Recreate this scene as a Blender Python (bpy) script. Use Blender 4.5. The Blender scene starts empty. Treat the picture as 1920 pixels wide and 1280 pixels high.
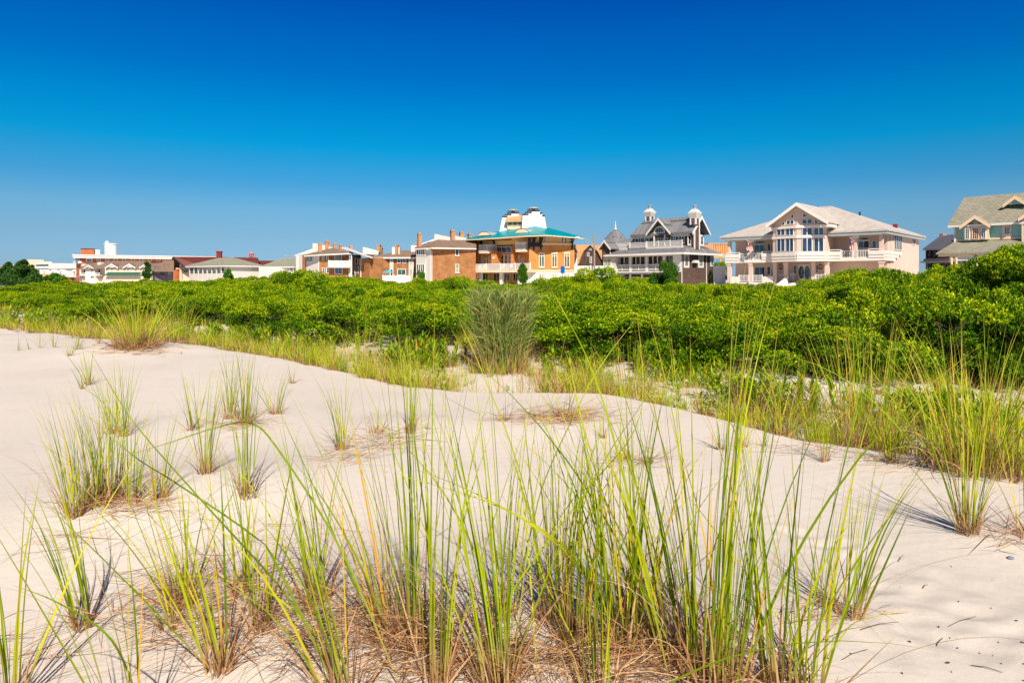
import bpy, math, random
import numpy as np
from mathutils import Vector

C = bpy.context.scene.collection
R = math.radians
# ---------------------------------------------------------------- camera, sky, sun, exposure
EYE = 1.5          # eye height over the sand
HY = 525.0         # the horizon's row in the 1920 x 1280 photograph
FO = 1280.0        # focal length in those pixels (24 mm)
cam_d = bpy.data.cameras.new("camera"); cam = bpy.data.objects.new("camera", cam_d); C.objects.link(cam)
cam.location = (0, 0, EYE); cam.rotation_euler = (R(90), 0, 0)
cam_d.lens = 24.0; cam_d.sensor_width = 36.0
cam_d.shift_y = -(640 - HY) / 1920.0
cam_d.clip_start = 0.05; cam_d.clip_end = 9000
bpy.context.scene.camera = cam

SUN_EL, SUN_AZ = R(41), R(168)          # azimuth clockwise from +Y: the sun stands behind the camera, slightly right
sd = Vector((math.sin(SUN_AZ) * math.cos(SUN_EL), math.cos(SUN_AZ) * math.cos(SUN_EL), math.sin(SUN_EL)))
sun_d = bpy.data.lights.new("sun", 'SUN'); sun = bpy.data.objects.new("sun", sun_d); C.objects.link(sun)
sun_d.energy = 5.0; sun_d.angle = R(0.5); sun_d.color = (1.0, 0.91, 0.78)
sun.rotation_euler = sd.to_track_quat('Z', 'Y').to_euler()

world = bpy.data.worlds.new("World"); bpy.context.scene.world = world; world.use_nodes = True
nt = world.node_tree; nt.nodes.clear()
sky = nt.nodes.new('ShaderNodeTexSky'); sky.sky_type = 'NISHITA'; sky.sun_disc = False
sky.sun_elevation = SUN_EL; sky.sun_rotation = SUN_AZ; sky.air_density = 1.0; sky.dust_density = 0.3; sky.ozone_density = 2.0
tc = nt.nodes.new('ShaderNodeTexCoord'); sx = nt.nodes.new('ShaderNodeSeparateXYZ')
rp = nt.nodes.new('ShaderNodeValToRGB')
nt.links.new(tc.outputs['Generated'], sx.inputs[0]); nt.links.new(sx.outputs['Z'], rp.inputs[0])
SKYRAMP = [(0.0, (.285, .45, .82)), (.02, (.24, .405, .71)), (.066, (.245, .40, .585)), (.097, (.23, .44, .605)), (.135, (.105, .425, .635)), (.166, (.04, .458, .673)), (.185, (.006, .485, .715)),
           (.232, (0, .443, .739)), (.281, (0, .348, .736)), (.332, (0, .304, .745)), (.379, (0, .241, .723)), (.48, (.02, .16, .5)), (.7, (.06, .12, .32)), (1.0, (.08, .13, .3))]
el = rp.color_ramp.elements
while len(el) < len(SKYRAMP): el.new(0.5)
for e, (p, c) in zip(el, SKYRAMP): e.position = p; e.color = (*c, 1)
mx = nt.nodes.new('ShaderNodeMix'); mx.data_type = 'RGBA'; mx.blend_type = 'MULTIPLY'; mx.inputs[0].default_value = 1.0
mx.clamp_result = False
bg = nt.nodes.new('ShaderNodeBackground'); bg.inputs['Strength'].default_value = 0.1026
wo = nt.nodes.new('ShaderNodeOutputWorld')
nt.links.new(sky.outputs[0], mx.inputs[6]); nt.links.new(rp.outputs[0], mx.inputs[7])
nt.links.new(mx.outputs[2], bg.inputs['Color']); nt.links.new(bg.outputs[0], wo.inputs[0])
sc = bpy.context.scene
sc.view_settings.view_transform = 'Standard'; sc.view_settings.look = 'None'
sc.view_settings.exposure = 0.45; sc.view_settings.gamma = 1.0; sc.view_settings.use_curve_mapping = False
sc.cycles.max_bounces = 6; sc.cycles.diffuse_bounces = 3; sc.cycles.glossy_bounces = 2
sc.cycles.transmission_bounces = 4; sc.cycles.transparent_max_bounces = 6

# ---------------------------------------------------------------- materials
def newmat(name, col=(.5, .5, .5), rough=.7, spec=.3, metal=0.0):
    m = bpy.data.materials.new(name); m.use_nodes = True
    b = m.node_tree.nodes['Principled BSDF']
    b.inputs['Base Color'].default_value = (*col, 1); b.inputs['Roughness'].default_value = rough
    b.inputs['Specular IOR Level'].default_value = spec; b.inputs['Metallic'].default_value = metal
    return m, m.node_tree, b
def node(t, kind, **kw):
    n = t.nodes.new(kind)
    for k, v in kw.items(): setattr(n, k, v)
    return n
def ramp(t, stops):
    r = t.nodes.new('ShaderNodeValToRGB'); e = r.color_ramp.elements
    while len(e) < len(stops): e.new(.5)
    for q, (p, c) in zip(e, stops): q.position = p; q.color = (*c, 1) if len(c) == 3 else c
    return r
def vary(name, col, rough=.7, amt=.12, scale=1.2, spec=.3, bump=0.0):
    """paint or stucco with faint uneven weathering"""
    m, t, b = newmat(name, col, rough, spec)
    tx = node(t, 'ShaderNodeTexCoord'); n = node(t, 'ShaderNodeTexNoise'); n.inputs['Scale'].default_value = scale; n.inputs['Detail'].default_value = 6
    t.links.new(tx.outputs['Object'], n.inputs['Vector'])
    r = ramp(t, [(.3, tuple(c * (1 - amt) for c in col)), (.7, tuple(min(1, c * (1 + amt * .5)) for c in col))])
    t.links.new(n.outputs[0], r.inputs[0]); t.links.new(r.outputs[0], b.inputs['Base Color'])
    if bump:
        n2 = node(t, 'ShaderNodeTexNoise'); n2.inputs['Scale'].default_value = 30
        bp = node(t, 'ShaderNodeBump'); bp.inputs['Strength'].default_value = bump; bp.inputs['Distance'].default_value = .02
        t.links.new(tx.outputs['Object'], n2.inputs['Vector']); t.links.new(n2.outputs[0], bp.inputs['Height']); t.links.new(bp.outputs[0], b.inputs['Normal'])
    return m
def bricks(name, c1, c2, mortar, w, h, msize, rough=.85, bump=.5, offset=.5, noise=.25):
    """courses of brick, shingle or clapboard laid out in metres on the UVs"""
    m, t, b = newmat(name, c1, rough, .2)
    uv = node(t, 'ShaderNodeTexCoord')
    br = node(t, 'ShaderNodeTexBrick'); br.offset = offset
    for k, v in (('Scale', 1), ('Brick Width', w), ('Row Height', h), ('Mortar Size', msize), ('Mortar Smooth', .1), ('Bias', 0)):
        br.inputs[k].default_value = v
    br.inputs['Color1'].default_value = (*c1, 1); br.inputs['Color2'].default_value = (*c2, 1); br.inputs['Mortar'].default_value = (*mortar, 1)
    t.links.new(uv.outputs['UV'], br.inputs['Vector'])
    n = node(t, 'ShaderNodeTexNoise'); n.inputs['Scale'].default_value = .9; n.inputs['Detail'].default_value = 8; n.inputs['Roughness'].default_value = .7
    t.links.new(uv.outputs['UV'], n.inputs['Vector'])
    r = ramp(t, [(.3, (1 - noise,) * 3), (.7, (1 + noise * .6,) * 3)])
    t.links.new(n.outputs[0], r.inputs[0])
    mm = node(t, 'ShaderNodeMix', data_type='RGBA', blend_type='MULTIPLY'); mm.inputs[0].default_value = 1
    t.links.new(br.outputs['Color'], mm.inputs[6]); t.links.new(r.outputs[0], mm.inputs[7]); t.links.new(mm.outputs[2], b.inputs['Base Color'])
    bp = node(t, 'ShaderNodeBump'); bp.invert = True; bp.inputs['Strength'].default_value = bump; bp.inputs['Distance'].default_value = .03
    t.links.new(br.outputs['Fac'], bp.inputs['Height']); t.links.new(bp.outputs[0], b.inputs['Normal'])
    return m
def glass(name, col=(.012, .03, .075), rough=.05, ior=1.9):
    """window glass before a dark room, with uneven panes and curtains behind"""
    m, t, b = newmat(name, col, rough, .6); b.inputs['IOR'].default_value = ior
    tx = node(t, 'ShaderNodeTexCoord'); n = node(t, 'ShaderNodeTexNoise'); n.inputs['Scale'].default_value = .8; n.inputs['Detail'].default_value = 2
    t.links.new(tx.outputs['Object'], n.inputs['Vector'])
    r = ramp(t, [(.35, tuple(c * .6 for c in col)), (.7, tuple(min(1, c * 1.8) for c in col))])
    t.links.new(n.outputs[0], r.inputs[0]); t.links.new(r.outputs[0], b.inputs['Base Color'])
    n2 = node(t, 'ShaderNodeTexNoise'); n2.inputs['Scale'].default_value = .5
    bp = node(t, 'ShaderNodeBump'); bp.inputs['Strength'].default_value = .15; bp.inputs['Distance'].default_value = .2
    t.links.new(tx.outputs['Object'], n2.inputs['Vector']); t.links.new(n2.outputs[0], bp.inputs['Height']); t.links.new(bp.outputs[0], b.inputs['Normal'])
    return m
M = {}
M['white'] = vary('white_paint', (.72, .69, .64), .5, .05)
M['offwhite'] = vary('off_white_paint', (.60, .565, .50), .6, .06)
M['cream'] = vary('cream_stucco', (.74, .60, .45), .85, .07)
M['pink'] = vary('pink_stucco', (.67, .49, .40), .9, .08, .7, bump=.2)
M['pinkband'] = vary('pale_band_paint', (.80, .71, .62), .6, .05)
M['orange'] = bricks('orange_brick', (.66, .27, .065), (.58, .225, .05), (.55, .30, .12), .24, .08, .008)
M['redbrick'] = bricks('red_brown_brick', (.34, .125, .035), (.45, .18, .055), (.38, .22, .11), .22, .075, .01, noise=.4)
M['hotelbrick'] = bricks('hotel_brick', (.44, .10, .035), (.50, .14, .05), (.4, .2, .1), .4, .15, .01)
M['shingle_wall'] = bricks('cedar_shingle', (.12, .072, .055), (.19, .125, .10), (.05, .032, .028), .16, .17, .012, noise=.35)
M['greyroof'] = bricks('grey_roof_shingle', (.17, .165, .175), (.24, .235, .24), (.10, .10, .105), .35, .16, .012, noise=.3, bump=.6)
M['paleroof'] = bricks('pale_roof_shingle', (.50, .44, .38), (.58, .52, .46), (.34, .30, .27), .35, .16, .012, noise=.18)
M['brownroof'] = bricks('brown_roof_shingle', (.25, .165, .11), (.31, .21, .145), (.15, .10, .07), .35, .16, .012, noise=.25)
M['greenroof'] = bricks('green_grey_roof', (.27, .27, .19), (.33, .33, .24), (.2, .2, .15), .35, .18, .012, noise=.2)
M['oliveroof'] = bricks('olive_roof_shingle', (.28, .255, .185), (.35, .325, .245), (.17, .155, .11), .4, .16, .014, noise=.18)
M['redroof'] = vary('red_metal_roof', (.15, .035, .024), .6, .15)
M['darkroof'] = bricks('charcoal_roof', (.075, .075, .095), (.11, .11, .13), (.05, .05, .06), .35, .16, .012, noise=.2)
M['orangeroof'] = bricks('new_cedar_roof', (.58, .27, .10), (.64, .33, .14), (.4, .2, .1), .3, .2, .012)
M['teal'] = bricks('teal_roof_tile', (.0, .42, .42), (.0, .36, .38), (.0, .17, .19), .22, 5.0, .035, rough=.35, offset=0, bump=1.0)
M['greensiding'] = bricks('green_clapboard', (.36, .62, .54), (.38, .64, .56), (.17, .36, .31), 6, .15, .016, noise=.06)
M['whitesiding'] = bricks('white_clapboard', (.62, .58, .51), (.65, .61, .54), (.42, .40, .36), 6, .2, .014, noise=.05)
M['greywood'] = bricks('weathered_boards', (.19, .155, .165), (.25, .21, .22), (.08, .07, .07), 3, .2, .02, noise=.3)
M['lumber'] = vary('fresh_lumber', (.68, .34, .12), .8, .15)
M['palewood'] = vary('sheathing_board', (.62, .50, .38), .8, .15)
M['dark'] = vary('black_metal', (.02, .022, .03), .5, .2)
M['greytrim'] = vary('blue_grey_gutter', (.36, .40, .40), .5, .06)
M['greencanvas'] = vary('green_awning', (.03, .11, .07), .8, .1)
M['peach'] = vary('peach_trim', (.80, .57, .38), .6, .05)
M['yellow'] = vary('yellow_stucco', (.72, .50, .20), .85, .08)
M['copper'] = vary('copper_sheet', (.60, .34, .17), .45, .15, 2)
M['chimneyred'] = vary('dark_red_paint', (.23, .02, .02), .7, .15)
M['chimneybrick'] = bricks('chimney_brick', (.52, .19, .06), (.58, .24, .09), (.5, .33, .2), .22, .08, .01)
M['towerwhite'] = vary('water_tank_paint', (.66, .76, .77), .5, .05, .1)
M['signblue'] = vary('blue_sign_face', (.0, .17, .60), .5, .04)
M['turquoise'] = vary('turquoise_canvas', (.03, .45, .55), .7, .06)
M['umborange'] = vary('orange_canvas', (.85, .28, .06), .8, .1)
M['wood_pole'] = vary('weathered_pole', (.33, .24, .17), .9, .25, 3)
M['metal'] = vary('galvanised_metal', (.30, .32, .33), .4, .1)
M['redpaint'] = vary('flag_red', (.62, .03, .05), .8, .05)
M['navy'] = vary('flag_blue', (.02, .03, .2), .8, .05)
M['glass'] = glass('window_glass')
M['glassdark'] = glass('window_glass_dark', (.012, .016, .022), .1, 1.6)
M['glassgreen'] = glass('window_glass_green', (.03, .09, .075), .1, 1.6)
M['curtain'] = glass('curtained_glass', (.26, .27, .20), .3, 1.5)
M['bark'] = vary('grey_bark', (.13, .10, .075), .9, .3, 8)

# tile pattern of white blocks with small green squares
def tile_mat():
    m, t, b = newmat('white_and_green_tile', (.8, .78, .7), .5)
    uv = node(t, 'ShaderNodeTexCoord'); mp = node(t, 'ShaderNodeMapping'); mp.inputs['Scale'].default_value = (2.6, 2.6, 1)
    t.links.new(uv.outputs['UV'], mp.inputs[0])
    fr = node(t, 'ShaderNodeVectorMath', operation='FRACTION'); t.links.new(mp.outputs[0], fr.inputs[0])
    sp = node(t, 'ShaderNodeSeparateXYZ'); t.links.new(fr.outputs[0], sp.inputs[0])
    a = node(t, 'ShaderNodeMath', operation='LESS_THAN'); a.inputs[1].default_value = .42
    c = node(t, 'ShaderNodeMath', operation='LESS_THAN'); c.inputs[1].default_value = .42
    t.links.new(sp.outputs[0], a.inputs[0]); t.links.new(sp.outputs[1], c.inputs[0])
    mu = node(t, 'ShaderNodeMath', operation='MULTIPLY'); t.links.new(a.outputs[0], mu.inputs[0]); t.links.new(c.outputs[0], mu.inputs[1])
    mxx = node(t, 'ShaderNodeMix', data_type='RGBA'); mxx.inputs[6].default_value = (.78, .74, .62, 1); mxx.inputs[7].default_value = (.10, .30, .22, 1)
    t.links.new(mu.outputs[0], mxx.inputs[0]); t.links.new(mxx.outputs[2], b.inputs['Base Color'])
    return m
M['tile'] = tile_mat()

def leafmat(name, stops, rough=.35, spec=.5, trans=.25, attr='tone', t_attr=None, t_stops=None):
    """stops run over the per-leaf tone value; t_stops mix in along the blade (base .. tip)"""
    m, t, b = newmat(name, stops[0][1], rough, spec)
    at = node(t, 'ShaderNodeAttribute', attribute_name=attr); r = ramp(t, stops); t.links.new(at.outputs['Fac'], r.inputs[0])
    out = r.outputs[0]
    if t_stops:
        at2 = node(t, 'ShaderNodeAttribute', attribute_name='t'); r2 = ramp(t, t_stops); t.links.new(at2.outputs['Fac'], r2.inputs[0])
        mm = node(t, 'ShaderNodeMix', data_type='RGBA'); t.links.new(r2.outputs['Alpha'], mm.inputs[0])
        t.links.new(out, mm.inputs[6]); t.links.new(r2.outputs[0], mm.inputs[7]); out = mm.outputs[2]
    t.links.new(out, b.inputs['Base Color'])
    if trans:
        tr = node(t, 'ShaderNodeBsdfTranslucent'); t.links.new(out, tr.inputs['Color'])
        ms = node(t, 'ShaderNodeMixShader'); ms.inputs[0].default_value = trans
        o = t.nodes['Material Output']; t.links.new(b.outputs[0], ms.inputs[1]); t.links.new(tr.outputs[0], ms.inputs[2]); t.links.new(ms.outputs[0], o.inputs[0])
    return m
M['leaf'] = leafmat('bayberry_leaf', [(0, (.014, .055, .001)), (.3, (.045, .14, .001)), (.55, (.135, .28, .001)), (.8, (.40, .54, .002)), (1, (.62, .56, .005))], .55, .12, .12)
M['leafdeep'] = leafmat('deep_green_leaf', [(0, (.025, .10, .004)), (.5, (.06, .18, .005)), (1, (.15, .30, .008))], .5, .25, .2)
M['needle'] = leafmat('pine_needle', [(0, (.02, .07, .012)), (.5, (.04, .12, .015)), (1, (.10, .20, .02))], .5, .3, .15)
M['herb'] = leafmat('goldenrod_leaf', [(0, (.11, .23, .004)), (.6, (.27, .42, .008)), (.92, (.50, .52, .01)), (1, (.50, .18, .02))], .55, .2, .3)
BASE_TAN = [(0, (.55, .30, .13, 1)), (.10, (.45, .30, .10, .8)), (.24, (.3, .4, .05, 0)), (.72, (.5, .6, .1, 0)), (.93, (.62, .50, .07, .75)), (1, (.62, .36, .12, 1))]
M['blade'] = leafmat('beach_grass_blade', [(0, (.11, .20, .002)), (.35, (.24, .335, .004)), (.68, (.42, .475, .006)), (.93, (.62, .54, .015)), (1, (.75, .36, .02))], .55, .12, .3, t_stops=BASE_TAN)
M['bladefar'] = leafmat('hollow_grass_blade', [(0, (.17, .29, .004)), (.35, (.38, .50, .008)), (.65, (.60, .60, .015)), (.85, (.60, .42, .06)), (1, (.58, .30, .10))], .55, .2, .25, t_stops=BASE_TAN)
M['greyblade'] = leafmat('grey_green_blade', [(0, (.06, .10, .015)), (.4, (.19, .28, .06)), (.72, (.40, .48, .12)), (1, (.58, .40, .14))], .6, .1, .15)
M['straw'] = leafmat('dead_straw', [(0, (.12, .05, .02)), (.45, (.34, .165, .07)), (.8, (.54, .31, .14)), (1, (.68, .46, .25))], .7, .2, .1)

def sand_mat():
    m, t, b = newmat('dune_sand', (.6, .5, .4), .95, .15)
    tx = node(t, 'ShaderNodeTexCoord')
    def noise(s, d=6, r=.55):
        n = node(t, 'ShaderNodeTexNoise'); n.inputs['Scale'].default_value = s; n.inputs['Detail'].default_value = d; n.inputs['Roughness'].default_value = r
        t.links.new(tx.outputs['Object'], n.inputs['Vector']); return n
    big, grain, fine = noise(.5, 5), noise(180, 3, .7), noise(14, 6)
    r = ramp(t, [(.3, (.61, .54, .465)), (.7, (.665, .60, .525))]); t.links.new(big.outputs[0], r.inputs[0])
    r2 = ramp(t, [(.3, (.86, .84, .82)), (.45, (1, 1, 1)), (.75, (1.05, 1.05, 1.05))]); t.links.new(grain.outputs[0], r2.inputs[0])
    mm = node(t, 'ShaderNodeMix', data_type='RGBA', blend_type='MULTIPLY'); mm.inputs[0].default_value = 1
    t.links.new(r.outputs[0], mm.inputs[6]); t.links.new(r2.outputs[0], mm.inputs[7])
    dirty = noise(1.7, 9, .68); r3 = ramp(t, [(.53, (1, 1, 1)), (.66, (.945, .935, .925)), (.78, (.86, .84, .82))]); t.links.new(dirty.outputs[0], r3.inputs[0])
    m3 = node(t, 'ShaderNodeMix', data_type='RGBA', blend_type='MULTIPLY'); m3.inputs[0].default_value = 1
    t.links.new(mm.outputs[2], m3.inputs[6]); t.links.new(r3.outputs[0], m3.inputs[7]); t.links.new(m3.outputs[2], b.inputs['Base Color'])
    # wind ripples: stretched, distorted waves
    wv = node(t, 'ShaderNodeTexWave'); wv.inputs['Scale'].default_value = 2.2; wv.inputs['Distortion'].default_value = 7; wv.inputs['Detail'].default_value = 3; wv.inputs['Detail Scale'].default_value = .8
    mp = node(t, 'ShaderNodeMapping'); mp.inputs['Rotation'].default_value = (0, 0, R(62)); t.links.new(tx.outputs['Object'], mp.inputs[0]); t.links.new(mp.outputs[0], wv.inputs['Vector'])
    a1 = node(t, 'ShaderNodeMath', operation='MULTIPLY'); a1.inputs[1].default_value = .035; t.links.new(wv.outputs['Fac'], a1.inputs[0])
    a2 = node(t, 'ShaderNodeMath', operation='MULTIPLY_ADD'); a2.inputs[1].default_value = .32; t.links.new(fine.outputs[0], a2.inputs[0]); t.links.new(a1.outputs[0], a2.inputs[2])
    a3 = node(t, 'ShaderNodeMath', operation='MULTIPLY_ADD'); a3.inputs[1].default_value = .12; t.links.new(grain.outputs[0], a3.inputs[0]); t.links.new(a2.outputs[0], a3.inputs[2])
    bp = node(t, 'ShaderNodeBump'); bp.inputs['Strength'].default_value = .5; bp.inputs['Distance'].default_value = .035
    t.links.new(a3.outputs[0], bp.inputs['Height']); t.links.new(bp.outputs[0], b.inputs['Normal'])
    return m
M['sand'] = sand_mat()

# ---------------------------------------------------------------- object helpers
def tagit(o, label=None, cat=None, group=None, kind=None):
    if label: o['label'] = label
    if cat: o['category'] = cat
    if group: o['group'] = group
    if kind: o['kind'] = kind
    return o
def thing(name, label, cat, loc=(0, 0, 0), group=None):
    o = bpy.data.objects.new(name, None); C.objects.link(o); o.location = loc; o.empty_display_size = .3
    return tagit(o, label, cat, group)
def top(o):
    while o.parent: o = o.parent
    return o
def auto_uv(me):
    n = len(me.polygons)
    if not n: return
    co = np.empty(len(me.vertices) * 3, 'f'); me.vertices.foreach_get('co', co); co = co.reshape(-1, 3)
    no = np.empty(n * 3, 'f'); me.polygons.foreach_get('normal', no); no = no.reshape(-1, 3)
    ls = np.empty(n, 'i'); me.polygons.foreach_get('loop_total', ls)
    lv = np.empty(len(me.loops), 'i'); me.loops.foreach_get('vertex_index', lv)
    nl = np.repeat(no, ls, axis=0); p = co[lv]
    h = np.hypot(nl[:, 0], nl[:, 1]); flat = h < .05; hs = np.where(flat, 1, h)
    tx, ty = np.where(flat, 1, -nl[:, 1] / hs), np.where(flat, 0, nl[:, 0] / hs)
    u = p[:, 0] * tx + p[:, 1] * ty
    sx_, sy_, sz_ = ty * nl[:, 2], -tx * nl[:, 2], h       # up the slope
    sx_ = np.where(flat, 0, sx_); sy_ = np.where(flat, 1, sy_)
    v = p[:, 0] * sx_ + p[:, 1] * sy_ + p[:, 2] * sz_
    uvl = me.uv_layers.new(name='UVMap'); uvl.data.foreach_set('uv', np.stack([u, v], 1).astype('f').ravel())
class MB:
    """collects shapes and links them as ONE mesh object"""
    def __init__(s): s.v = []; s.f = []
    def add(s, vs, fs):
        k = len(s.v); s.v += [tuple(v) for v in vs]; s.f += [tuple(i + k for i in f) for f in fs]; return s
    def hexa(s, p): return s.add(p, [(0, 3, 2, 1), (4, 5, 6, 7), (0, 1, 5, 4), (1, 2, 6, 5), (2, 3, 7, 6), (3, 0, 4, 7)])
    def box(s, fr, u0, u1, v0, v1, z0, z1):
        return s.hexa([fr.pt(u0, v0, z0), fr.pt(u1, v0, z0), fr.pt(u1, v1, z0), fr.pt(u0, v1, z0), fr.pt(u0, v0, z1), fr.pt(u1, v0, z1), fr.pt(u1, v1, z1), fr.pt(u0, v1, z1)])
    def taper(s, fr, a, za, b, zb):
        (u0, u1, v0, v1), (a0, a1, b0, b1) = a, b
        return s.hexa([fr.pt(u0, v0, za), fr.pt(u1, v0, za), fr.pt(u1, v1, za), fr.pt(u0, v1, za), fr.pt(a0, b0, zb), fr.pt(a1, b0, zb), fr.pt(a1, b1, zb), fr.pt(a0, b1, zb)])
    def prism(s, fr, uz, v0, v1):
        """polygon in the wall plane (u, z) pushed from v0 back to v1"""
        n = len(uz); vs = [fr.pt(u, v0, z) for u, z in uz] + [fr.pt(u, v1, z) for u, z in uz]
        return s.add(vs, [tuple(range(n)), tuple(range(2 * n - 1, n - 1, -1))] + [((i + 1) % n, i, i + n, (i + 1) % n + n) for i in range(n)])
    def plan(s, pts, z0, z1):
        n = len(pts); vs = [(p[0], p[1], z0) for p in pts] + [(p[0], p[1], z1) for p in pts]
        return s.add(vs, [tuple(range(n - 1, -1, -1)), tuple(range(n, 2 * n))] + [(i, (i + 1) % n, (i + 1) % n + n, i + n) for i in range(n)])
    def roof(s, vs, fs, t=.18):
        """upper faces given; boundary dropped by t"""
        n = len(vs); e = {}
        for f in fs:
            for i in range(len(f)): e[(f[i], f[(i + 1) % len(f)])] = 1
        al = [tuple(v) for v in vs] + [(v[0], v[1], v[2] - t) for v in vs]
        fc = [tuple(f) for f in fs] + [tuple(i + n for i in reversed(f)) for f in fs]
        for (a, b) in e:
            if (b, a) not in e: fc.append((b, a, a + n, b + n))
        return s.add(al, fc)
    def tube(s, pts, r, n=6, r1=None):
        pts = [Vector(p) for p in pts]; k = len(pts); vs = []; r1 = r if r1 is None else r1
        for i, p in enumerate(pts):
            d = (pts[min(i + 1, k - 1)] - pts[max(i - 1, 0)]).normalized()
            a = d.cross(Vector((0, 0, 1))); a = a.normalized() if a.length > 1e-3 else Vector((1, 0, 0)); b = d.cross(a)
            rr = r + (r1 - r) * i / max(1, k - 1)
            vs += [p + (a * math.cos(2 * math.pi * j / n) + b * math.sin(2 * math.pi * j / n)) * rr for j in range(n)]
        fs = [(i * n + j, i * n + (j + 1) % n, (i + 1) * n + (j + 1) % n, (i + 1) * n + j) for i in range(k - 1) for j in range(n)]
        return s.add(vs, fs + [tuple(range(n - 1, -1, -1)), tuple(range((k - 1) * n, k * n))])
    def lathe(s, c, prof, n=20):
        vs = [(c[0] + r * math.cos(2 * math.pi * j / n), c[1] + r * math.sin(2 * math.pi * j / n), z) for r, z in prof for j in range(n)]
        k = len(prof)
        fs = [(i * n + j, i * n + (j + 1) % n, (i + 1) * n + (j + 1) % n, (i + 1) * n + j) for i in range(k - 1) for j in range(n)]
        return s.add(vs, fs + [tuple(range(n - 1, -1, -1)), tuple(range((k - 1) * n, k * n))])
    def build(s, name, mat, parent=None, fix=True):
        me = bpy.data.meshes.new(name)
        off = top(parent).location if parent else Vector((0, 0, 0))
        me.from_pydata([(a[0] - off[0], a[1] - off[1], a[2] - off[2]) for a in s.v], [], s.f)
        if fix:
            import bmesh
            bm = bmesh.new(); bm.from_mesh(me); bmesh.ops.recalc_face_normals(bm, faces=bm.faces); bm.to_mesh(me); bm.free()
        auto_uv(me)
        me.materials.append(M[mat] if isinstance(mat, str) else mat)
        o = bpy.data.objects.new(name, me); C.objects.link(o)
        if parent: o.parent = parent
        return o
def PT(px, py, D): return Vector(((px - 960) / FO * D, D, EYE + (HY - py) / FO * D))
def XY(px, D): return Vector(((px - 960) / FO * D, D))

# numpy mesh for foliage and grass
def npmesh(name, verts, faces, mat, tone=None, t=None, smooth=False):
    me = bpy.data.meshes.new(name); nv, nf, k = len(verts), len(faces), faces.shape[1]
    me.vertices.add(nv); me.vertices.foreach_set('co', verts.astype('f').ravel())
    me.loops.add(nf * k); me.loops.foreach_set('vertex_index', faces.astype('i').ravel())
    me.polygons.add(nf); me.polygons.foreach_set('loop_start', np.arange(0, nf * k, k, dtype='i'))
    me.polygons.foreach_set('use_smooth', np.full(nf, smooth))
    for nm, a in (('tone', tone), ('t', t)):
        if a is not None:
            at = me.attributes.new(nm, 'FLOAT', 'POINT'); at.data.foreach_set('value', a.astype('f'))
    me.update(); me.validate(); me.materials.append(M[mat]); return me
def link(name, me, parent=None, loc=None):
    o = bpy.data.objects.new(name, me); C.objects.link(o)
    if parent: o.parent = parent
    if loc is not None: o.location = loc
    return o
# ---------------------------------------------------------------- the ground
CREST_PX = [(0, 615), (150, 632), (300, 642), (460, 660), (600, 690), (750, 722), (850, 735), (1000, 737), (1130, 742), (1280, 770), (1435, 808), (1520, 829), (1624, 842), (1760, 864), (1920, 891)]
cx = np.array([(px - 960) / FO * (EYE * FO / (py - HY)) for px, py in CREST_PX])
cy = np.array([EYE * FO / (py - HY) for px, py in CREST_PX])
cx = np.concatenate([[-120, -40], cx, [8, 40]]); cy = np.concatenate([[60, 31], cy, [4.6, 4.0]])
HUMP = [(760, 812, .09, .45), (620, 900, .07, .6), (200, 960, .08, .7), (330, 940, .06, .6), (1040, 800, .07, .5), (470, 945, .05, .4), (280, 655, .12, .9),
        (1180, 880, .05, .5), (760, 1200, .07, .6), (520, 1150, .06, .5), (1250, 1230, .06, .6), (1820, 1000, .05, .35), (100, 1240, -.04, .6), (1000, 1000, -.04, .7), (1650, 1000, -.03, .6), (420, 800, .05, .6)]
PRINTS = [(1560, 1010), (1610, 1040), (1690, 1060), (1640, 1100), (1730, 1120), (1790, 1090), (1820, 1150), (1700, 1180), (1880, 1120), (1760, 1210), (1850, 1230), (1650, 1230), (1500, 990), (1900, 1190)]
HUMPS = [((px - 960) / FO * (EYE * FO / (py - HY)), EYE * FO / (py - HY), h, s) for px, py, h, s in HUMP]
def sstep(a, b, x): t = np.clip((x - a) / (b - a), 0, 1); return t * t * (3 - 2 * t)
def gz(x, y):
    x = np.asarray(x, float); y = np.asarray(y, float)
    yc = np.interp(x, cx, cy); t = y - yc
    fade = 1 / (1 + (y / 60) ** 2)
    drop = .30 * sstep(0.0, 1.3, t) - .22 * sstep(2.0, 7.0, t)
    z = -drop
    z = z + .035 * np.sin(x * .9 + .6 * np.sin(y * .5)) * np.sin(y * .75 + .8 * np.sin(x * .4)) * fade
    z = z + (t > 0) * .06 * np.sin(x * 2.1 + y * .7) * np.sin(y * 1.7 - x * .6) * fade * np.clip(t, 0, 1)
    for hx, hy, h, s in HUMPS: z = z + h * np.exp(-((x - hx) ** 2 + (y - hy) ** 2) / (2 * s * s))
    for i, (px, py) in enumerate(PRINTS):                 # soft old footprints
        D = EYE * FO / (py - HY); X = (px - 960) / FO * D; dx, dy = x - X, y - D; c, s = math.cos(i), math.sin(i); a, b = dx * c + dy * s, dy * c - dx * s
        q = (a / .13) ** 2 + (b / .07) ** 2; z = z - .012 * np.exp(-q) + .006 * np.exp(-(np.sqrt(q) - 1.5) ** 2 * 4)
    z = z + .55 * sstep(30, 75, y)                      # the land rises a little towards the houses
    return z
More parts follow.
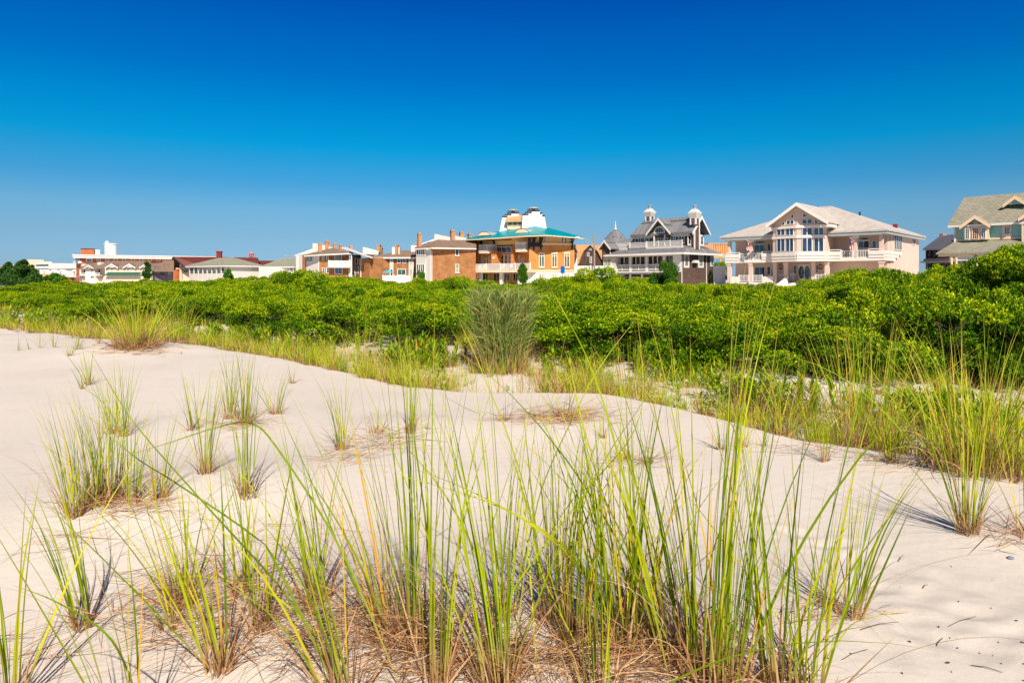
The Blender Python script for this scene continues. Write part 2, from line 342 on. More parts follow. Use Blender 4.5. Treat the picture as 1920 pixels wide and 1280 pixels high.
def ground():
    a = np.linspace(0, 1, 240); xs = np.concatenate([-(8 * a + 700 * a ** 6)[::-1][:-1], 8 * a + 700 * a ** 6])
    ys = np.concatenate([np.linspace(-250, -3, 24), np.concatenate([np.linspace(-2.8, 1.9, 30), np.linspace(1.94, 5.2, 110), np.linspace(5.26, 14, 190)]), 14.1 + np.linspace(0, 1, 110) ** 2.2 * 3000])
    X, Y = np.meshgrid(xs, ys); Z = gz(X, Y)
    V = np.stack([X.ravel(), Y.ravel(), Z.ravel()], 1); w = len(xs); h = len(ys)
    i = (np.arange(h - 1)[:, None] * w + np.arange(w - 1)[None, :]).ravel()
    F = np.stack([i, i + 1, i + w + 1, i + w], 1)
    o = link('sand_ground', npmesh('sand_ground', V, F, 'sand', smooth=True)); o['kind'] = 'structure'
    return o
ground()
_Dm = np.concatenate([np.linspace(1.2, 20, 1500), np.linspace(20, 90, 800)])
def on_ground(px, py):
    """where the sight line through this pixel first meets the ground"""
    x = (px - 960) / FO * _Dm; z = EYE + (HY - py) / FO * _Dm; hit = np.nonzero(z <= gz(x, _Dm))[0]
    k = hit[0] if len(hit) else len(_Dm) - 1
    return Vector((x[k], _Dm[k], float(gz(x[k], _Dm[k]))))
# ---------------------------------------------------------------- grass
rng = np.random.default_rng(7)
def ribbons(base, az, th0, bend, length, width, seg=8, power=1.6, fold=0.0, twist=None, taper=1.8, z_floor=None):
    """blades: az = heading, th0 = lean at the root, bend = further lean at the tip (radians)"""
    n = len(base); s = np.linspace(0, 1, seg + 1)
    th = th0[:, None] + bend[:, None] * s[None, :] ** power
    ds = (length / seg)[:, None]
    thm = (th[:, 1:] + th[:, :-1]) / 2
    r = np.concatenate([np.zeros((n, 1)), np.cumsum(np.sin(thm) * ds, 1)], 1); z = np.concatenate([np.zeros((n, 1)), np.cumsum(np.cos(thm) * ds, 1)], 1)
    ca, sa = np.cos(az)[:, None], np.sin(az)[:, None]
    wob = (rng.random((n, 1)) - .5) * .06 * length[:, None] * (s ** 2)[None, :]
    P = np.stack([base[:, 0:1] + r * ca - wob * sa, base[:, 1:2] + r * sa + wob * ca, base[:, 2:3] + z], 2)
    if z_floor is not None:
        P[:, :, 2] = np.maximum(P[:, :, 2], z_floor(P[:, :, 0], P[:, :, 1]) + .004 + .02 * rng.random((n, 1)))
    tw = (rng.random(n) * math.pi if twist is None else twist)[:, None]
    S = np.stack([-sa * np.cos(tw) + ca * np.sin(tw) * np.cos(th), ca * np.cos(tw) + sa * np.sin(tw) * np.cos(th), -np.sin(th) * np.sin(tw)], 2)
    prof = np.minimum(1, .55 + s * 3) * (1 - s ** taper) + .02
    w = (width[:, None] * prof[None, :])[:, :, None] / 2
    rr = np.repeat(rng.random(n), seg + 1); tt = np.tile(s, n)
    L, Rr = P - S * w, P + S * w; k = seg + 1
    i = (np.arange(n)[:, None] * k + np.arange(seg)[None, :]).ravel()
    if fold > 0:
        T = np.stack([ca * np.cos(th), sa * np.cos(th), -np.sin(th)], 2); Nn = np.cross(S, np.stack([ca * np.sin(th), sa * np.sin(th), np.cos(th)], 2))
        Mid = P + Nn * w * fold
        V = np.concatenate([L.reshape(-1, 3), Mid.reshape(-1, 3), Rr.reshape(-1, 3)]); m = n * k
        F = np.concatenate([np.stack([i, i + m, i + m + 1, i + 1], 1), np.stack([i + m, i + 2 * m, i + 2 * m + 1, i + m + 1], 1)])
        return V, F, np.tile(rr, 3), np.tile(tt, 3)
    V = np.concatenate([L.reshape(-1, 3), Rr.reshape(-1, 3)]); m = n * k
    return V, np.stack([i, i + m, i + m + 1, i + 1], 1), np.tile(rr, 2), np.tile(tt, 2)
def merge(parts):
    V, F, A, B, k = [], [], [], [], 0
    for v, f, a, b in parts: V.append(v); F.append(f + k); A.append(a); B.append(b); k += len(v)
    return np.concatenate(V), np.concatenate(F), np.concatenate(A), np.concatenate(B)
def clump(name, label, loc, h, n, spread, root_r, lean=0.0, lean_az=0.0, dry=.5, group=None, cat='beach grass', bend=.45, w=.006, mat='blade', seg=9, low=False):
    """one clump of dune grass: green blades over dry basal stems"""
    t = thing(name, label, cat, loc, group)
    def roots(m): a = rng.random(m) * 6.283; r = root_r * np.sqrt(rng.random(m)); return np.stack([r * np.cos(a), r * np.sin(a), np.full(m, -.02)], 1), a
    b, a = roots(n)
    az = a + rng.normal(0, .5, n); th = np.abs(rng.normal(0, spread, n)); L = h * (1 - .45 * rng.random(n) ** 1.5) / np.cos(np.minimum(th, .9))
    if lean: 
        vx = np.sin(th) * np.cos(az) + lean * math.cos(lean_az); vy = np.sin(th) * np.sin(az) + lean * math.sin(lean_az)
        az = np.arctan2(vy, vx); th = np.arcsin(np.clip(np.hypot(vx, vy), 0, .95))
    be = np.abs(rng.normal(0, bend, n)) * (.4 + th * 1.2)
    V, F, A, B = ribbons(b, az, th, be, L, w * (.6 + .8 * rng.random(n)), seg, fold=.5)
    link('green_blades', npmesh('green_blades', V, F, mat, A, B, True), t)
    m = int(n * dry * 1.3) + 6
    b, a = roots(m); b *= np.array([1.2, 1.2, 1])
    hh = h * (.12 + .34 * rng.random(m) ** 2)
    p1 = ribbons(b, a + rng.normal(0, .6, m), np.abs(rng.normal(.1, spread + .15, m)), np.abs(rng.normal(.2, .5, m)), hh, w * (.6 + .6 * rng.random(m)), 6)
    q = int(n * dry * .5) + 3; b, a = roots(q)
    p2 = ribbons(b, rng.random(q) * 6.283, rng.uniform(.3, 1.0, q), rng.uniform(.7, 1.7, q), h * (.35 + .5 * rng.random(q)), w * .35 * (.6 + .6 * rng.random(q)), 6 if low else 10,
                 z_floor=(lambda x, y: gz(x + loc[0], y + loc[1]) - loc[2]) if not low else None)
    V, F, A, B = merge([p1, p2])
    link('dry_stems', npmesh('dry_stems', V, F, 'straw', A, B, True), t)
    return t
def shares(root, loc, rot, sc, label=None, group=None, name=None):
    r = root.copy(); C.objects.link(r); r.location = loc; r.rotation_euler = (0, 0, rot); r.scale = (sc[0], sc[0], sc[1]) if not isinstance(sc, float) else (sc, sc, sc)
    if label: r['label'] = label
    if group: r['group'] = group
    for ch in root.children:
        c = ch.copy(); C.objects.link(c); c.parent = r
    return r

# the clumps on the open sand: pixel of the root, height in pixels, blades, spread, root radius, lean (towards +x), dryness, label
SAND = [
 (35, 657, 42, 5, .12, .03, 0, .5, 'leftmost thin green sprout on the sand near the dune edge'),
 (56, 655, 34, 5, .12, .03, 0, .5, 'short thin sprout second from the left edge on the far sand'),
 (76, 652, 42, 6, .12, .04, 0, .5, 'thin sprout with a dry foot, third of the sprouts along the far dune edge'),
 (101, 651, 52, 10, .2, .05, 0, .4, 'fan shaped green sprout, fourth along the far dune edge'),
 (131, 667, 46, 9, .22, .05, 0, 1.5, 'mostly dry brown sprout below the row of far green sprouts'),
 (147, 655, 62, 13, .22, .06, .1, .5, 'largest green sprout of the row left of the big yellow tuft'),
 (184, 643, 62, 9, .15, .05, 0, .5, 'upright green sprout just left of the big yellow tuft'),
 (154, 729, 58, 7, .14, .03, -.15, .9, 'small reddish footed sprout leaning left on the open sand'),
 (166, 722, 86, 12, .16, .05, -.1, .6, 'green sprout with red stems and a small shadow on the open sand'),
 (213, 812, 150, 24, .14, .08, -.12, .5, 'slender green clump behind the dense left clumps'),
 (232, 818, 160, 20, .15, .06, -.05, .8, 'green clump with a dry straw foot right of the slender clump'),
 (362, 806, 140, 15, .13, .06, -.1, .6, 'narrow clump leaning left above the thick upright clump'),
 (385, 888, 205, 26, .10, .06, .02, .7, 'thick upright green clump with brown foot left of centre sand'),
 (430, 785, 140, 22, .14, .07, -.06, .6, 'left one of the two tall feathery clumps on the sand'),
 (458, 796, 160, 34, .12, .09, .03, .8, 'dense tall feathery clump with straw skirt on the sand'),
 (517, 776, 100, 18, .28, .07, 0, 1.2, 'short spreading clump with a dry grey skirt'),
 (548, 719, 50, 9, .2, .04, 0, 1.0, 'tiny half dry sprout close below the dune edge'),
 (641, 843, 170, 18, .17, .05, -.12, .9, 'clump leaning left with a long shadow behind it on the hummock'),
 (461, 934, 250, 24, .07, .06, .0, .8, 'tall straight narrow clump with a pale straw foot'),
 (140, 968, 260, 34, .13, .06, -.12, .7, 'leftmost tall clump of the dense left group'),
 (178, 948, 240, 34, .15, .08, -.08, 1.2, 'bushy clump over a pile of straw in the dense left group'),
 (205, 938, 250, 44, .12, .09, -.03, .9, 'densest clump in the middle of the left group'),
 (250, 940, 190, 20, .15, .06, .02, .7, 'thin clump right of the densest left clump'),
 (297, 938, 180, 22, .2, .05, .05, .7, 'outermost right clump of the dense left group'),
 (155, 1176, 370, 20, .08, .05, -.20, .5, 'clump leaning left with tan stems and a sharp dark shadow'),
 (706, 812, 80, 8, .25, .06, -.1, 3.0, 'dead brown wispy clump on the middle hummock'),
 (770, 812, 160, 16, .10, .06, .02, 1.6, 'green clump with a thick brown foot on the middle hummock'),
 (803, 805, 40, 4, .15, .02, 0, 1.5, 'single small dry sprig beside the middle hummock clump'),
 (948, 788, 60, 5, .3, .06, 0, 4.0, 'left dead grass tussock below the grey green clump'),
 (1055, 782, 90, 12, .3, .12, .1, 4.5, 'heaped dead grass tussock at the dune edge'),
 (1131, 822, 70, 6, .12, .03, 0, 1.5, 'small upright brown tussock on the right hand sand'),
 (1172, 862, 80, 8, .3, .05, 0, 3.0, 'dark dead tussock, left one of two behind the big grass'),
 (1212, 868, 70, 8, .3, .05, 0, 3.0, 'dark dead tussock, right one of two behind the big grass'),
 (1352, 843, 90, 10, .15, .04, 0, 1.8, 'small dry footed sprout below the dune edge, left of a pair'),
 (1393, 838, 80, 9, .2, .04, 0, 1.8, 'small dry footed sprout below the dune edge, right of a pair'),
 (1433, 836, 40, 5, .15, .02, 0, 1.5, 'tiny dry sprig at the foot of the dune edge'),
 (1546, 866, 120, 15, .11, .04, .04, .6, 'upright green clump with a thin brown foot below the dune edge'),
 (1672, 868, 120, 22, .14, .06, 0, .9, 'green clump with a wide straw foot at the right dune edge'),
 (1622, 858, 24, 10, .5, .04, 0, .3, 'very short spreading green sprout by the right dune edge'),
 (1815, 1000, 330, 44, .17, .06, 0, .6, 'isolated tall clump with a dark shadow at the right'),
 (1930, 1005, 200, 18, .3, .07, .1, 1.6, 'straggly dry clump cut off by the right picture edge'),
 (1552, 1140, 180, 12, .16, .05, -.05, .9, 'left stubby clump of the pair with a shadow on the right sand'),
 (1595, 1157, 320, 20, .15, .05, .10, .6, 'right clump of the pair with long blades leaning right'),
]
# the big foreground clumps, nearest first rows of the picture
FORE = [
 (338, 1140, 300, 22, .16, .05, -.18, 1.7, 'foreground clump leaning left above brown stems, left of the straw'),
 (325, 1175, 200, 8, .2, .05, -.2, 2.4, 'mostly dead low clump beside the left foreground clump'),
 (412, 1262, 470, 18, .12, .05, -.22, 1.0, 'reddish stemmed clump rising from the straw at the lower left'),
 (488, 1185, 400, 16, .10, .05, -.05, 1.4, 'tan footed foreground clump with straight blades'),
 (450, 1112, 260, 13, .12, .05, -.02, 1.6, 'half dry clump between the two left foreground clumps'),
 (590, 1135, 380, 18, .12, .06, -.10, 1.8, 'clump with a brown straw mound at its foot, left of centre'),
 (735, 1200, 520, 26, .13, .07, -.15, 1.1, 'foreground clump fanning left with broad blades'),
 (775, 1215, 640, 18, .06, .06, -.01, 1.0, 'tall straight clump left of the picture centre'),
 (820, 1290, 700, 18, .07, .05, .01, .9, 'tall clump with one broad pale blade'),
 (935, 1300, 720, 34, .12, .06, -.10, .8, 'large foreground clump spreading at the bottom centre'),
 (950, 1160, 440, 14, .14, .05, .08, .7, 'thin clump crossing behind the bottom centre clump'),
 (1040, 1160, 420, 38, .10, .09, .0, .7, 'dense leafy clump behind the centre foreground'),
 (1075, 1200, 470, 28, .12, .07, .0, 1.3, 'clump on thick tan stems right of centre'),
 (1170, 1215, 560, 50, .11, .09, -.04, .9, 'densest green clump of the foreground, over shaded straw'),
 (1200, 1195, 500, 20, .13, .08, .06, 1.0, 'green clump directly right of the densest foreground clump'),
 (1265, 1235, 560, 30, .12, .08, -.16, .8, 'clump leaning left with broad twisted blades'),
 (1330, 1290, 720, 40, .10, .09, .02, .7, 'very dense tall clump at the lower right of the grass'),
 (1365, 1300, 800, 30, .08, .06, .06, .6, 'tallest clump whose blades reach above the bushes'),
 (1455, 1300, 620, 22, .12, .06, -.03, 1.0, 'clump with a dark brown foot at the bottom right'),
 (1515, 1320, 600, 22, .17, .06, .06, .6, 'rightmost large foreground clump with an arched broad blade'),
 (1120, 1330, 420, 16, .2, .08, 0, 2.4, 'low clump in the brown straw at the bottom edge'),
 (640, 1330, 560, 16, .13, .06, -.22, 1.6, 'clump cut by the bottom edge in the straw left of centre'),
 (15, 1330, 480, 14, .14, .05, -.08, .8, 'clump cut off by the lower left corner'),
 (245, 1420, 560, 12, .2, .05, -.15, .6, 'few arching blades rooted below the lower left frame'),
]
TOPS = {}
for px, py, h, n, sp, rr, ln, dry, lab in SAND + FORE:
    p = on_ground(px, py); hm = h / FO * p.y
    near = p.y < 3.3
    TOPS[(px, py)] = clump('beach_grass_clump', lab, p, hm * 1.06, max(4, int(n * (.86 if near else .95))), sp * (1.5 if near else 1.15), rr * (.85 if near else .75), abs(ln), 0 if ln >= 0 else math.pi, dry, bend=.5, w=.0078 if near else .0062 if p.y < 7 else .008)

# long single blades that arch over the foreground (root px, depth; tip px; sag)
def arch_blade(pts, w, rv):
    """a long blade through the given points"""
    P = np.array([tuple(p) for p in pts]); k = 22; tt = np.linspace(0, len(P) - 1, k); out = []
    for t in tt:                                   # Catmull-Rom
        i = min(int(t), len(P) - 2); f = t - i
        p0, p1, p2, p3 = P[max(i - 1, 0)], P[i], P[i + 1], P[min(i + 2, len(P) - 1)]
        out.append(.5 * ((2 * p1) + (p2 - p0) * f + (2 * p0 - 5 * p1 + 4 * p2 - p3) * f ** 2 + (3 * p1 - p0 - 3 * p2 + p3) * f ** 3))
    Q = np.array(out); T = np.gradient(Q, axis=0); T /= np.linalg.norm(T, axis=1)[:, None]
    S = np.cross(T, np.array([.25, -1, .1])); S /= np.linalg.norm(S, axis=1)[:, None]; N = np.cross(S, T)
    s = np.linspace(0, 1, k); wp = (w * np.minimum(1, .5 + 4 * s) * (1 - s ** 2.2) + .0006)[:, None] / 2
    V = np.concatenate([Q - S * wp, Q + N * wp * .6, Q + S * wp]); i = np.arange(k - 1)
    F = np.concatenate([np.stack([i, i + k, i + k + 1, i + 1], 1), np.stack([i + k, i + 2 * k, i + 2 * k + 1, i + k + 1], 1)])
    return V, F, np.full(3 * k, rv), np.tile(s * .92 + .06, 3)
ARCH = [  # (label, width, random colour, root depth, [(px, py), ...] from root to tip)
 ('long blade arching from the straw up left with a bent tip', .011, .3, 2.3, [(760, 1300), (640, 1030), (520, 840), (475, 795), (420, 797), (300, 835), (130, 885)]),
 ('long blade sweeping from lower centre to the upper left sand', .010, .2, 2.3, [(650, 1300), (540, 1120), (380, 940), (250, 790), (170, 660)]),
 ('broad blade curving from the bottom edge towards the left clumps', .012, .15, 2.2, [(640, 1310), (520, 1060), (470, 1000), (330, 905), (245, 850), (130, 745)]),
 ('yellow edged blade arching left across the middle grass', .010, .8, 2.4, [(1190, 1250), (1100, 1080), (1040, 1010), (950, 955), (860, 910), (780, 880)]),
 ('blade bending down left with an orange stem', .011, .93, 2.4, [(1170, 1200), (1100, 1085), (1020, 1000), (900, 935), (690, 875)]),
 ('long yellow green blade rising right above the bushes', .012, .55, 2.3, [(1345, 1290), (1370, 1000), (1400, 720), (1435, 590), (1456, 520)]),
 ('orange tipped blade beside the highest blade', .010, .9, 2.4, [(1330, 1290), (1380, 900), (1410, 720), (1440, 590)]),
 ('long straight blade leaning left over the grey green clump', .011, .6, 2.3, [(1260, 1290), (1190, 980), (1120, 720), (1060, 590), (1022, 525)]),
 ('thin blade leaning right up to the bushes', .008, .75, 2.5, [(1130, 1290), (1000, 1010), (1090, 750), (1190, 600)]),
 ('tall blade curving right over the open sand', .012, .25, 2.35, [(1490, 1300), (1545, 1030), (1580, 880), (1610, 740), (1625, 640)]),
 ('straight tall blade rising at the centre left', .010, .35, 2.5, [(820, 1300), (800, 1000), (775, 800), (768, 640)]),
 ('golden blade leaning left in front of the orange building', .009, .85, 2.5, [(1010, 1290), (975, 900), (905, 700), (860, 600)]),
 ('broad drooping blade at the bottom right', .013, .1, 2.15, [(1370, 1330), (1400, 1180), (1410, 1080), (1420, 1000)]),
 ('flat blade running left across the lower left sand', .008, .85, 2.4, [(640, 1230), (520, 1120), (420, 1085), (330, 1080)]),
 ('arching blade crossing the lower left corner', .011, .2, 2.2, [(260, 1310), (210, 1200), (110, 1130), (20, 1095)]),
 ('bent blade pointing up right near the picture middle', .010, .6, 2.4, [(880, 1290), (960, 1110), (1100, 920), (1200, 780), (1195, 590)]),
 ('golden blade in the right of the foreground grass', .009, .95, 2.4, [(1540, 1270), (1440, 1130), (1330, 980), (1290, 930)]),
 ('arched dry tipped blade right of the foreground clumps', .009, .7, 2.3, [(1500, 1300), (1580, 1190), (1620, 1160), (1700, 1145)]),
]
for lab, w, rv, D, pts in ARCH:
    n = len(pts); V = []
    for i, (px, py) in enumerate(pts):
        d = D + (.25 * math.sin(i * 1.3 + px)) * (i > 0) + i * .07
        V.append(PT(px, py, d))
    g = on_ground(pts[0][0], pts[0][1]); V[0] = Vector(g) - Vector((0, 0, .02))
    v, f, a, b = arch_blade(V, w * .66, rv * .85)
    par = min(TOPS.values(), key=lambda c: (c.location - V[0]).length)
    o = link('long_blade', npmesh('long_blade', v - np.array(tuple(par.location)), f, 'blade', a, b, True), par); o['label'] = lab

# dead straw lying between the foreground clumps and over the hummocks
def straw():
    ps = []
    for px, py, rx, ry, n, L in [(420, 1200, 170, 70, 380, .35), (600, 1180, 130, 90, 520, .35), (740, 1220, 130, 80, 850, .35), (900, 1250, 150, 60, 500, .3), (1080, 1250, 170, 70, 700, .3),
                                 (1250, 1260, 160, 60, 520, .3), (320, 1130, 120, 60, 240, .4), (1400, 1290, 120, 40, 150, .25), (230, 955, 90, 18, 200, .35), (150, 1030, 100, 40, 40, .5), (480, 1010, 90, 40, 16, .5),
                                 (1040, 785, 80, 14, 260, .6), (720, 830, 50, 20, 110, .5), (640, 860, 40, 14, 60, .5), (450, 800, 50, 12, 90, .4), (1190, 870, 50, 12, 70, .4), (1700, 870, 120, 14, 120, .5), (1880, 1010, 60, 20, 60, .4),
                                 (60, 1230, 90, 60, 40, .5), (1560, 1160, 60, 16, 60, .25), (250, 655, 60, 10, 200, .7), (560, 1090, 180, 60, 60, .4), (1500, 850, 100, 10, 40, .5)]:
        n = int(n * .62) if n > 300 else n
        qx, qy = rng.normal(0, .62, n) * rx + px, rng.normal(0, .55, n) * ry + py
        g = np.array([tuple(on_ground(a, b)) for a, b in zip(qx, qy)])
        g[:, 2] += .006 + (.17 if n > 450 else .08) * rng.random(n) ** 2 * (1 if py > 1050 else .5)
        d = np.where(rng.random(n) < .6, rng.normal(.45, .5, n), rng.random(n) * 6.283) + np.where(rng.random(n) < .4, math.pi, 0)
        ps.append(ribbons(g, d, rng.uniform(1.1, 1.75, n), rng.normal(.1, .45, n), L * rng.uniform(.25, 1.0, n), rng.uniform(.0016, .0045, n) * max(1, g[0, 1] / 4.5), 8, z_floor=gz))
    V, F, A, B = merge(ps); o = link('dead_grass_litter', npmesh('dead_grass_litter', V, F, 'straw', A, B, True))
    tagit(o, 'brown dead grass stems lying tangled on the sand between the clumps', 'dead grass', kind='stuff')
straw()
def debris():
    n = 70; qx = rng.uniform(1480, 1960, n); qy = rng.uniform(1030, 1300, n); m = MB()
    keep = rng.random(n) < np.clip((qx - 1450) / 350, .1, 1) * np.clip((qy - 1000) / 220, .1, 1)
    for a, b in zip(qx[keep], qy[keep]):
        p = on_ground(a, b); L = random.uniform(.002, .008) * (2.2 if random.random() < .12 else 1); w = L * random.uniform(.2, .45); an = random.uniform(0, 3.14); c, s = math.cos(an), math.sin(an)
        P8 = [(p.x + x * L * c - y * w * s, p.y + x * L * s + y * w * c, p.z + z) for z in (-.001, .005) for x, y in ((-1, 0), (-.2, -1), (1, -.1), (.1, 1))]
        m.hexa(P8)
    for a, b, L in ((1690, 1048, .06), (1735, 1100, .03), (1650, 1175, .10), (1600, 1230, .09), (1800, 1170, .12), (1760, 1210, .07), (1850, 1255, .05), (1500, 1250, .08)):
        p = on_ground(a, b); an = random.uniform(-.6, .9); m.tube([(p.x - L * math.cos(an), p.y - L * math.sin(an), p.z + .003), (p.x, p.y + .006, p.z + .007), (p.x + L * math.cos(an), p.y + L * math.sin(an), p.z + .003)], .0022, 4, .0012)
    o = m.build('bark_litter', vary('dark_bark_chips', (.10, .06, .04), .9, .4, 60), None); tagit(o, 'small dark bark chips and bits scattered on the sand', 'litter', kind='stuff')
debris()
p = on_ground(1895, 1049); m = MB(); m.lathe((p.x, p.y), [(.012, p.z - .002), (.018, p.z + .004), (.015, p.z + .010), (.004, p.z + .013)], 9)
tagit(m.build('shell', vary('grey_blue_shell', (.22, .25, .32), .5, .3, 60)), 'small grey blue shell lying on the sand at the right', 'shell')

# ---------------------------------------------------------------- the hollow behind the dune edge
def front_D(px): return np.interp(px, [-400, 0, 200, 350, 420, 560, 650, 760, 870, 1000, 1100, 1200, 1300, 1400, 1500, 1600, 1700, 1920, 2500], [46, 36, 24, 24, 21, 18.6, 17.4, 16.6, 15.6, 14.4, 13.4, 12.6, 11.8, 11.2, 10.6, 10.4, 10.0, 9.6, 9])
SANDY = [(20, 145, 586, 606), (340, 500, 610, 634), (640, 860, 636, 668), (1030, 1215, 664, 702), (1210, 1330, 690, 712), (1380, 1440, 690, 740), (1440, 1580, 706, 772), (500, 640, 628, 660), (1640, 1800, 745, 785), (1740, 1800, 770, 800)]
def sandy(px, py): return any(a < px < b and c < py < d for a, b, c, d in SANDY)
def crestD(px):
    for D in np.arange(3.5, 60, .1):
        if D > np.interp((px - 960) / FO * D, cx, cy): return D
    return 60
TUFTS = []
for i, (h, n, sp, dry, mat) in enumerate([(.50, 30, .30, .8, 'bladefar'), (.72, 34, .24, .7, 'bladefar'), (.38, 30, .45, 1.4, 'bladefar'), (.60, 30, .3, 1.2, 'blade'), (.32, 22, .5, 3.2, 'bladefar'), (.85, 20, .2, .6, 'blade')]):
    TUFTS.append(clump('hollow_grass_tuft', 'yellow green grass tuft in the sandy hollow behind the dune edge', (0, 0, 0), h, n, sp, .10, 0, 0, dry, group='grass tufts in the hollow', w=.0085, mat=mat, seg=5, low=True))
used = [False] * len(TUFTS)
def put_tuft(k, loc, sc):
    if not used[k]:
        used[k] = True; TUFTS[k].location = loc; TUFTS[k].scale = (sc,) * 3; return TUFTS[k]
    return shares(TUFTS[k], loc, random.random() * 6.28, float(sc))
random.seed(11)
cnt = 0; tries = 0
while cnt < 285 and tries < 9000:
    tries += 1
    px = random.uniform(-60, 2000); d0, d1 = crestD(px), float(front_D(px)) + 1.2
    D = d0 + .12 + (d1 - d0) * random.random() ** (4.5 if cnt % 5 < 2 else 1.2);
    x, y = XY(px, D); z = float(gz(x, y)); py = HY + (EYE - z) * FO / D
    if sandy(px, py) and random.random() < .96: continue
    if px < 0 and random.random() < .6: continue
    if 860 < px < 1010 and D < 12.5: continue
    right = px > 1150
    k = random.choice([0, 1, 2, 3, 4, 5, 0, 1] if right else [0, 2, 2, 3, 4, 0])
    s = random.uniform(.65, 1.15) * (.78 if right else 1.05)
    if right and random.random() < .15: continue
    if right: k = random.choice([0, 2, 2, 3, 4, 4, 1])
    put_tuft(k, (x, y, z), s); cnt += 1
# distinct tufts
def dtuft(px, py, h, n, sp, rr, dry, lab, mat='bladefar', w=.009, ln=0, bend=.45):
    p = on_ground(px, py); return clump('grass_tuft', lab, p, h / FO * p.y * 1.05, n, sp, rr, abs(ln), 0 if ln >= 0 else math.pi, dry, mat=mat, w=w, bend=bend, seg=8)
dtuft(255, 651, 112, 130, .42, .35, 2.2, 'big yellow green tuft with a brown thatch skirt on the dune edge', w=.012, bend=.8)
dtuft(332, 641, 88, 90, .30, .28, .6, 'bright yellow green tuft right of the big thatched tuft', w=.012)
dtuft(682, 705, 130, 46, .22, .12, .9, 'tall feathery tuft on the dune edge left of the grey green clump', w=.007)
dtuft(1620, 835, 250, 120, .22, .30, 1.6, 'dense tall yellow green tuft on the right dune edge', w=.008)
dtuft(1830, 880, 290, 110, .30, .32, 1.2, 'big tuft with wide green blades behind the isolated right clump', w=.011, bend=.7)
dtuft(1900, 885, 220, 90, .3, .3, 2.5, 'brown footed tuft at the right picture edge', w=.007)
dtuft(1400, 790, 110, 40, .35, .2, 3.5, 'rust coloured half dead tuft in the hollow', mat='straw')
dtuft(1180, 740, 120, 60, .3, .25, 1.6, 'loose tuft at the dune edge right of the leafy plants')
dtuft(1490, 790, 130, 60, .3, .25, 2.6, 'brown and green tuft in front of the sand patch')
def sparse_grass():
    ps = []
    for _ in range(4300):
        px = rng.uniform(-80, 2000) if rng.random() < .5 else rng.uniform(-60, 1150); d0, d1 = crestD(px), float(front_D(px)) + 1.6; e = rng.random()
        D = d0 + .1 + (d1 - d0) * (e ** 3.2 if rng.random() < .22 else 1 - .25 * e if rng.random() < .5 else e); x, y = XY(px, D); z = float(gz(x, y)); py = HY + (EYE - z) * FO / D
        if sandy(px, py) and rng.random() < .93: continue
        if 860 < px < 1010 and D < 12.3 and rng.random() < .7: continue
        pt = math.sin(x * 1.9 + 1.3 * math.sin(y * 1.1)) * math.sin(y * 1.6 + math.sin(x * 1.3)) + rng.normal(0, .25)
        if pt < 0 and rng.random() < .85: continue
        m = int(rng.integers(7, 18)); s = rng.uniform(.6, 1.3) * (1.25 if px < 1150 else .9); b = np.stack([x + rng.normal(0, .05, m), y + rng.normal(0, .05, m), np.full(m, z - .01)], 1)
        ps.append((rng.random() < (.75 if .05 < pt < .3 else .2), ribbons(b, rng.random(m) * 6.283, np.abs(rng.normal(.1, .35, m)), np.abs(rng.normal(0, .6, m)), s * rng.uniform(.12, .46, m), rng.uniform(.004, .008, m) * max(1, D / 11), 4)))
    for dead, nm, lab, cat in ((False, 'sparse_grass', 'thin short yellow green grass growing all over the hollow', 'grass'), (True, 'dry_grass', 'short dead brown grass standing among the green tufts in the hollow', 'dry grass')):
        V, F, A, B = merge([q for d, q in ps if d == dead]); tagit(link(nm, npmesh(nm, V, F, 'straw' if dead else 'bladefar', A, B, True)), lab, cat, kind='stuff')
sparse_grass()
# the tall grey green clump in the middle
p = on_ground(942, 697)
t = thing('ornamental_grass', 'tall bushy grey green grass clump in front of the orange building', 'grass clump', p)
n = 480; a = rng.random(n) * 6.283; r = .44 * np.sqrt(rng.random(n)); b = np.stack([r * np.cos(a), r * np.sin(a), np.zeros(n)], 1)
L = .6 + 1.5 * rng.random(n) ** .9; V, F, A, B = ribbons(b, a + rng.normal(0, .8, n), np.abs(rng.normal(.02, .11, n)), np.abs(rng.normal(0, .75, n)), L, rng.uniform(.006, .013, n), 9, fold=.5)
link('green_blades', npmesh('green_blades', V, F, 'greyblade', A, B, True), t)
# short side leaves along the stems give the mass its ruffled look
n = 7500; a = rng.random(n) * 6.283; h = rng.uniform(.2, 1.4, n); r = (.28 + .24 * (h / 1.35)) * np.sqrt(rng.random(n)) * 1.15; b = np.stack([r * np.cos(a), r * np.sin(a), h], 1)
V, F, A, B = ribbons(b, a + rng.normal(0, 1.2, n), rng.uniform(.1, .9, n), rng.uniform(.1, 1.5, n), rng.uniform(.14, .42, n), rng.uniform(.007, .015, n), 4)
link('side_leaves', npmesh('side_leaves', V, F, 'greyblade', A, B, True), t)
n = 420; a = rng.random(n) * 6.283; r = .45 * np.sqrt(rng.random(n)); b = np.stack([r * np.cos(a), r * np.sin(a), np.zeros(n)], 1)
V, F, A, B = ribbons(b, a + rng.normal(0, .5, n), np.abs(rng.normal(.2, .3, n)), np.abs(rng.normal(0, .8, n)), rng.uniform(.2, .9, n), rng.uniform(.005, .01, n), 7)
link('dry_stems', npmesh('dry_stems', V, F, 'straw', A, B, True), t)

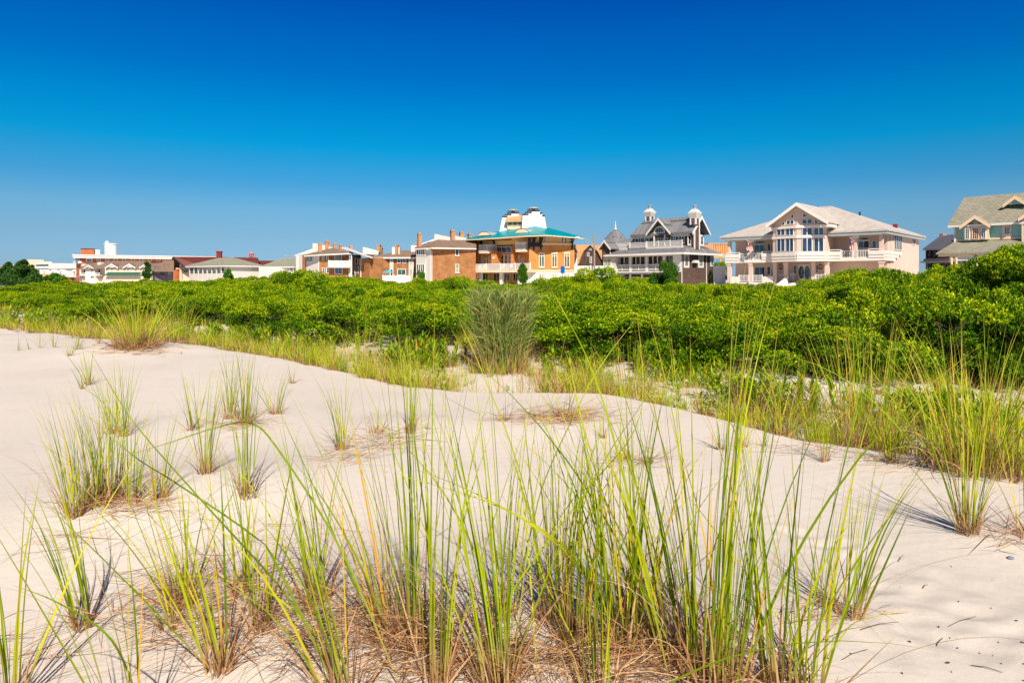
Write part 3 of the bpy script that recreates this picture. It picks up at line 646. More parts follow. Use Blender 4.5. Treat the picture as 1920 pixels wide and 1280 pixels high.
# leafy ground cover
def ground_cover():
    ps = []; spots = []
    for px, py, n, s in [(365, 640, 26, 1), (420, 645, 22, 1), (505, 655, 34, 1.1), (575, 668, 24, 1), (600, 650, 16, .9), (790, 690, 44, 1.2), (760, 680, 24, 1), (900, 722, 22, 1), (930, 722, 26, 1), (965, 724, 20, 1), (1010, 705, 14, 1),
                         (1080, 700, 16, 1), (1255, 705, 20, 1), (1330, 720, 20, 1), (1405, 760, 20, 1.2), (1460, 760, 18, 1.2), (1700, 790, 34, 1.1), (1745, 800, 20, 1), (1800, 780, 16, 1), (1585, 700, 30, 1.3), (1640, 700, 12, 1),
                         (20, 612, 30, 1), (70, 620, 30, 1), (130, 622, 24, 1), (200, 618, 22, 1), (20, 600, 26, 1), (180, 600, 26, 1), (95, 615, 20, 1), (430, 632, 18, 1), (1850, 820, 20, 1), (1130, 690, 10, 1)]:
        g = on_ground(px, py)
        for _ in range(int(n * 1.5)): spots.append((g.x + random.gauss(0, .22) * g.y / 10 * 1.4, g.y + random.gauss(.1, .35) * g.y / 10, s * random.uniform(.8, 1.4) * (g.y / 11) ** .4))
    for _ in range(900):
        px = random.uniform(-100, 2000); d0, d1 = crestD(px), float(front_D(px)) + .8; D = d0 + .15 + (d1 - d0) * random.random(); x, y = XY(px, D)
        py = HY + (EYE - float(gz(x, y))) * FO / D
        if sandy(px, py) and random.random() < .9: continue
        spots.append((x, y, random.uniform(.35, .8) * (D / 11) ** .4))
    for x, y, s in spots:
        if 840 < 960 + 1280 * x / y < 1020 and 9.9 < y < 13.5: continue
        z = float(gz(x, y)); k = 26; hh = np.sort(rng.random(k)) * .24 * s
        b = np.stack([x + rng.normal(0, .012, k), y + rng.normal(0, .012, k), z + hh], 1)
        ps.append(ribbons(b, rng.random(k) * 6.283, rng.uniform(.4, 1.2, k), rng.uniform(.1, .7, k), .14 * s * rng.uniform(.6, 1.2, k), .026 * s * rng.uniform(.7, 1.3, k), 3, twist=np.zeros(k), taper=1.6))
    V, F, A, B = merge(ps); o = link('ground_cover', npmesh('ground_cover', V, F, 'herb', A, B, True))
    tagit(o, 'low leafy bright green plants covering the hollow behind the dune edge', 'ground cover', kind='stuff')
ground_cover()

# ---------------------------------------------------------------- bushes
def bush_mesh(name, seed, nsprig, leaf, per=7, mat='leaf', nlobe=24, H=1.0, up=.7):
    """leaves in upright sprigs over an uneven cluster of lobes; unit size about 1 m radius, 1 m high"""
    g = np.random.default_rng(seed)
    a = g.random(nlobe) * 6.283; rr = .72 * np.sqrt(g.random(nlobe)); 
    lr = g.uniform(.15, .33, nlobe)
    dome = np.sqrt(np.clip(1 - (rr / 1.05) ** 2, .05, 1))
    lc = np.stack([rr * np.cos(a), rr * np.sin(a), dome * (g.uniform(.22, .95, nlobe) * H if H > 1 else g.uniform(.22, .95, nlobe)) * (1 - lr * .6)], 1)
    which = g.integers(0, nlobe, nsprig); d = g.normal(0, 1, (nsprig, 3)); d /= np.linalg.norm(d, axis=1)[:, None]; d[:, 2] = np.where(d[:, 2] < -.05, -d[:, 2], d[:, 2])
    bump = 1 + .16 * np.sin(d[:, 0] * 7 + which) * np.sin(d[:, 1] * 6 + which * 2) + .1 * np.sin(d[:, 2] * 15 + d[:, 0] * 9)
    depth = 1 - .22 * g.random(nsprig) ** 2.5
    P = lc[which] + d * np.array([1, 1, .85]) * (lr[which] * bump * depth)[:, None]
    fill = g.random(nsprig) < .13; P[fill, :2] = P[fill, :2] * .8; P[fill, 2] *= g.uniform(.15, .8, fill.sum())
    inside = np.zeros(nsprig, bool)
    for j in range(nlobe): inside |= (np.linalg.norm(P - lc[j], axis=1) < lr[j] * .62)
    P, d, which = P[~inside & (P[:, 2] > .02)], d[~inside & (P[:, 2] > .02)], which[~inside & (P[:, 2] > .02)]
    n = len(P)
    ax = d * .55 + np.array([0, 0, up]) + g.normal(0, .22, (n, 3)); ax /= np.linalg.norm(ax, axis=1)[:, None]
    sprig_tone = np.clip(.23 + .25 * P[:, 2] / H + .30 * (d[:, 2] * .5 + .5) * g.random(n) + g.normal(0, .12, n) + .16 * np.sin(which * 2.3), 0, 1)  # yellower with height and on upward-facing lobe sides, plus random scatter
    ax = np.repeat(ax, per, 0); P = np.repeat(P, per, 0); sprig_tone = np.repeat(sprig_tone, per); m = n * per
    q = g.normal(0, 1, (m, 3)); side = np.cross(ax, q); side /= np.linalg.norm(side, axis=1)[:, None]
    dirv = ax * g.uniform(.5, 1.1, (m, 1)) + side * g.uniform(.25, .95, (m, 1)); dirv /= np.linalg.norm(dirv, axis=1)[:, None]
    wv = np.cross(dirv, ax + .01); wv /= np.linalg.norm(wv, axis=1)[:, None] + 1e-6
    Ln = leaf * g.uniform(.6, 1.25, (m, 1)); P = P + ax * g.uniform(-.6, .6, (m, 1)) * leaf
    nrm = np.cross(dirv, wv)
    v0 = P; v1 = P + dirv * Ln * .55 + wv * Ln * .19 + nrm * Ln * .05; v2 = P + dirv * Ln; v3 = P + dirv * Ln * .55 - wv * Ln * .19 + nrm * Ln * .05
    V = np.stack([v0, v1, v2, v3], 1).reshape(-1, 3); F = np.arange(m * 4).reshape(-1, 4)
    tone = np.clip(sprig_tone + g.normal(0, .16, m) + (g.random(m) < .006) * .5, 0, 1)
    return npmesh(name, V, F, mat, np.repeat(tone, 4))
def branch_mesh(seed, n=26):
    g = random.Random(seed); m = MB()
    for i in range(n):
        a = g.random() * 6.28; r = g.uniform(.25, .8); h = g.uniform(.35, .8)
        p0 = Vector((g.gauss(0, .10), g.gauss(0, .10), -.05)); p2 = Vector((r * math.cos(a), r * math.sin(a), h)); p1 = p0.lerp(p2, .5) + Vector((g.gauss(0, .06), g.gauss(0, .06), .1))
        m.tube([p0, p1, p2], .012, 4, .004)
        for k in range(3):
            q = p1.lerp(p2, g.random()); m.tube([q, q + Vector((g.gauss(0, .12), g.gauss(0, .12), g.uniform(.05, .2)))], .005, 3, .002)
    o = m.build('branches', 'bark', None, fix=False); me = o.data; bpy.data.objects.remove(o); return me
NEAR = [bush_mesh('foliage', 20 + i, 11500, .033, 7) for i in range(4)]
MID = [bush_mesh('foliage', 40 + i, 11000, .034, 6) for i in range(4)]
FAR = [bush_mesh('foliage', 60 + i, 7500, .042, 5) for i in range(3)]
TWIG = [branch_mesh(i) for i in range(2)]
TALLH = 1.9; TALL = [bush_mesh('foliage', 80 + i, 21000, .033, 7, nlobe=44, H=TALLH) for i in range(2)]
def topline(px): return np.interp(px, [-300, 0, 60, 150, 250, 350, 400, 430, 500, 560, 620, 700, 760, 830, 900, 1000, 1060, 1120, 1180, 1240, 1300, 1380, 1440, 1500, 1560, 1600, 1650, 1720, 1760, 1800, 1835, 1860, 1900, 1925, 2050, 2400],
                          [530, 530, 527, 527, 525, 524, 518, 515, 522, 508, 510, 517, 522, 522, 520, 530, 518, 508, 521, 525, 521, 532, 532, 527, 512, 502, 498, 508, 502, 503, 485, 460, 446, 448, 440, 440])
random.seed(5)
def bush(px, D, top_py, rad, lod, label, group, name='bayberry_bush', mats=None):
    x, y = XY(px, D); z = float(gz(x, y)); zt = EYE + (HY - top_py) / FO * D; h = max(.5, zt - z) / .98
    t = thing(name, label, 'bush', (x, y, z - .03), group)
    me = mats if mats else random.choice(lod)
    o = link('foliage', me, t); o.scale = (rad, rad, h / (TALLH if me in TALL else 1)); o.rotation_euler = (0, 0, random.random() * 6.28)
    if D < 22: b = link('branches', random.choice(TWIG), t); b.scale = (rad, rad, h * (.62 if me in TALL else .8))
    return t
rows = [(1.0, 0), (1.10, .22), (1.24, .40), (1.42, .55), (1.66, .68), (1.98, .80), (2.4, .89), (2.95, .95), (3.7, 1.0), (4.6, 1.0)]
nb = 0
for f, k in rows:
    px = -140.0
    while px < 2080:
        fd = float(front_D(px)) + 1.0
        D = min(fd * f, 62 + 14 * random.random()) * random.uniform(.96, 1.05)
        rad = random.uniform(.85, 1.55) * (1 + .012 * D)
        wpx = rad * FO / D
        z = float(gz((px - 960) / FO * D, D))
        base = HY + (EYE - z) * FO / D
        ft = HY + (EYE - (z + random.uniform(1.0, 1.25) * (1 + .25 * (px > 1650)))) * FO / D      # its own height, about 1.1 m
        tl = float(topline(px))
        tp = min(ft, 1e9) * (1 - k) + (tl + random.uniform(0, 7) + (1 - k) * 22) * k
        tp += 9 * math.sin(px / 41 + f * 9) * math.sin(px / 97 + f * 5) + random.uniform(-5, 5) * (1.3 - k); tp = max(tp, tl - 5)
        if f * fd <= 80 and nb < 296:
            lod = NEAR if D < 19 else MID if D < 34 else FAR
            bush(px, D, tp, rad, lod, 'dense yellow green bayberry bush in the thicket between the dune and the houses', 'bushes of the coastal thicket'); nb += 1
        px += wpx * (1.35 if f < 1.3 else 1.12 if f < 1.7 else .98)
print('bushes', nb)
# bushes that stand out
DEEP = bush_mesh('foliage', 91, 8000, .05, 6, 'leafdeep', 14)
bush(1246, 42, 491, 1.25, None, 'round dark green bush in front of the grey shingled house', None, 'round_bush', DEEP)
bush(1893, 12.8, 440, 1.25, TALL, 'tallest bush, rising before the green house at the right edge', None, 'tall_bush')
bush(1862, 13, 458, 1.1, TALL, 'leafy bush at the left foot of the tallest bush', None, 'tall_bush')
bush(1950, 12.2, 444, 1.2, TALL, 'tall bush cut by the right picture edge', None, 'tall_bush')
bush(1835, 13.5, 490, 1.1, TALL, 'leafy bush on the left shoulder of the tallest bush', None, 'tall_bush')
bush(1640, 15, 487, 1.5, TALL, 'high rounded bush in front of the right end of the pink house', None, 'tall_bush')
bush(570, 48, 502, 2.6, MID, 'high rounded bush in front of the left brick apartments', None, 'tall_bush')
bush(1118, 40, 499, 1.9, MID, 'pointed bush in front of the wooden pole', None, 'tall_bush')
bush(1351, 112, 485, 1.7, FAR, 'bush growing between the shingled house and the pink house', None, 'tall_bush')
bush(862, 40, 513, 1.3, MID, 'bush below the right brick wall beside the grey green clump', None, 'tall_bush')
bush(1772, 60, 493, 2.0, FAR, 'bush growing between the pink house and the green house', None, 'tall_bush')

def needle_tree(px, D, top_py, base_py, wpx, label, cat='pine tree', name='pine_tree', seed=1, mat='needle', nl=26, shape='pine'):
    """trunk, limbs and needle clumps"""
    g = np.random.default_rng(seed); x, y = XY(px, D); z0 = float(gz(x, y)); zt = EYE + (HY - top_py) / FO * D; H = zt - z0; Wd = wpx / FO * D / 2
    t = thing(name, label, cat, (x, y, z0)); m = MB(); zb = max(.1, EYE + (HY - base_py) / FO * D - z0)
    m.tube([(x, y, z0 - .2), (x + .05, y, z0 + H * .5), (x, y, zt - .1)], .05 * Wd + .06, 6, .02)
    P = []
    for i in range(nl):
        f = (i + .5) / nl; h = zb + (H - zb) * f * .97
        if shape == 'pine': L = Wd * (1 - f ** 1.6) * g.uniform(.6, 1.1) + .1
        elif shape == 'column': L = Wd * min(1, (1 - f) * 3 + .1) * .95 * min(1, .5 + f * 3)
        else: L = Wd * math.sqrt(max(.05, 1 - (2 * f - .9) ** 2)) * g.uniform(.75, 1.05)
        for j in range(2 if shape == 'pine' else 4):
            a = g.random() * 6.283; rise = L * (.45 if shape == 'pine' else .2)
            e = np.array([L * math.cos(a), L * math.sin(a), h + rise - (.3 * L)]); s = np.array([0, 0, h - .3 * L])
            m.tube([(x + s[0], y + s[1], z0 + s[2]), (x + e[0], y + e[1], z0 + e[2])], .02 + .01 * Wd, 4, .006)
            for q in np.linspace(.25, 1, 5): P.append((s + (e - s) * q, .07 + .13 * L * (1.15 - q * .4)))
    m.build('trunk', 'bark', t, fix=False)
    C_ = np.array([p for p, r in P]); rad = np.array([r for p, r in P]) * (1 if shape != 'column' else .8); per = 70 if shape != 'column' else 40; n = len(C_) * per
    c = np.repeat(C_, per, 0); d = g.normal(0, 1, (n, 3)); d /= np.linalg.norm(d, axis=1)[:, None]; p = c + d * np.repeat(rad, per)[:, None] * (g.random((n, 1)) ** .5)
    dr = d * .6 + np.array([0, 0, .7]) + g.normal(0, .35, (n, 3)); dr /= np.linalg.norm(dr, axis=1)[:, None]
    w = np.cross(dr, g.normal(0, 1, (n, 3))); w /= np.linalg.norm(w, axis=1)[:, None]; L = (.0032 * D * g.uniform(.7, 1.4, (n, 1))) ; ww = L * .16
    V = np.stack([p, p + dr * L * .5 + w * ww, p + dr * L, p + dr * L * .5 - w * ww], 1).reshape(-1, 3)
    rn = np.clip(np.repeat(g.random(len(C_)) * .6, per) + g.random(n) * .4, 0, 1)
    link('crown', npmesh('crown', V, np.arange(n * 4).reshape(-1, 4), mat, np.repeat(rn, 4)), t)
needle_tree(44, 75, 489, 532, 56, 'dark spreading pine, right one of the two at the left edge', seed=3, nl=22)
needle_tree(16, 78, 494, 532, 44, 'dark pine, left one of the two at the left picture edge', seed=4, nl=20)
needle_tree(102, 90, 515, 532, 42, 'low round leafy tree in front of the white motel', 'tree', 'small_tree', 5, 'leafdeep', 10, 'round')
needle_tree(70, 72, 518, 532, 30, 'low dark pine branching right of the two big pines', seed=9, nl=9)
needle_tree(276, 150, 492, 524, 16, 'small dark pine between the beige condo and the grey shed', seed=6, nl=7)
bush(427, 62, 504, .8, None, 'small shaggy bush tip in front of the green roofed motel', None, 'small_bush', DEEP)
bush(786, 62, 508, .7, None, 'small dark bush in front of the white stair tower', None, 'small_bush', DEEP)
needle_tree(980, 98, 497, 528, 15, 'narrow columnar cypress in front of the orange building', 'tree', 'cypress_tree', 10, 'leafdeep', 18, 'column')
# ---------------------------------------------------------------- buildings
class Fr:
    """a wall plane through two sighted corners; u runs along it, v back into the building"""
    def __init__(s, a, b, A=None, u=None):
        s.A = XY(*a) if A is None else A
        s.U = (XY(*b) - s.A).normalized() if u is None else u
        s.L = (XY(*b) - s.A).length if b else 0
        n = Vector((-s.U.y, s.U.x)); mid = s.A + s.U * s.L / 2
        s.V = n if n.dot(mid) > 0 else -n
    def pt(s, u, v, z): q = s.A + s.U * u + s.V * v; return Vector((q.x, q.y, z))
    def _hit(s, px, v):
        d = Vector(((px - 960) / FO, 1)); P = s.A + s.V * v
        det = s.U.x * -d.y + d.x * s.U.y
        # P + U*u = d*t
        u = (-P.x * -d.y - d.x * P.y) / det; t = (P.y + s.U.y * u) / d.y
        return u, t
    def u(s, px, v=0): return s._hit(px, v)[0]
    def z(s, px, py, v=0): return EYE + (HY - py) / FO * s._hit(px, v)[1]
def G(fr, u=0): q = fr.pt(u, 0, 0); return Vector((q.x, q.y, float(gz(q.x, q.y))))

def win(fr, par, x0, y0, x1, y1, nx=1, ny=1, v=0.0, fm='white', gm='glass', fw=.09, arch=False, name='window', sill=False, mw=.045, ref=None):
    """window from its pixel box: frame with muntins, pane a sub-part"""
    u0, u1 = sorted((fr.u(x0, v), fr.u(x1, v))); mid = (x0 + x1) / 2 if ref is None else ref
    z0, z1 = fr.z(mid, y1, v), fr.z(mid, y0, v)
    m = MB(); f0, f1 = v - .10, v + .01
    if not arch:
        m.box(fr, u0, u0 + fw, f0, f1, z0, z1); m.box(fr, u1 - fw, u1, f0, f1, z0, z1)
        m.box(fr, u0 + fw, u1 - fw, f0, f1, z0, z0 + fw); m.box(fr, u0 + fw, u1 - fw, f0, f1, z1 - fw, z1)
        iu0, iu1, iz0, iz1 = u0 + fw, u1 - fw, z0 + fw, z1 - fw
        for i in range(1, nx): c = iu0 + (iu1 - iu0) * i / nx; m.box(fr, c - mw / 2, c + mw / 2, f0 + .02, f1 - .003, iz0, iz1)
        for j in range(1, ny): c = iz0 + (iz1 - iz0) * j / ny; m.box(fr, iu0, iu1, f0 + .035, f1 - .006, c - mw / 2, c + mw / 2)
        if sill: m.box(fr, u0 - .08, u1 + .08, f0 - .06, f1, z0 - .09, z0 - .002)
        o = m.build(name, fm, par); p = MB(); p.box(fr, iu0 + .002, iu1 - .002, v - .045, v - .02, iz0 + .002, iz1 - .002); p.build('pane', gm, o)
    else:
        w = u1 - u0; K = 12
        def arc(r, lo=None):
            cxx = (u0 + u1) / 2
            if arch == 'left': return [(u1 - r * 0 - (fw if r else 0) * 0, z0)] 
            return [(cxx + (w / 2 - r) * math.cos(math.pi * k / K), z0 + r + (z1 - z0 - 2 * r) * math.sin(math.pi * k / K)) for k in range(K + 1)]
        if arch in ('ql', 'qr'):      # quarter round, curved side to the left / right
            s_ = -1 if arch == 'ql' else 1; c0 = u1 if arch == 'ql' else u0
            def arc(r): return [(c0 + s_ * r, z0 + r)] + [(c0 + s_ * (r + (w - 2 * r) * math.cos(math.pi / 2 * k / K)), z0 + r + (z1 - z0 - 2 * r) * math.sin(math.pi / 2 * k / K)) for k in range(K + 1)]
        out, inn = arc(0), arc(fw); n = len(out)
        for i in range(n):
            j = (i + 1) % n
            m.add([fr.pt(*p) for p in [(out[i][0], f0, out[i][1]), (out[j][0], f0, out[j][1]), (inn[j][0], f0, inn[j][1]), (inn[i][0], f0, inn[i][1]),
                                       (out[i][0], f1, out[i][1]), (out[j][0], f1, out[j][1]), (inn[j][0], f1, inn[j][1]), (inn[i][0], f1, inn[i][1])]],
                  [(0, 1, 2, 3), (7, 6, 5, 4), (0, 4, 5, 1), (2, 6, 7, 3)])
        for i in range(1, nx): c = u0 + w * i / nx; zt = z0 + (z1 - z0) * math.sqrt(max(0, 1 - ((c - (u0 + u1) / 2) / (w / 2)) ** 2)) if arch is True else z1 - .1; m.box(fr, c - mw / 2, c + mw / 2, f0 + .02, v - .015, z0 + fw, zt - fw * .6)
        o = m.build(name, fm, par); p = MB(); p.prism(fr, inn, v - .045, v - .02); p.build('pane', gm, o)
    return o
def rail(fr, par, u0, u1, z0, z1, v=0, step=.28, mat='white', name='railing', post=2.2, panel=False):
    m = MB(); u0, u1 = sorted((u0, u1))
    m.box(fr, u0, u1, v - .05, v + .05, z1 - .09, z1); m.box(fr, u0, u1, v - .035, v + .035, z0 + .06, z0 + .14)
    n = max(1, round((u1 - u0) / step))
    for i in range(n + 1): c = u0 + (u1 - u0) * i / n; m.box(fr, c - .028, c + .028, v - .025, v + .025, z0 + .14, z1 - .09)
    k = max(1, round((u1 - u0) / post))
    for i in range(k + 1): c = u0 + (u1 - u0) * i / k; m.box(fr, c - .07, c + .07, v - .072, v + .072, z0, z1 + .08)
    if panel: m.box(fr, u0, u1, v - .01, v + .01, z0 + .14, z1 - .09)
    return m.build(name, mat, par)
def hip(fr, par, u0, u1, v0, v1, ze, zr, ins0, ins1, mat, t=.22, name='roof', along='u', rv=None):
    """hip roof (inset 0 makes a gable end); ridge along u or v"""
    if along == 'u':
        c = (v0 + v1) / 2 if rv is None else rv
        V = [fr.pt(u0, v0, ze), fr.pt(u1, v0, ze), fr.pt(u1, v1, ze), fr.pt(u0, v1, ze), fr.pt(u0 + ins0, c, zr), fr.pt(u1 - ins1, c, zr)]
        F = [(0, 1, 5, 4), (2, 3, 4, 5)] + ([(1, 2, 5)] if ins1 else []) + ([(3, 0, 4)] if ins0 else [])
    else:
        c = (u0 + u1) / 2 if rv is None else rv
        V = [fr.pt(u0, v0, ze), fr.pt(u1, v0, ze), fr.pt(u1, v1, ze), fr.pt(u0, v1, ze), fr.pt(c, v0 + ins0, zr), fr.pt(c, v1 - ins1, zr)]
        F = [(0, 1, 4), (1, 2, 5, 4), (2, 3, 5), (3, 0, 4, 5)]
    m = MB(); m.roof(V, F, t); return m.build(name, mat, par)
def gable(fr, par, uc, hw, v0, v1, ze, zp, mat, t=.2, name='roof', trim=None, over=.0):
    """two slopes with a ridge running back from v0 to v1; rake boards on the front"""
    m = MB(); m.roof([fr.pt(uc - hw, v0, ze), fr.pt(uc, v0, zp), fr.pt(uc + hw, v0, ze), fr.pt(uc - hw, v1, ze), fr.pt(uc, v1, zp), fr.pt(uc + hw, v1, ze)], [(0, 1, 4, 3), (1, 2, 5, 4)], t)
    o = m.build(name, mat, par)
    if trim:
        k = MB(); s = t + .28
        for d in (-1, 1):
            k.add([fr.pt(uc + d * hw, v0 - .06, ze - .03), fr.pt(uc, v0 - .06, zp - .03), fr.pt(uc, v0 - .06, zp - s), fr.pt(uc + d * (hw - .02), v0 - .06, ze - s * .9),
                   fr.pt(uc + d * hw, v0 - .004, ze - .03), fr.pt(uc, v0 - .004, zp - .03), fr.pt(uc, v0 - .004, zp - s), fr.pt(uc + d * (hw - .02), v0 - .004, ze - s * .9)],
                  [(0, 1, 2, 3), (4, 5, 6, 7), (0, 1, 5, 4), (2, 3, 7, 6), (0, 3, 7, 4)])
        k.build('rake_board', trim, o)
    return o
def chimney(fr, par, x0, y0, x1, y1, v=0, d=.9, mat='chimneybrick', cap='metal', yb=None):
    u0, u1 = sorted((fr.u(x0, v), fr.u(x1, v))); mid = (x0 + x1) / 2; z1 = fr.z(mid, y0, v); z0 = fr.z(mid, y1, v)
    m = MB(); m.box(fr, u0, u1, v, v + d, z0 - .6, z1 - .12); m.box(fr, u0 - .06, u1 + .06, v - .06, v + d + .06, z1 - .30, z1 - .16)
    o = m.build('chimney', mat, par); c = MB(); c.box(fr, u0 + .1, u1 - .1, v + .1, v + d - .1, z1 - .12, z1); c.build('cap', cap, o); return o
def wall(fr, par, u0, u1, v0, v1, z0, z1, mat, name='wall'): m = MB(); m.box(fr, u0, u1, v0, v1, z0, z1); return m.build(name, mat, par)
def trim(fr, par, x0, y0, x1, y1, v=0, out=.08, mat='white', name='trim', ref=None):
    u0, u1 = sorted((fr.u(x0, v), fr.u(x1, v))); r = (x0 + x1) / 2 if ref is None else ref
    m = MB(); m.box(fr, u0, u1, v - out, v + .01, fr.z(r, y1, v), fr.z(r, y0, v)); return m.build(name, mat, par)
def side(fr, u, a=0): return Fr(None, None, A=Vector(fr.pt(u, a, 0)[:2]), u=fr.V.copy())

# ================= the pink house
def pink_house():
    f = Fr((1363, 99), (1655, 85)); t = thing('beach_house', 'large pink stucco beach house with a tall windowed gable and pale striped balcony band', 'house', G(f, f.L / 2))
    L = f.L; gr = G(f, L)[2] - .3; ze = 7.75; zb0, zb1 = 3.95, 5.2; SD = 18.3
    x = lambda px, v=0: f.u(px, v); ub0, ub1 = x(1449), x(1548); rec = 2.6
    w = MB()
    w.box(f, .1, ub0 - .01, rec, SD, gr, ze - .1); w.box(f, ub1 + .01, L - .1, rec, SD, gr, ze - .1); w.box(f, ub0 - .01, ub1 + .01, rec + .004, SD - .004, gr, ze - .1)
    # prow: a pale bay whose front comes to a shallow point at the middle, under the gable
    um = x(1494); pr = .9; zc = 4.0; bo = 1.15; ub0, ub1, um = x(1449, -bo), x(1548, -bo), x(1494, -bo - pr)
    zg = f.z(1497, 386, -pr - bo)
    def bayp(u): return -pr * (1 - abs(u - um) / max(um - ub0, ub1 - um))
    w.add([f.pt(ub0, -bo, zc), f.pt(um, -pr - bo, zc), f.pt(ub1, -bo, zc), f.pt(ub1, rec, zc), f.pt(ub0, rec, zc), f.pt(ub0, -bo, 9.0), f.pt(um, -pr - bo, zg), f.pt(ub1, -bo, 9.0), f.pt(ub1, rec, 9.0), f.pt(ub0, rec, 9.0), f.pt(um, rec, zg)],
          [(0, 1, 6, 5), (1, 2, 7, 6), (2, 3, 8, 7), (0, 5, 9, 4), (0, 4, 3, 2, 1), (4, 9, 10, 8, 3), (5, 6, 10, 9), (6, 7, 8, 10)])
    # side end of the balcony wing
    w.box(f, L - .5, L - .02, 3.6, SD - .01, gr, ze - .12)
    w.build('wall', 'pink', t)
    # bay faces as frames
    fl = Fr(None, None, A=Vector(f.pt(ub0, -bo, 0)[:2]), u=(Vector(f.pt(um, -pr - bo, 0)[:2]) - Vector(f.pt(ub0, -bo, 0)[:2])).normalized())
    fr_ = Fr(None, None, A=Vector(f.pt(um, -pr - bo, 0)[:2]), u=(Vector(f.pt(ub1, -bo, 0)[:2]) - Vector(f.pt(um, -pr - bo, 0)[:2])).normalized())
    for q in (fl, fr_):
        if q.V.dot(Vector((0, 1))) < 0: q.V = -q.V
    for F_, xs in ((fl, [(1457, 1472), (1473.5, 1488.5)]), (fr_, [(1504, 1523), (1526, 1544.5)])):
        for a, b in xs:
            win(F_, t, a, 446, b, 472, 2, 1, fw=.06, mw=.1); win(F_, t, a, 427, b, 441.5, 2, 1, fw=.06, mw=.1)
    win(fl, t, 1475, 412.5, 1489, 421, 2, 1, fw=.06, mw=.1); win(fr_, t, 1504, 411, 1523, 420, 2, 1, fw=.06, mw=.1)
    win(fl, t, 1465.5, 415, 1472.5, 423, arch='ql'); win(fr_, t, 1526.5, 411.5, 1535, 420, arch='qr')
    win(fl, t, 1483, 401, 1489.5, 409.5, arch='ql'); win(fr_, t, 1504.5, 400, 1513, 408, arch='qr')
    for F_, L_ in ((fl, math.hypot(um - ub0, pr)), (fr_, math.hypot(ub1 - um, pr))):
        k = MB(); k.box(F_, -.05, L_ + .05, -.16, .01, 7.05, 7.38); k.box(F_, -.3 if F_ is fl else -.05, L_ + (.05 if F_ is fl else .3), -.2, .01, 8.36, 8.7); k.build('trim', 'pinkband', t)
    # balcony band, three stepped boards with dark joints
    def band(fr_b, u0, u1, v, lev=None):
        k = MB()
        for i, (za, zb, o) in enumerate([(zb0, zb0 + .33, .0), (zb0 + .37, zb0 + .70, .06), (zb0 + .74, zb1, .12)]): k.box(fr_b, u0, u1, v - .14 - o, v + .12, za, zb)
        k.box(fr_b, u0 + .02, u1 - .02, v - .10, v + .10, zb0 + .02, zb1 - .02)
        return k.build('balcony_parapet', 'pinkband', t)
    def lowband(fr_b, u0, u1, v):
        k = MB(); k.box(fr_b, u0, u1, v - .14, v + .12, zb0, zb0 + .33); k.box(fr_b, u0, u1, v - .10, v + .10, zb0 + .33, zb0 + .40); return k.build('balcony_parapet', 'pinkband', t)
    n0, n1, n2, n3 = x(1387), x(1404), x(1412), x(1429)
    band(f, -.2, n0, 0); lowband(f, n0, n1, 0); lowband(f, n2, n3, 0); band(f, n3, ub0, 0)
    band(fl, -.02, um - ub0 + .1, -.02); band(fr_, .0, ub1 - um + .1, -.02)
    m0, m1, m2, m3 = x(1577), x(1599), x(1607), x(1629)
    band(f, ub1, m0, 0); lowband(f, m0, m1, 0); lowband(f, m2, m3, 0); band(f, m3, L + .2, 0); lowband(f, n1, n2, .01); lowband(f, m1, m2, .01)
    for a, b in ((n0, n1), (n2, n3), (m0, m1), (m2, m3)): rail(f, t, a, b, zb0 + .36, zb1 + .1, 0, .2, post=6)
    for a, b in ((-.1, n0), (n3, ub0), (ub1, m0), (m3, L)):
        k = MB(); k.box(f, a, b, -.05, .05, zb1 + .16, zb1 + .26); k.build('handrail', 'white', t)
    s = side(f, L)
    k = MB()
    for i, (za, zb, ln) in enumerate([(zb0, zb0 + .4, 5.0), (zb0 + .44, zb0 + .80, 6.6), (zb0 + .84, zb1, 8.2)]): k.box(s, .16, ln, -.22, .1, za, zb)
    k.build('balcony_parapet', 'pinkband', t)
    m = MB(); m.box(f, .05, ub0 - .1, .12, rec - .01, zb0 - .0, zb0 + .25); m.box(f, ub1 + .1, L - .1, .12, rec - .01, zb0, zb0 + .25); m.box(f, .05, L - .1, .0, rec - .01, gr, 1.15); m.build('porch_floor', 'pinkband', t)
    # columns, upper and lower
    for px, w_ in ((1367, .36), (1408, .38)):
        c = x(px); k = MB(); k.box(f, c - w_ / 2, c + w_ / 2, -.02, .45, 4.4, ze - .4); k.build('column', 'pink', t)
    for px in (1603, 1652):
        c = x(px); k = MB(); k.box(f, c - .22, c + .22, -.02, .42, 4.4, ze - .4); k.build('column', 'pink', t)
    for px in (1408, 1603):      # rounded heads of the middle columns
        c = x(px); k = MB(); k.prism(f, [(c + .48 * math.cos(a), ze - .42 - (0.55 * math.sin(a) if math.sin(a) > 0 else 0)) for a in [math.pi * i / 10 for i in range(11)]], -.12, .5); k.build('column_head', 'pinkband', t)
    for px in (1367, 1407, 1453, 1473, 1525, 1550, 1652):
        c = x(px); k = MB(); k.box(f, c - .25, c + .25, -.04, .42, 1.1, zb0 - .002); k.box(f, c - .31, c + .31, -.1, .6, zb0 - .35, zb0 - .12); k.build('column', 'pink', t)
    for a, b in ((1370, 1385), (1430, 1450)):
        k = MB(); k.box(f, x(a), x(b), -.12, .1, gr + .8, 2.0); k.build('porch_parapet', 'pinkband', t)
    rail(f, t, x(1386), x(1404), 1.25, 2.2, 0, .2, post=6); rail(f, t, x(1411), x(1429), 1.25, 2.2, 0, .2, post=6); rail(f, t, x(1456), x(1470), 1.3, 2.25, .5, .2, post=6); rail(f, t, x(1529), x(1546), 1.25, 2.25, 0, .2, post=6)
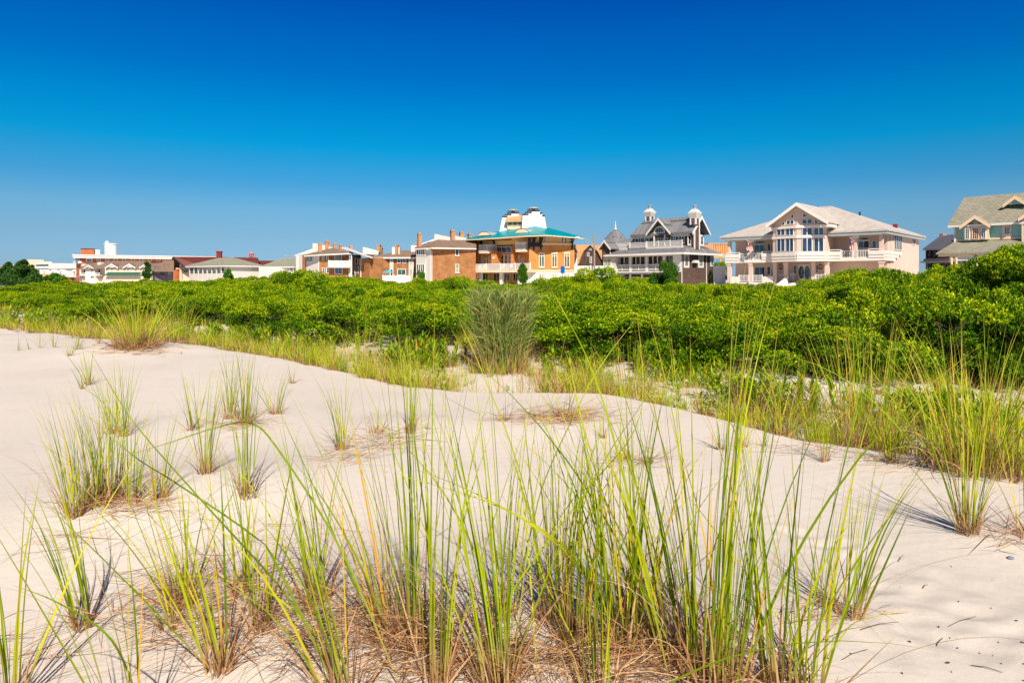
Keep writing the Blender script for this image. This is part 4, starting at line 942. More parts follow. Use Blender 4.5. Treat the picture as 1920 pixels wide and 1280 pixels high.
    k = MB(); k.box(f, x(1385), x(1450), -.14, .0, gr, 1.2); k.build('porch_base', 'pinkband', t)
    # stair with sloping cheek walls in front of the door
    k = MB(); k.add([f.pt(x(1466), -2.6, gr), f.pt(x(1476), -.2, gr), f.pt(x(1476), -.2, 2.0), f.pt(x(1466), -2.6, .7), f.pt(x(1466) + .2, -2.7, gr), f.pt(x(1476) + .2, -.3, gr), f.pt(x(1476) + .2, -.3, 2.0), f.pt(x(1466) + .2, -2.7, .7)], [(0, 1, 2, 3), (4, 5, 6, 7), (3, 2, 6, 7), (0, 3, 7, 4), (1, 2, 6, 5)]); k.build('stair_wall', 'pinkband', t)
    # windows and doors on the recessed walls
    win(f, t, 1414, 458, 1434, 472, 2, 1, v=rec, fw=.1, name='sliding_door', ref=1424); win(f, t, 1414, 451, 1434, 457.6, arch=True, v=rec)
    win(f, t, 1439, 457, 1446, 471, v=rec, gm='glassdark'); win(f, t, 1415, 500, 1435, 519, 2, 1, v=rec, name='sliding_door'); win(f, t, 1438, 499, 1446, 516, v=rec, gm='glassdark')
    win(f, t, 1608.5, 451, 1631, 466, 2, 1, v=rec, fw=.1, name='sliding_door'); win(f, t, 1609, 444.5, 1631, 450.7, arch=True, v=rec); win(f, t, 1635, 451, 1644, 466, v=rec); win(f, t, 1592, 452, 1599, 467, v=rec); win(f, t, 1557, 451, 1561, 468, v=rec)
    win(f, t, 1487, 497, 1495, 514, 1, 2, v=rec, fm='white'); win(f, t, 1528, 496, 1535, 512, v=rec)
    d = MB(); a, b = x(1497.5, rec), x(1519, rec); z0, z1 = 1.2, f.z(1508, 495, rec); d.box(f, a, b, rec - .1, rec + .01, z0, z1); door = d.build('front_door', 'pinkband', t)
    for c in (a + (b - a) * .27, a + (b - a) * .77):
        e = MB(); e.prism(f, [(c + .36 * math.cos(2 * math.pi * i / 16), (z0 + z1) / 2 + .1 + .9 * math.sin(2 * math.pi * i / 16)) for i in range(16)], rec - .14, rec - .09); e.build('oval_pane', 'glass', door)
    # side wall windows: four tall slits, one small pair
    win(s, t, 1675.5, 442, 1690, 469, 4, 1, fw=.08, mw=.16, gm='glassdark'); win(s, t, 1710.5, 447.5, 1715.5, 459, 2, 1, gm='glassdark')
    # roofs
    ov = .75; c = Vector(f.pt(L / 2, SD / 2, 0)[:2]); apz = 12.1
    hip(f, t, -ov, L + ov, -ov, SD + ov, ze + .02, apz, L / 2 - 1.2 + ov, L / 2 - 1.2 + ov, 'paleroof', t=.2)
    k = MB()
    for a_, b_, c_, d_ in ((-ov + .1, L + ov - .1, -ov + .12, -ov + .35),): k.box(f, a_, b_, c_, d_, ze - .52, ze - .19)
    k.box(f, -ov + .12, -ov + .35, -ov + .36, SD, ze - .52, ze - .19); k.box(f, L + ov - .35, L + ov - .12, -ov + .36, SD + ov - .1, ze - .52, ze - .19)
    k.build('fascia', 'greytrim', t)
    k = MB(); k.box(f, .0, ub0 - .2, -.1, .5, ze - .6, ze - .2); k.build('beam', 'white', t); k = MB(); k.box(f, ub1 + .2, L, -.1, .5, ze - .6, ze - .2); k.build('beam', 'white', t); k = MB(); k.box(f, L - .5, L + .02, .51, SD, ze - .5, ze - .2); k.build('beam', 'white', t)
    zpk = f.z(1497, 379, -pr - bo - .8); band(Fr(None, None, A=Vector(f.pt(ub0, -bo, 0)[:2]), u=f.V.copy()), .15, bo - .1, 0.06); band(Fr(None, None, A=Vector(f.pt(ub1, -bo, 0)[:2]), u=f.V.copy()), .15, bo - .1, 0.0)
    uL, uR = x(1443, -2.2), x(1560, -2.2); hw = (uR - uL) / 2
    ug = (um + (uL + uR) / 2) / 2
    gable(f, t, ug, hw, -pr - bo - .8, SD / 2, 8.95, zpk, 'paleroof', .2, 'gable_roof', 'pinkband')
    k = MB(); k.box(f, uL + .1, ub0 + .2, -2.6, .0, 8.3, 8.62); k.box(f, ub1 - .2, uR - .1, -2.6, .0, 8.3, 8.62); k.build('cornice', 'pinkband', t)
    # roof fittings
    q = PT(1572.5, 394.5, 97); k = MB(); k.lathe((q.x, q.y), [(.42, q.z - .5), (.42, q.z - .1), (.3, q.z + .12), (.1, q.z + .22)], 12); k.build('skylight_dome', 'white', t)
    q = PT(1612, 402, 97); k = MB(); k.tube([(q.x, q.y, q.z - .5), (q.x, q.y, q.z + .35)], .13, 8); k.build('roof_vent', 'dark', t)
    q = PT(1677, 425, 99); k = MB(); k.box(f, *(lambda u_: (u_, u_ + .5))(f.u(1674, 12)), 12, 12.5, f.z(1677, 427, 12), f.z(1677, 420, 12)); k.build('roof_vent', 'chimneyred', t)
    # flags, hung from the middle columns
    for px, y0, y1, lab in ((1403.5, 456, 470, 'red and white striped flag furled on the left balcony of the pink house'), (1597.5, 452, 469, 'striped flag hanging at the right balcony column of the pink house')):
        uc, tz, bz = x(px, -.5), f.z(px, y0, -.5), f.z(px, y1, -.5)
        fg = thing('flag', lab, 'flag', f.pt(uc, -.5, bz))
        k = MB(); k.tube([f.pt(uc + .25, 0, tz - .1), f.pt(uc - .15, -.9, tz + .45)], .03, 5); k.build('flagpole', 'white', fg)
        n = 7; h = (tz - bz)
        for i in range(n):
            k = MB(); pts = []
            for j in range(9):
                zz = tz - h * j / 8; uu = uc - .22 + .42 * i / n + .06 * math.sin(j * .9); pts.append((uu, -.55 + .12 * math.sin(i * 1.7 + j * .5), zz))
            k.add([f.pt(*p) for p in pts] + [f.pt(p[0] + .42 / n, p[1] + .12 * (math.sin((i + 1) * 1.7 + j * .5) - math.sin(i * 1.7 + j * .5)), p[2]) for j, p in enumerate(pts)], [(j, j + 1, j + 10, j + 9) for j in range(8)])
            k.build('stripe_cloth', 'redpaint' if i % 2 == 0 else 'white', fg, fix=False)
        k = MB(); k.box(f, uc - .22, uc - .02, -.70, -.68, tz - h * .22, tz - .05); k.build('canton', 'navy', fg)
    # star ornament on the band, two hanging baskets, a rocking chair
    c, z = x(1394, -.3), f.z(1394, 483, -.3); k = MB(); pts = [(c + (.55 if i % 2 == 0 else .2) * math.sin(i * math.pi / 5), z + (.55 if i % 2 == 0 else .2) * math.cos(i * math.pi / 5)) for i in range(10)]; k.prism(f, pts, -.36, -.30)
    tagit(k.build('star_ornament', 'metal'), 'dark blue grey metal star on the left balcony band of the pink house', 'ornament')
    for px, lab in ((1464, 'hanging flower basket between the left porch columns of the pink house'), (1538, 'hanging flower basket right of the front door of the pink house')):
        q = Vector(f.pt(x(px, .6), .6, f.z(px, 502, .6))); b = thing('hanging_basket', lab, 'hanging basket', q); k = MB(); k.lathe((q.x, q.y), [(.08, q.z - .25), (.28, q.z - .1), (.3, q.z)], 10); k.build('basket', 'bark', b)
        k = MB(); [k.tube([(q.x, q.y, zb0), (q.x + dx, q.y + dy, q.z)], .012, 4) for dx, dy in ((.25, 0), (-.25, 0), (0, .25))]; k.build('hanger', 'dark', b)
        n = 160; d = rng.normal(0, 1, (n, 3)); d /= np.linalg.norm(d, axis=1)[:, None]; p_ = d * .33 * rng.random((n, 1)) ** .3 + [0, 0, .12]; w_ = np.cross(d, [.3, .2, 1]) * .05
        V = np.stack([p_, p_ + d * .06 + w_, p_ + d * .12, p_ + d * .06 - w_], 1).reshape(-1, 3); link('flowers', npmesh('flowers', V, np.arange(n * 4).reshape(-1, 4), 'leafdeep', np.repeat(rng.random(n), 4)), b)
    ch = thing('rocking_chair', 'white rocking chair on the porch of the pink house left of the door', 'chair', f.pt(x(1482, 1.2), 1.2, 1.15)); u0 = x(1480, 1.2)
    k = MB(); k.box(f, u0, u0 + .6, .9, 1.4, 1.55, 1.6); k.build('seat', 'white', ch); k = MB(); [k.box(f, u0 + i * .11, u0 + i * .11 + .06, 1.36, 1.42, 1.6, 2.4) for i in range(6)]; k.box(f, u0 - .01, u0 + .62, 1.35, 1.43, 2.4, 2.48); k.build('backrest', 'white', ch)
    for a in (0, .54): k = MB(); k.box(f, u0 + a, u0 + a + .06, .95, 1.0, 1.2, 1.85); k.box(f, u0 + a, u0 + a + .06, 1.3, 1.35, 1.2, 1.6); k.box(f, u0 + a, u0 + a + .06, .93, 1.4, 1.85, 1.9); k.build('arm', 'white', ch)
    for a in (0, .54): k = MB(); k.tube([f.pt(u0 + a + .03, .6, 1.26), f.pt(u0 + a + .03, 1.1, 1.17), f.pt(u0 + a + .03, 1.7, 1.28)], .03, 5); k.build('rocker', 'white', ch)
    # awnings of the porch: curtain beside the doors are left as wall
pink_house()

# ================= the grey shingled house
def shingle_house():
    f = Fr((1150, 118), (1277, 108)); L = f.L; s = side(f, L); SD = (Vector(XY(1338, 114.5)) - Vector(f.pt(L, 0, 0)[:2])).length
    t = thing('shingle_house', 'grey cedar shingled house with a corner turret, white balconies and two white flared chimneys', 'house', G(f, L / 2)); gr = t.location.z - .4
    x = lambda px, v=0: f.u(px, v); ze = f.z(1277, 473); zf = f.z(1277, 497); zd = f.z(1200, 507)
    rec = 1.0
    w = MB(); w.box(f, .1, L - .003, rec, SD, zd - .1, ze - .15); w.box(f, L - 2.2, L, .02, rec - .003, gr, ze - .17); w.box(f, .3, L - 2.2, 2.6, SD - .1, gr, zd - .11); w.box(f, L - 2.19, L - .01, rec + .003, SD - .01, gr, zd - .102)
    # upper storey
    U0, U1 = x(1186, 2.6), L - .15; zu = f.z(1240, 440, 2.6); SU = SD - 2.9; w.box(f, U0, U1, 2.6, SU - .6, ze + .1, zu)
    w.build('wall', 'shingle_wall', t)
    k = MB(); k.box(f, L - 1.5, L + .03, -.03, .015, zd - .2, ze - .18); k.build('corner_panel', 'white', t)
    # porch glazing with white posts and rails
    for a, b in ((1154, 1180), (1184, 1210), (1215, 1243), (1248, 1270)): win(f, t, a, 478, b, 497, 3, 1, v=rec, fw=.1, mw=.22, gm='glassdark')
    for px in (1151, 1182, 1212.5, 1245.5, 1271.5):
        c = x(px, .1); k = MB(); k.box(f, c - .2, c + .2, .02, .4, zd - .1, ze - .16); k.build('column', 'white', t)
    for a, b in ((1152, 1181), (1183, 1212), (1214, 1245), (1247, 1271)): rail(f, t, x(a, .1), x(b, .1), zd, zd + 1.0, .12, .16, post=1.6)
    k = MB(); k.box(f, -.2, L - .1, -.1, .015, zd - .35, zd - .11); k.box(f, -.2, L - 2.21, .015, rec + 1.5, zd - .32, zd - .12); k.build('deck_edge', 'white', t)
    k = MB(); k.box(f, .3, L * .62, .3, 2.4, zd - .62, zd - .36); k.build('awning', 'signblue' if False else 'greytrim', t)
    for px in (1163, 1182, 1204): c = x(px, .5); k = MB(); k.box(f, c - .12, c + .12, .4, .6, gr, zd - .33); k.build('post', 'white', t)
    win(f, t, 1167, 519, 1180, 530, 1, 1, v=2.6, gm='glassdark'); win(f, t, 1184, 519, 1197, 530, 1, 1, v=2.6, gm='glassdark', fm='white')
    # frieze under the lower eave
    k = MB(); k.box(f, .0, L - .02, -.05, .35, ze - .5, ze - .22); k.build('frieze', 'white', t)
    # skirt roof around the first storey
    ov = 1.1; a0, a1 = -ov, L + ov; zi = ze + 1.25
    V = [f.pt(a0, -ov, ze), f.pt(a1, -ov, ze), f.pt(a1, SD + ov, ze), f.pt(a0, SD + ov, ze), f.pt(.4, 2.4, zi), f.pt(L - .1, 2.4, zi), f.pt(L - .1, SU - .5, zi), f.pt(.4, SU - .5, zi)]
    k = MB(); k.roof(V, [(0, 1, 5, 4), (1, 2, 6, 5), (2, 3, 7, 6), (3, 0, 4, 7), (4, 5, 6, 7)], .2); k.build('lower_roof', 'greyroof', t)
    k = MB(); k.box(f, a0 + .05, a1 - .05, -ov - .05, -ov + .08, ze - .35, ze - .03); k.box(f, a1 - .08, a1 + .05, -ov + .08, SD + ov, ze - .35, ze - .03); k.build('gutter', 'white', t)
    # upper deck rail
    zr0, zr1 = f.z(1230, 463.5, 1.3), f.z(1230, 453, 1.3)
    k = MB(); k.box(f, x(1150, 1.3), L - .6, 1.2, 2.59, zr0 - .25, zr0 - .01); k.build('upper_deck', 'white', t)
    rail(f, t, x(1150, 1.3), x(1182, 1.3), zr0, zr1, 1.3, .18, post=2.6); rail(f, t, x(1182, 1.3), x(1213, 1.3), zr0, zr1 - .05, 1.0, .18, post=2.6, name='railing'); rail(f, t, x(1213, 1.3), L - .65, zr0, zr1 + .05, 1.28, .18, post=2.6)
    # upper windows
    for a, b, gm in ((1191, 1198, 'glassdark'), (1201, 1209, 'glass'), (1211, 1218, 'glass'), (1229, 1236, 'curtain'), (1238, 1245, 'curtain'), (1249, 1253, 'glassdark'), (1257, 1264, 'glass'), (1266, 1274, 'glass'), (1277.5, 1284, 'glassdark')): win(f, t, a, 442.5, b, 456, v=2.6, gm=gm, fw=.12)
    ufr = MB(); ufr.box(f, U0, U1 + .05, 2.45, 2.59, zu - .45, zu - .05); ufr.build('frieze', 'white', t)
    # upper roof: a ridge along u, with a cross gable in front and a gable end to the right
    zr = f.z(1265, 408, 4.0); zeu = f.z(1240, 438.5, 1.9); r0, r1 = x(1183, 1.7), L + 1.0
    hip(f, t, r0 - .2, r1, 1.7, SU + .2, zeu, zr, x(1211, 4.5) - r0, 0.0, 'greyroof', .2)
    # gable wall of the right end
    ge = MB(); cc = (1.7 + SU + .2) / 2; ge.prism(s, [(2.6, zu - .3), (SU - .6, zu - .3), (cc, zr - .35)], -.01 + .14, .8); ge.build('gable_wall', 'shingle_wall', t)
    k = MB()
    for d in (1, -1):
        e = 1.7 if d == 1 else SU + .2
        k.add([s.pt(e, -1.12, zeu - .02), s.pt(cc, -1.12, zr - .02), s.pt(cc, -1.12, zr - .5), s.pt(e, -1.12, zeu - .45), s.pt(e, -1.0, zeu - .02), s.pt(cc, -1.0, zr - .02), s.pt(cc, -1.0, zr - .5), s.pt(e, -1.0, zeu - .45)], [(0, 1, 2, 3), (4, 5, 6, 7), (0, 1, 5, 4), (2, 3, 7, 6), (0, 3, 7, 4)])
    k.build('rake_board', 'white', t)
    # front cross gable with arched window
    ug = x(1235, 1.2); hw = (x(1258, 1.2) - x(1212, 1.2)) / 2; zp = f.z(1235, 408, 1.0)
    gable(f, t, ug, hw, 1.0, 5.2, zeu + .1, zp, 'greyroof', .18, 'gable_roof', 'white')
    k = MB(); k.prism(f, [(ug - hw * .62, zeu - .6), (ug + hw * .62, zeu - .6), (ug + hw * .62, zeu + (zp - zeu) * .3), (ug, zp - .55), (ug - hw * .62, zeu + (zp - zeu) * .3)], 1.9, 3.0); k.build('gable_wall', 'shingle_wall', t)
    win(f, t, 1226, 424, 1248, 438.5, 5, 1, v=1.9, arch=True, gm='glassgreen', fw=.24, ref=1237)
    k = MB(); k.box(f, x(1226, 1.9), x(1228, 1.9), 1.75, 1.89, zr0, zeu); k.box(f, x(1246, 1.9), x(1248, 1.9), 1.75, 1.89, zr0, zeu); k.build('pilaster', 'white', t)
    # right wall windows
    win(s, t, 1282, 477, 1291.5, 502, 1, 2, fw=.28, gm='curtain'); win(s, t, 1309, 478, 1318.5, 502, 1, 2, fw=.28, gm='curtain'); win(s, t, 1331.5, 480.5, 1337.5, 499.5, 1, 2, fw=.2)
    win(s, t, 1289, 440, 1295.5, 460, 1, 2, v=.15, fw=.2); win(s, t, 1312, 440.5, 1319, 461, 1, 2, v=.15, fw=.25)
    for px in (1277.8, 1324): k = MB(); c = s.u(px); k.box(s, c, c + .16, -.04, .01, gr, ze - .2); k.build('corner_board', 'white', t)
    k = MB(); k.box(s, s.u(1297), s.u(1304.5), -.6, -.0, s.z(1300, 493), s.z(1300, 488)); k.build('vent_hood', 'white', t); k = MB(); k.box(s, s.u(1298), s.u(1303.5), -.3, -.0, s.z(1300, 498.5), s.z(1300, 493.2)); k.build('vent_opening', 'dark', t)
    # flared white chimneys
    def flared(x0, x1, ytop, ycap, yneck, ybase, sx0, sx1, D):
        m_ = (x0 + x1) / 2; h = MB(); r = (x1 - x0) / FO * D / 2 / 1.2; hwid = (sx1 - sx0) / FO * D / 2 / 1.28; c = 0; v = -hwid; dd = 2 * hwid
        fr_ = Fr(None, None, A=XY((sx0 + sx1) / 2, D), u=f.U.copy()); z = lambda py: EYE + (HY - py) / FO * D
        h.taper(fr_, (c - hwid, c + hwid, v, v + dd), z(yneck), (c - r, c + r, v - (r - hwid), v + dd + (r - hwid)), z(ycap)); h.taper(fr_, (c - r, c + r, v - (r - hwid), v + dd + (r - hwid)), z(ycap) + .003, (c - hwid * .55, c + hwid * .55, v + dd * .2, v + dd * .8), z(ytop))
        o = h.build('chimney', 'whitesiding', t)
        q = MB(); q.box(fr_, c - hwid + .05, c + hwid - .05, v + .05, v + dd - .05, z(ybase), z(yneck)); q.build('shaft', 'shingle_wall', o)
        q = MB()
        for uu in (c - hwid - .02, c + hwid - .2):
            for vv in (v - .02, v + dd - .2): q = MB(); q.box(fr_, uu, uu + .22, vv, vv + .22, z(ybase), z(yneck)); q.build('corner_board', 'white', o)
        q = MB(); p = fr_.pt(c, v + dd / 2, 0); q.lathe((p.x, p.y), [(.26, z(ytop) - .2), (.26, z(ytop) + .45), (.34, z(ytop) + .46), (.36, z(ytop) + .65)], 12); q.build('flue', 'metal', o)
    flared(1207.5, 1228.5, 391.5, 398.5, 406.5, 425, 1210.5, 1226, 118); flared(1292, 1314.5, 392, 399.5, 410, 421.5, 1294.5, 1311, 109.2)
    k = MB(); k.box(s, s.u(1303, -.7), s.u(1311, -.7), -.7, -.0, s.z(1307, 468), s.z(1307, 421)); k.build('chimney_stack', 'shingle_wall', t)
    for px in (1302.3, 1311): c = s.u(px, -.7); k = MB(); k.box(s, c - .1, c + .1, -.78, -.6, s.z(1307, 468), s.z(1307, 421)); k.build('corner_board', 'white', t)
    # left wing: turret with a conical roof, arched window bay, link roof
    wg = Fr((1129, 119), (1153, 117)); q = PT(1154, 455, 122); zt0, zt1 = q.z, PT(1154, 430, 122).z
    k = MB(); k.lathe((q.x, q.y), [(2.4, gr), (2.4, zt0 + .1)], 8); k.build('turret_wall', 'shingle_wall', t)
    k = MB(); k.lathe((q.x, q.y), [(2.95, zt0 - .85), (2.9, zt0 - .6), (2.1, zt0 + .6), (1.0, zt0 + 1.75), (.1, zt1 + .1)], 24); k.build('turret_roof', 'greyroof', t)
    k = MB(); z_ = zt1; k.lathe((q.x, q.y), [(.28, z_ - .1), (.2, z_ + .15), (.08, z_ + .4), (.17, z_ + .6), (.06, z_ + .8), (.05, z_ + 1.3), (.01, z_ + 1.5)], 10); k.build('finial', 'white', t)
    k = MB(); k.box(wg, .2, wg.L, .1, 3.0, gr, wg.z(1140, 478)); k.build('wall', 'whitesiding', t)
    gable(wg, t, wg.u(1136.5), 1.35 * 1.05, -.6, 3.0, wg.z(1140, 466), wg.z(1137, 449.5), 'greyroof', .16, 'gable_roof', 'white')
    k = MB(); k.prism(wg, [(wg.u(1136.5) - .9, wg.z(1140, 478)), (wg.u(1136.5) + 1.0, wg.z(1140, 478)), (wg.u(1136.5), wg.z(1137, 454))], -.1, 2.9); k.build('gable_wall', 'shingle_wall', t)
    win(wg, t, 1131, 470, 1147, 480.5, 3, 1, v=.0, arch=True, gm='curtain', fw=.12); win(wg, t, 1132, 484, 1146.5, 500, 2, 1, v=.09, gm='curtain', fw=.14)
    lf = Fr((1150, 121), (1190, 119)); hip(lf, t, 2.0, lf.L + 1.4, .3, 6, lf.z(1180, 455, .3), lf.z(1180, 441.5, 3), .3, 0, 'greyroof', .15, 'link_roof'); wall(lf, t, 2.2, lf.L + 1.2, .7, 5.6, ze, lf.z(1180, 455, .3) - .02, 'shingle_wall')
shingle_house()

# ================= the orange mansion with the teal roof
def orange_house():
    f = Fr((888, 114), (992, 108.5)); g = Fr((992, 108.5), (1077, 110)); L, Lg = f.L, g.L
    t = thing('orange_mansion', 'orange brick mansion with teal tiled roof, white stepped twin chimneys and white balconies', 'house', G(g, 0)); gr = t.location.z - .3
    x = lambda px, v=0: f.u(px, v); y = lambda px, v=0: g.u(px, v)
    zb = g.z(1035, 508); zt = g.z(1035, 459); z2 = g.z(1035, 444)
    w = MB(); w.box(g, 0, Lg, 0, 12, zb, zt); w.box(f, x(890, 2.2), L - .02, 2.2, 12, gr, zt + 2.0); w.box(f, x(921, .6), x(930.5, .6), .6, 2.197, f.z(925, 496), f.z(925, 471)); w.box(f, x(958, .6), x(962, .6), .6, 2.197, f.z(960, 496), f.z(960, 471)); w.build('wall', 'orange', t)
    # base of white tiles with green squares
    wall(g, t, .03, Lg - .03, .04, 11.9, gr, zb - .002, 'tile', 'tiled_base'); k = MB(); k.box(g, -.05, Lg + .05, -.08, .02, zb - .05, zb + .18); k.box(g, 2.1, Lg - .3, -.1, .3, zt - .02, zt + .28); k.build('stone_band', 'peach', t)
    for a in (1010, 1034, 1057.5): win(g, t, a, 513, a + 10.5, 535, 2, 2, v=.04, gm='curtain', fm='peach', fw=.14, mw=.2)
    for a in (1010, 1034, 1057.3):
        win(g, t, a, 475, a + 10.8, 501, 2, 1, fw=.13, mw=.12, fm='peach', gm='glassgreen'); trim(g, t, a + .3, 479.2, a + 10.5, 480.6, 0, .085, 'peach', 'transom'); trim(g, t, a - 1, 472.8, a + 11.8, 474.9, 0, .14, 'peach', 'lintel'); trim(g, t, a - .2, 501.1, a + 11, 502.6, 0, .16, 'peach', 'sill')
    # attic storey: yellow stucco with windows
    wall(g, t, .3, Lg - .2, .35, 11, zt, z2 + .3, 'yellow', 'attic_wall'); wall(f, t, .4, L, 2.0, 11, zt + .3, f.z(940, 447) + .3, 'yellow', 'attic_wall')
    win(g, t, 1019, 443, 1025, 456, 2, 3, v=.35, fw=.1, gm='curtain'); win(g, t, 1052, 444, 1057, 457, 1, 3, v=.35, fw=.1, gm='glassdark'); win(g, t, 1058, 444, 1063, 457, 1, 3, v=.35, fw=.1, gm='glassdark')
    for i in range(4): win(g, t, 1027.5 + i * 6, 442.6, 1031.5 + i * 6, 446.4, 2, 1, v=.35, fw=.07, gm='glassdark')
    # centre bay glazing
    win(f, t, 930, 451.5, 959.5, 459.5, 3, 1, v=2.2, gm='glassgreen', fm='peach', fw=.1); win(f, t, 931, 462, 959.5, 475, 3, 1, v=2.2, gm='glass', fm='peach', fw=.12)
    for a in (931, 939, 946, 953): win(f, t, a, 477, a + 6.4, 497, 1, 2, v=2.2, gm='glassdark' if a in (939, 946) else 'curtain', fm='peach', fw=.15, name='french_door' if a in (939, 946) else 'window')
    k = MB(); k.box(f, x(929.5, 2.1), x(960, 2.1), 2.0, 2.197, f.z(945, 461.8, 2.1), f.z(945, 459.8, 2.1)); k.box(f, x(929.5, 2.1), x(960, 2.1), 2.0, 2.197, f.z(945, 451, 2.1), f.z(945, 447, 2.1)); k.build('spandrel', 'dark', t)
    for a, b in ((903, 907.5), (974, 979)): win(f, t, a, 448, b, 467, 1, 3, v=2.2, gm='curtain', fm='white', fw=.12)
    for a, b in ((908.5, 913.5), (914.5, 919), (980.5, 985), (986, 990.5)): win(f, t, a, 449, b, 470, 1, 1, v=2.2, gm='glass', fm='white', fw=.1, name='french_door')
    for a, b in ((902, 906), (917, 920.5), (971.5, 975.5), (987.5, 991.5)): win(f, t, a, 479, b, 496, 1, 3, v=2.2, gm='curtain', fm='white', fw=.1)
    for a, b in ((907.5, 911.5), (912.5, 916.5), (977.5, 981.5), (982.5, 986.5)): win(f, t, a, 483, b, 497, 1, 1, v=2.2, gm='glassgreen', fm='peach', fw=.12, name='french_door')
    k = MB(); k.prism(f, [(x(925.5, .6) - .0, f.z(925, 486, .6)), (x(925.5, .6) + .35, f.z(925, 483.5, .6)), (x(925.5, .6), f.z(925, 481, .6)), (x(925.5, .6) - .35, f.z(925, 483.5, .6))], .52, .6); k.build('diamond_ornament', 'peach', t)
    # rounded upper balconies and the long terrace
    def balcony(x0, x1, yt, yb, v1, deep, mat='white'):
        uc = (x(x0, 0) + x(x1, 0)) / 2; hw = (x(x1, 0) - x(x0, 0)) / 2; z0, z1 = f.z((x0 + x1) / 2, yb), f.z((x0 + x1) / 2, yt); n = 14
        arc = [(uc - hw * math.cos(math.pi * i / n), v1 - deep * min(1, 1.25 * math.sin(math.pi * i / n))) for i in range(n + 1)]
        pl = [f.pt(u, v, 0) for u, v in arc]; m = MB(); m.plan([(p.x, p.y) for p in pl], z0 - .35, z0 - .06); b = m.build('balcony', 'peach', t)
        r = MB(); top_ = [f.pt(u, v, z1) for u, v in arc]; r.tube(top_, .06, 5); r.tube([(p.x, p.y, z0 + .05) for p in top_], .05, 5); r.tube([(p.x, p.y, z1 - .25) for p in top_], .03, 4)
        for i in range(n):
            for q in (0, .33, .66): p = top_[i].lerp(top_[i + 1], q); r.tube([(p.x, p.y, z0 - .05), (p.x, p.y, z1)], .035, 4)
        r.build('railing', 'white', b)
    balcony(891, 919.5, 459, 471, 2.2, 2.0); balcony(960.5, 991.5, 454.5, 468, 2.2, 2.2)
    z0, z1 = f.z(940, 506.5, -1.2), f.z(940, 494.2, -1.2); zter = z0; ua, ub = x(885.5, -1.2), x(994.5, -1.2)
    k = MB(); k.box(f, ua, ub, -1.3, 2.19, z0 - .35, z0); k.build('terrace', 'peach', t); rail(f, t, ua, ub, z0, z1, -1.2, .15, post=2.5)
    sL = side(f, ua + .02); rail(sL, t, -1.1, 2.1, z0, z1, 0, .2, post=4)
    k = MB()
    for px in (890, 902, 941, 975, 990): c = x(px, 0); k.box(f, c - .25, c + .25, -.3, .2, gr, z0 - .35)
    k.build('terrace_post', 'white', t)
    for a, b in ((905, 917), (925, 937), (945, 957), (962, 972)): win(f, t, a, 512, b, 528, 2, 1, v=2.2, gm='glassdark', fm='peach')
    # brackets under the eaves
    for fr_, px, v in ((f, 903, 2.0), (f, 927, 2.0), (g, 992.5, 0), (g, 1001, 0), (g, 1014, 0), (g, 1073, 0), (f, 889, 2.0)):
        c = fr_.u(px, v); zz = fr_.z(px, 445.5, v); k = MB(); 
        k.tube([fr_.pt(c, v + .05, zz - 1.7), fr_.pt(c, v - .25, zz - .7), fr_.pt(c, v - 1.3, zz - .1)], .14, 5); k.box(fr_, c - .16, c + .16, v - .0, v + .3, zz - 2.0, zz + .1); k.build('bracket', 'dark', t)
    k = MB(); k.box(g, y(992), y(1018), -.02, .33, zt - .35, zt + .35); k.build('dark_band', 'dark', t)
    # roof
    ex0 = PT(876, 447, 114); P = lambda px, py, D: PT(px, py, D)
    V = [P(874, 447.5, 113.5), P(922, 444.5, 110.5), P(985, 440, 107), P(1022, 438.5, 105.5), P(1094, 444.5, 108.5), P(1092, 444.8, 124), P(880, 448, 128), P(935, 433.5, 117), P(1003, 424, 113.5), P(1030, 427.5, 115)]
    k = MB(); k.roof(V, [(0, 1, 7), (1, 2, 8, 7), (2, 3, 8), (3, 4, 9, 8), (4, 5, 9), (5, 6, 7, 8, 9), (6, 0, 7)], .16); k.build('roof', 'teal', t)
    k = MB(); k.roof([V[i] - Vector((0, 0, .17)) for i in range(7)], [(0, 1, 2, 3, 4, 5, 6)], .13); k.build('soffit', 'peach', t)
    # barrel dormers over the balconies
    for x0, x1, yt, yb in ((897, 918, 435, 441.5), (966.5, 990.5, 429.5, 436.5)):
        u0, u1 = x(x0, -.3), x(x1, -.3); n = 10; z0, z1 = f.z((x0 + x1) / 2, yb, -.3), f.z((x0 + x1) / 2, yt, -.3); c = (u0 + u1) / 2
        arc = [(c + (u1 - u0) / 2 * math.cos(math.pi * i / n), z0 + (z1 - z0) * math.sin(math.pi * i / n)) for i in range(n + 1)]
        k = MB(); k.prism(f, arc, -.3, 4.5); d = k.build('dormer', 'peach', t)
        o = [(c + (u1 - u0) / 2 * 1.05 * math.cos(math.pi * i / n), z0 + .05 + ((z1 - z0) * 1.08) * math.sin(math.pi * i / n)) for i in range(n + 1)]
        k = MB()
        for i in range(n): k.add([f.pt(o[i][0], -.36, o[i][1]), f.pt(o[i + 1][0], -.36, o[i + 1][1]), f.pt(o[i + 1][0], 4.5, o[i + 1][1]), f.pt(o[i][0], 4.5, o[i][1])], [(0, 1, 2, 3)])
        k.build('dormer_roof', 'greytrim', d, fix=False)
        k = MB(); k.prism(f, [(c - (u1 - u0) * .40, z0 - .02), (c + (u1 - u0) * .40, z0 - .02), (c + .5, z0 - .75), (c - .5, z0 - .75)], -.1, 1.6); k.build('dormer_bracket', 'dark', d)
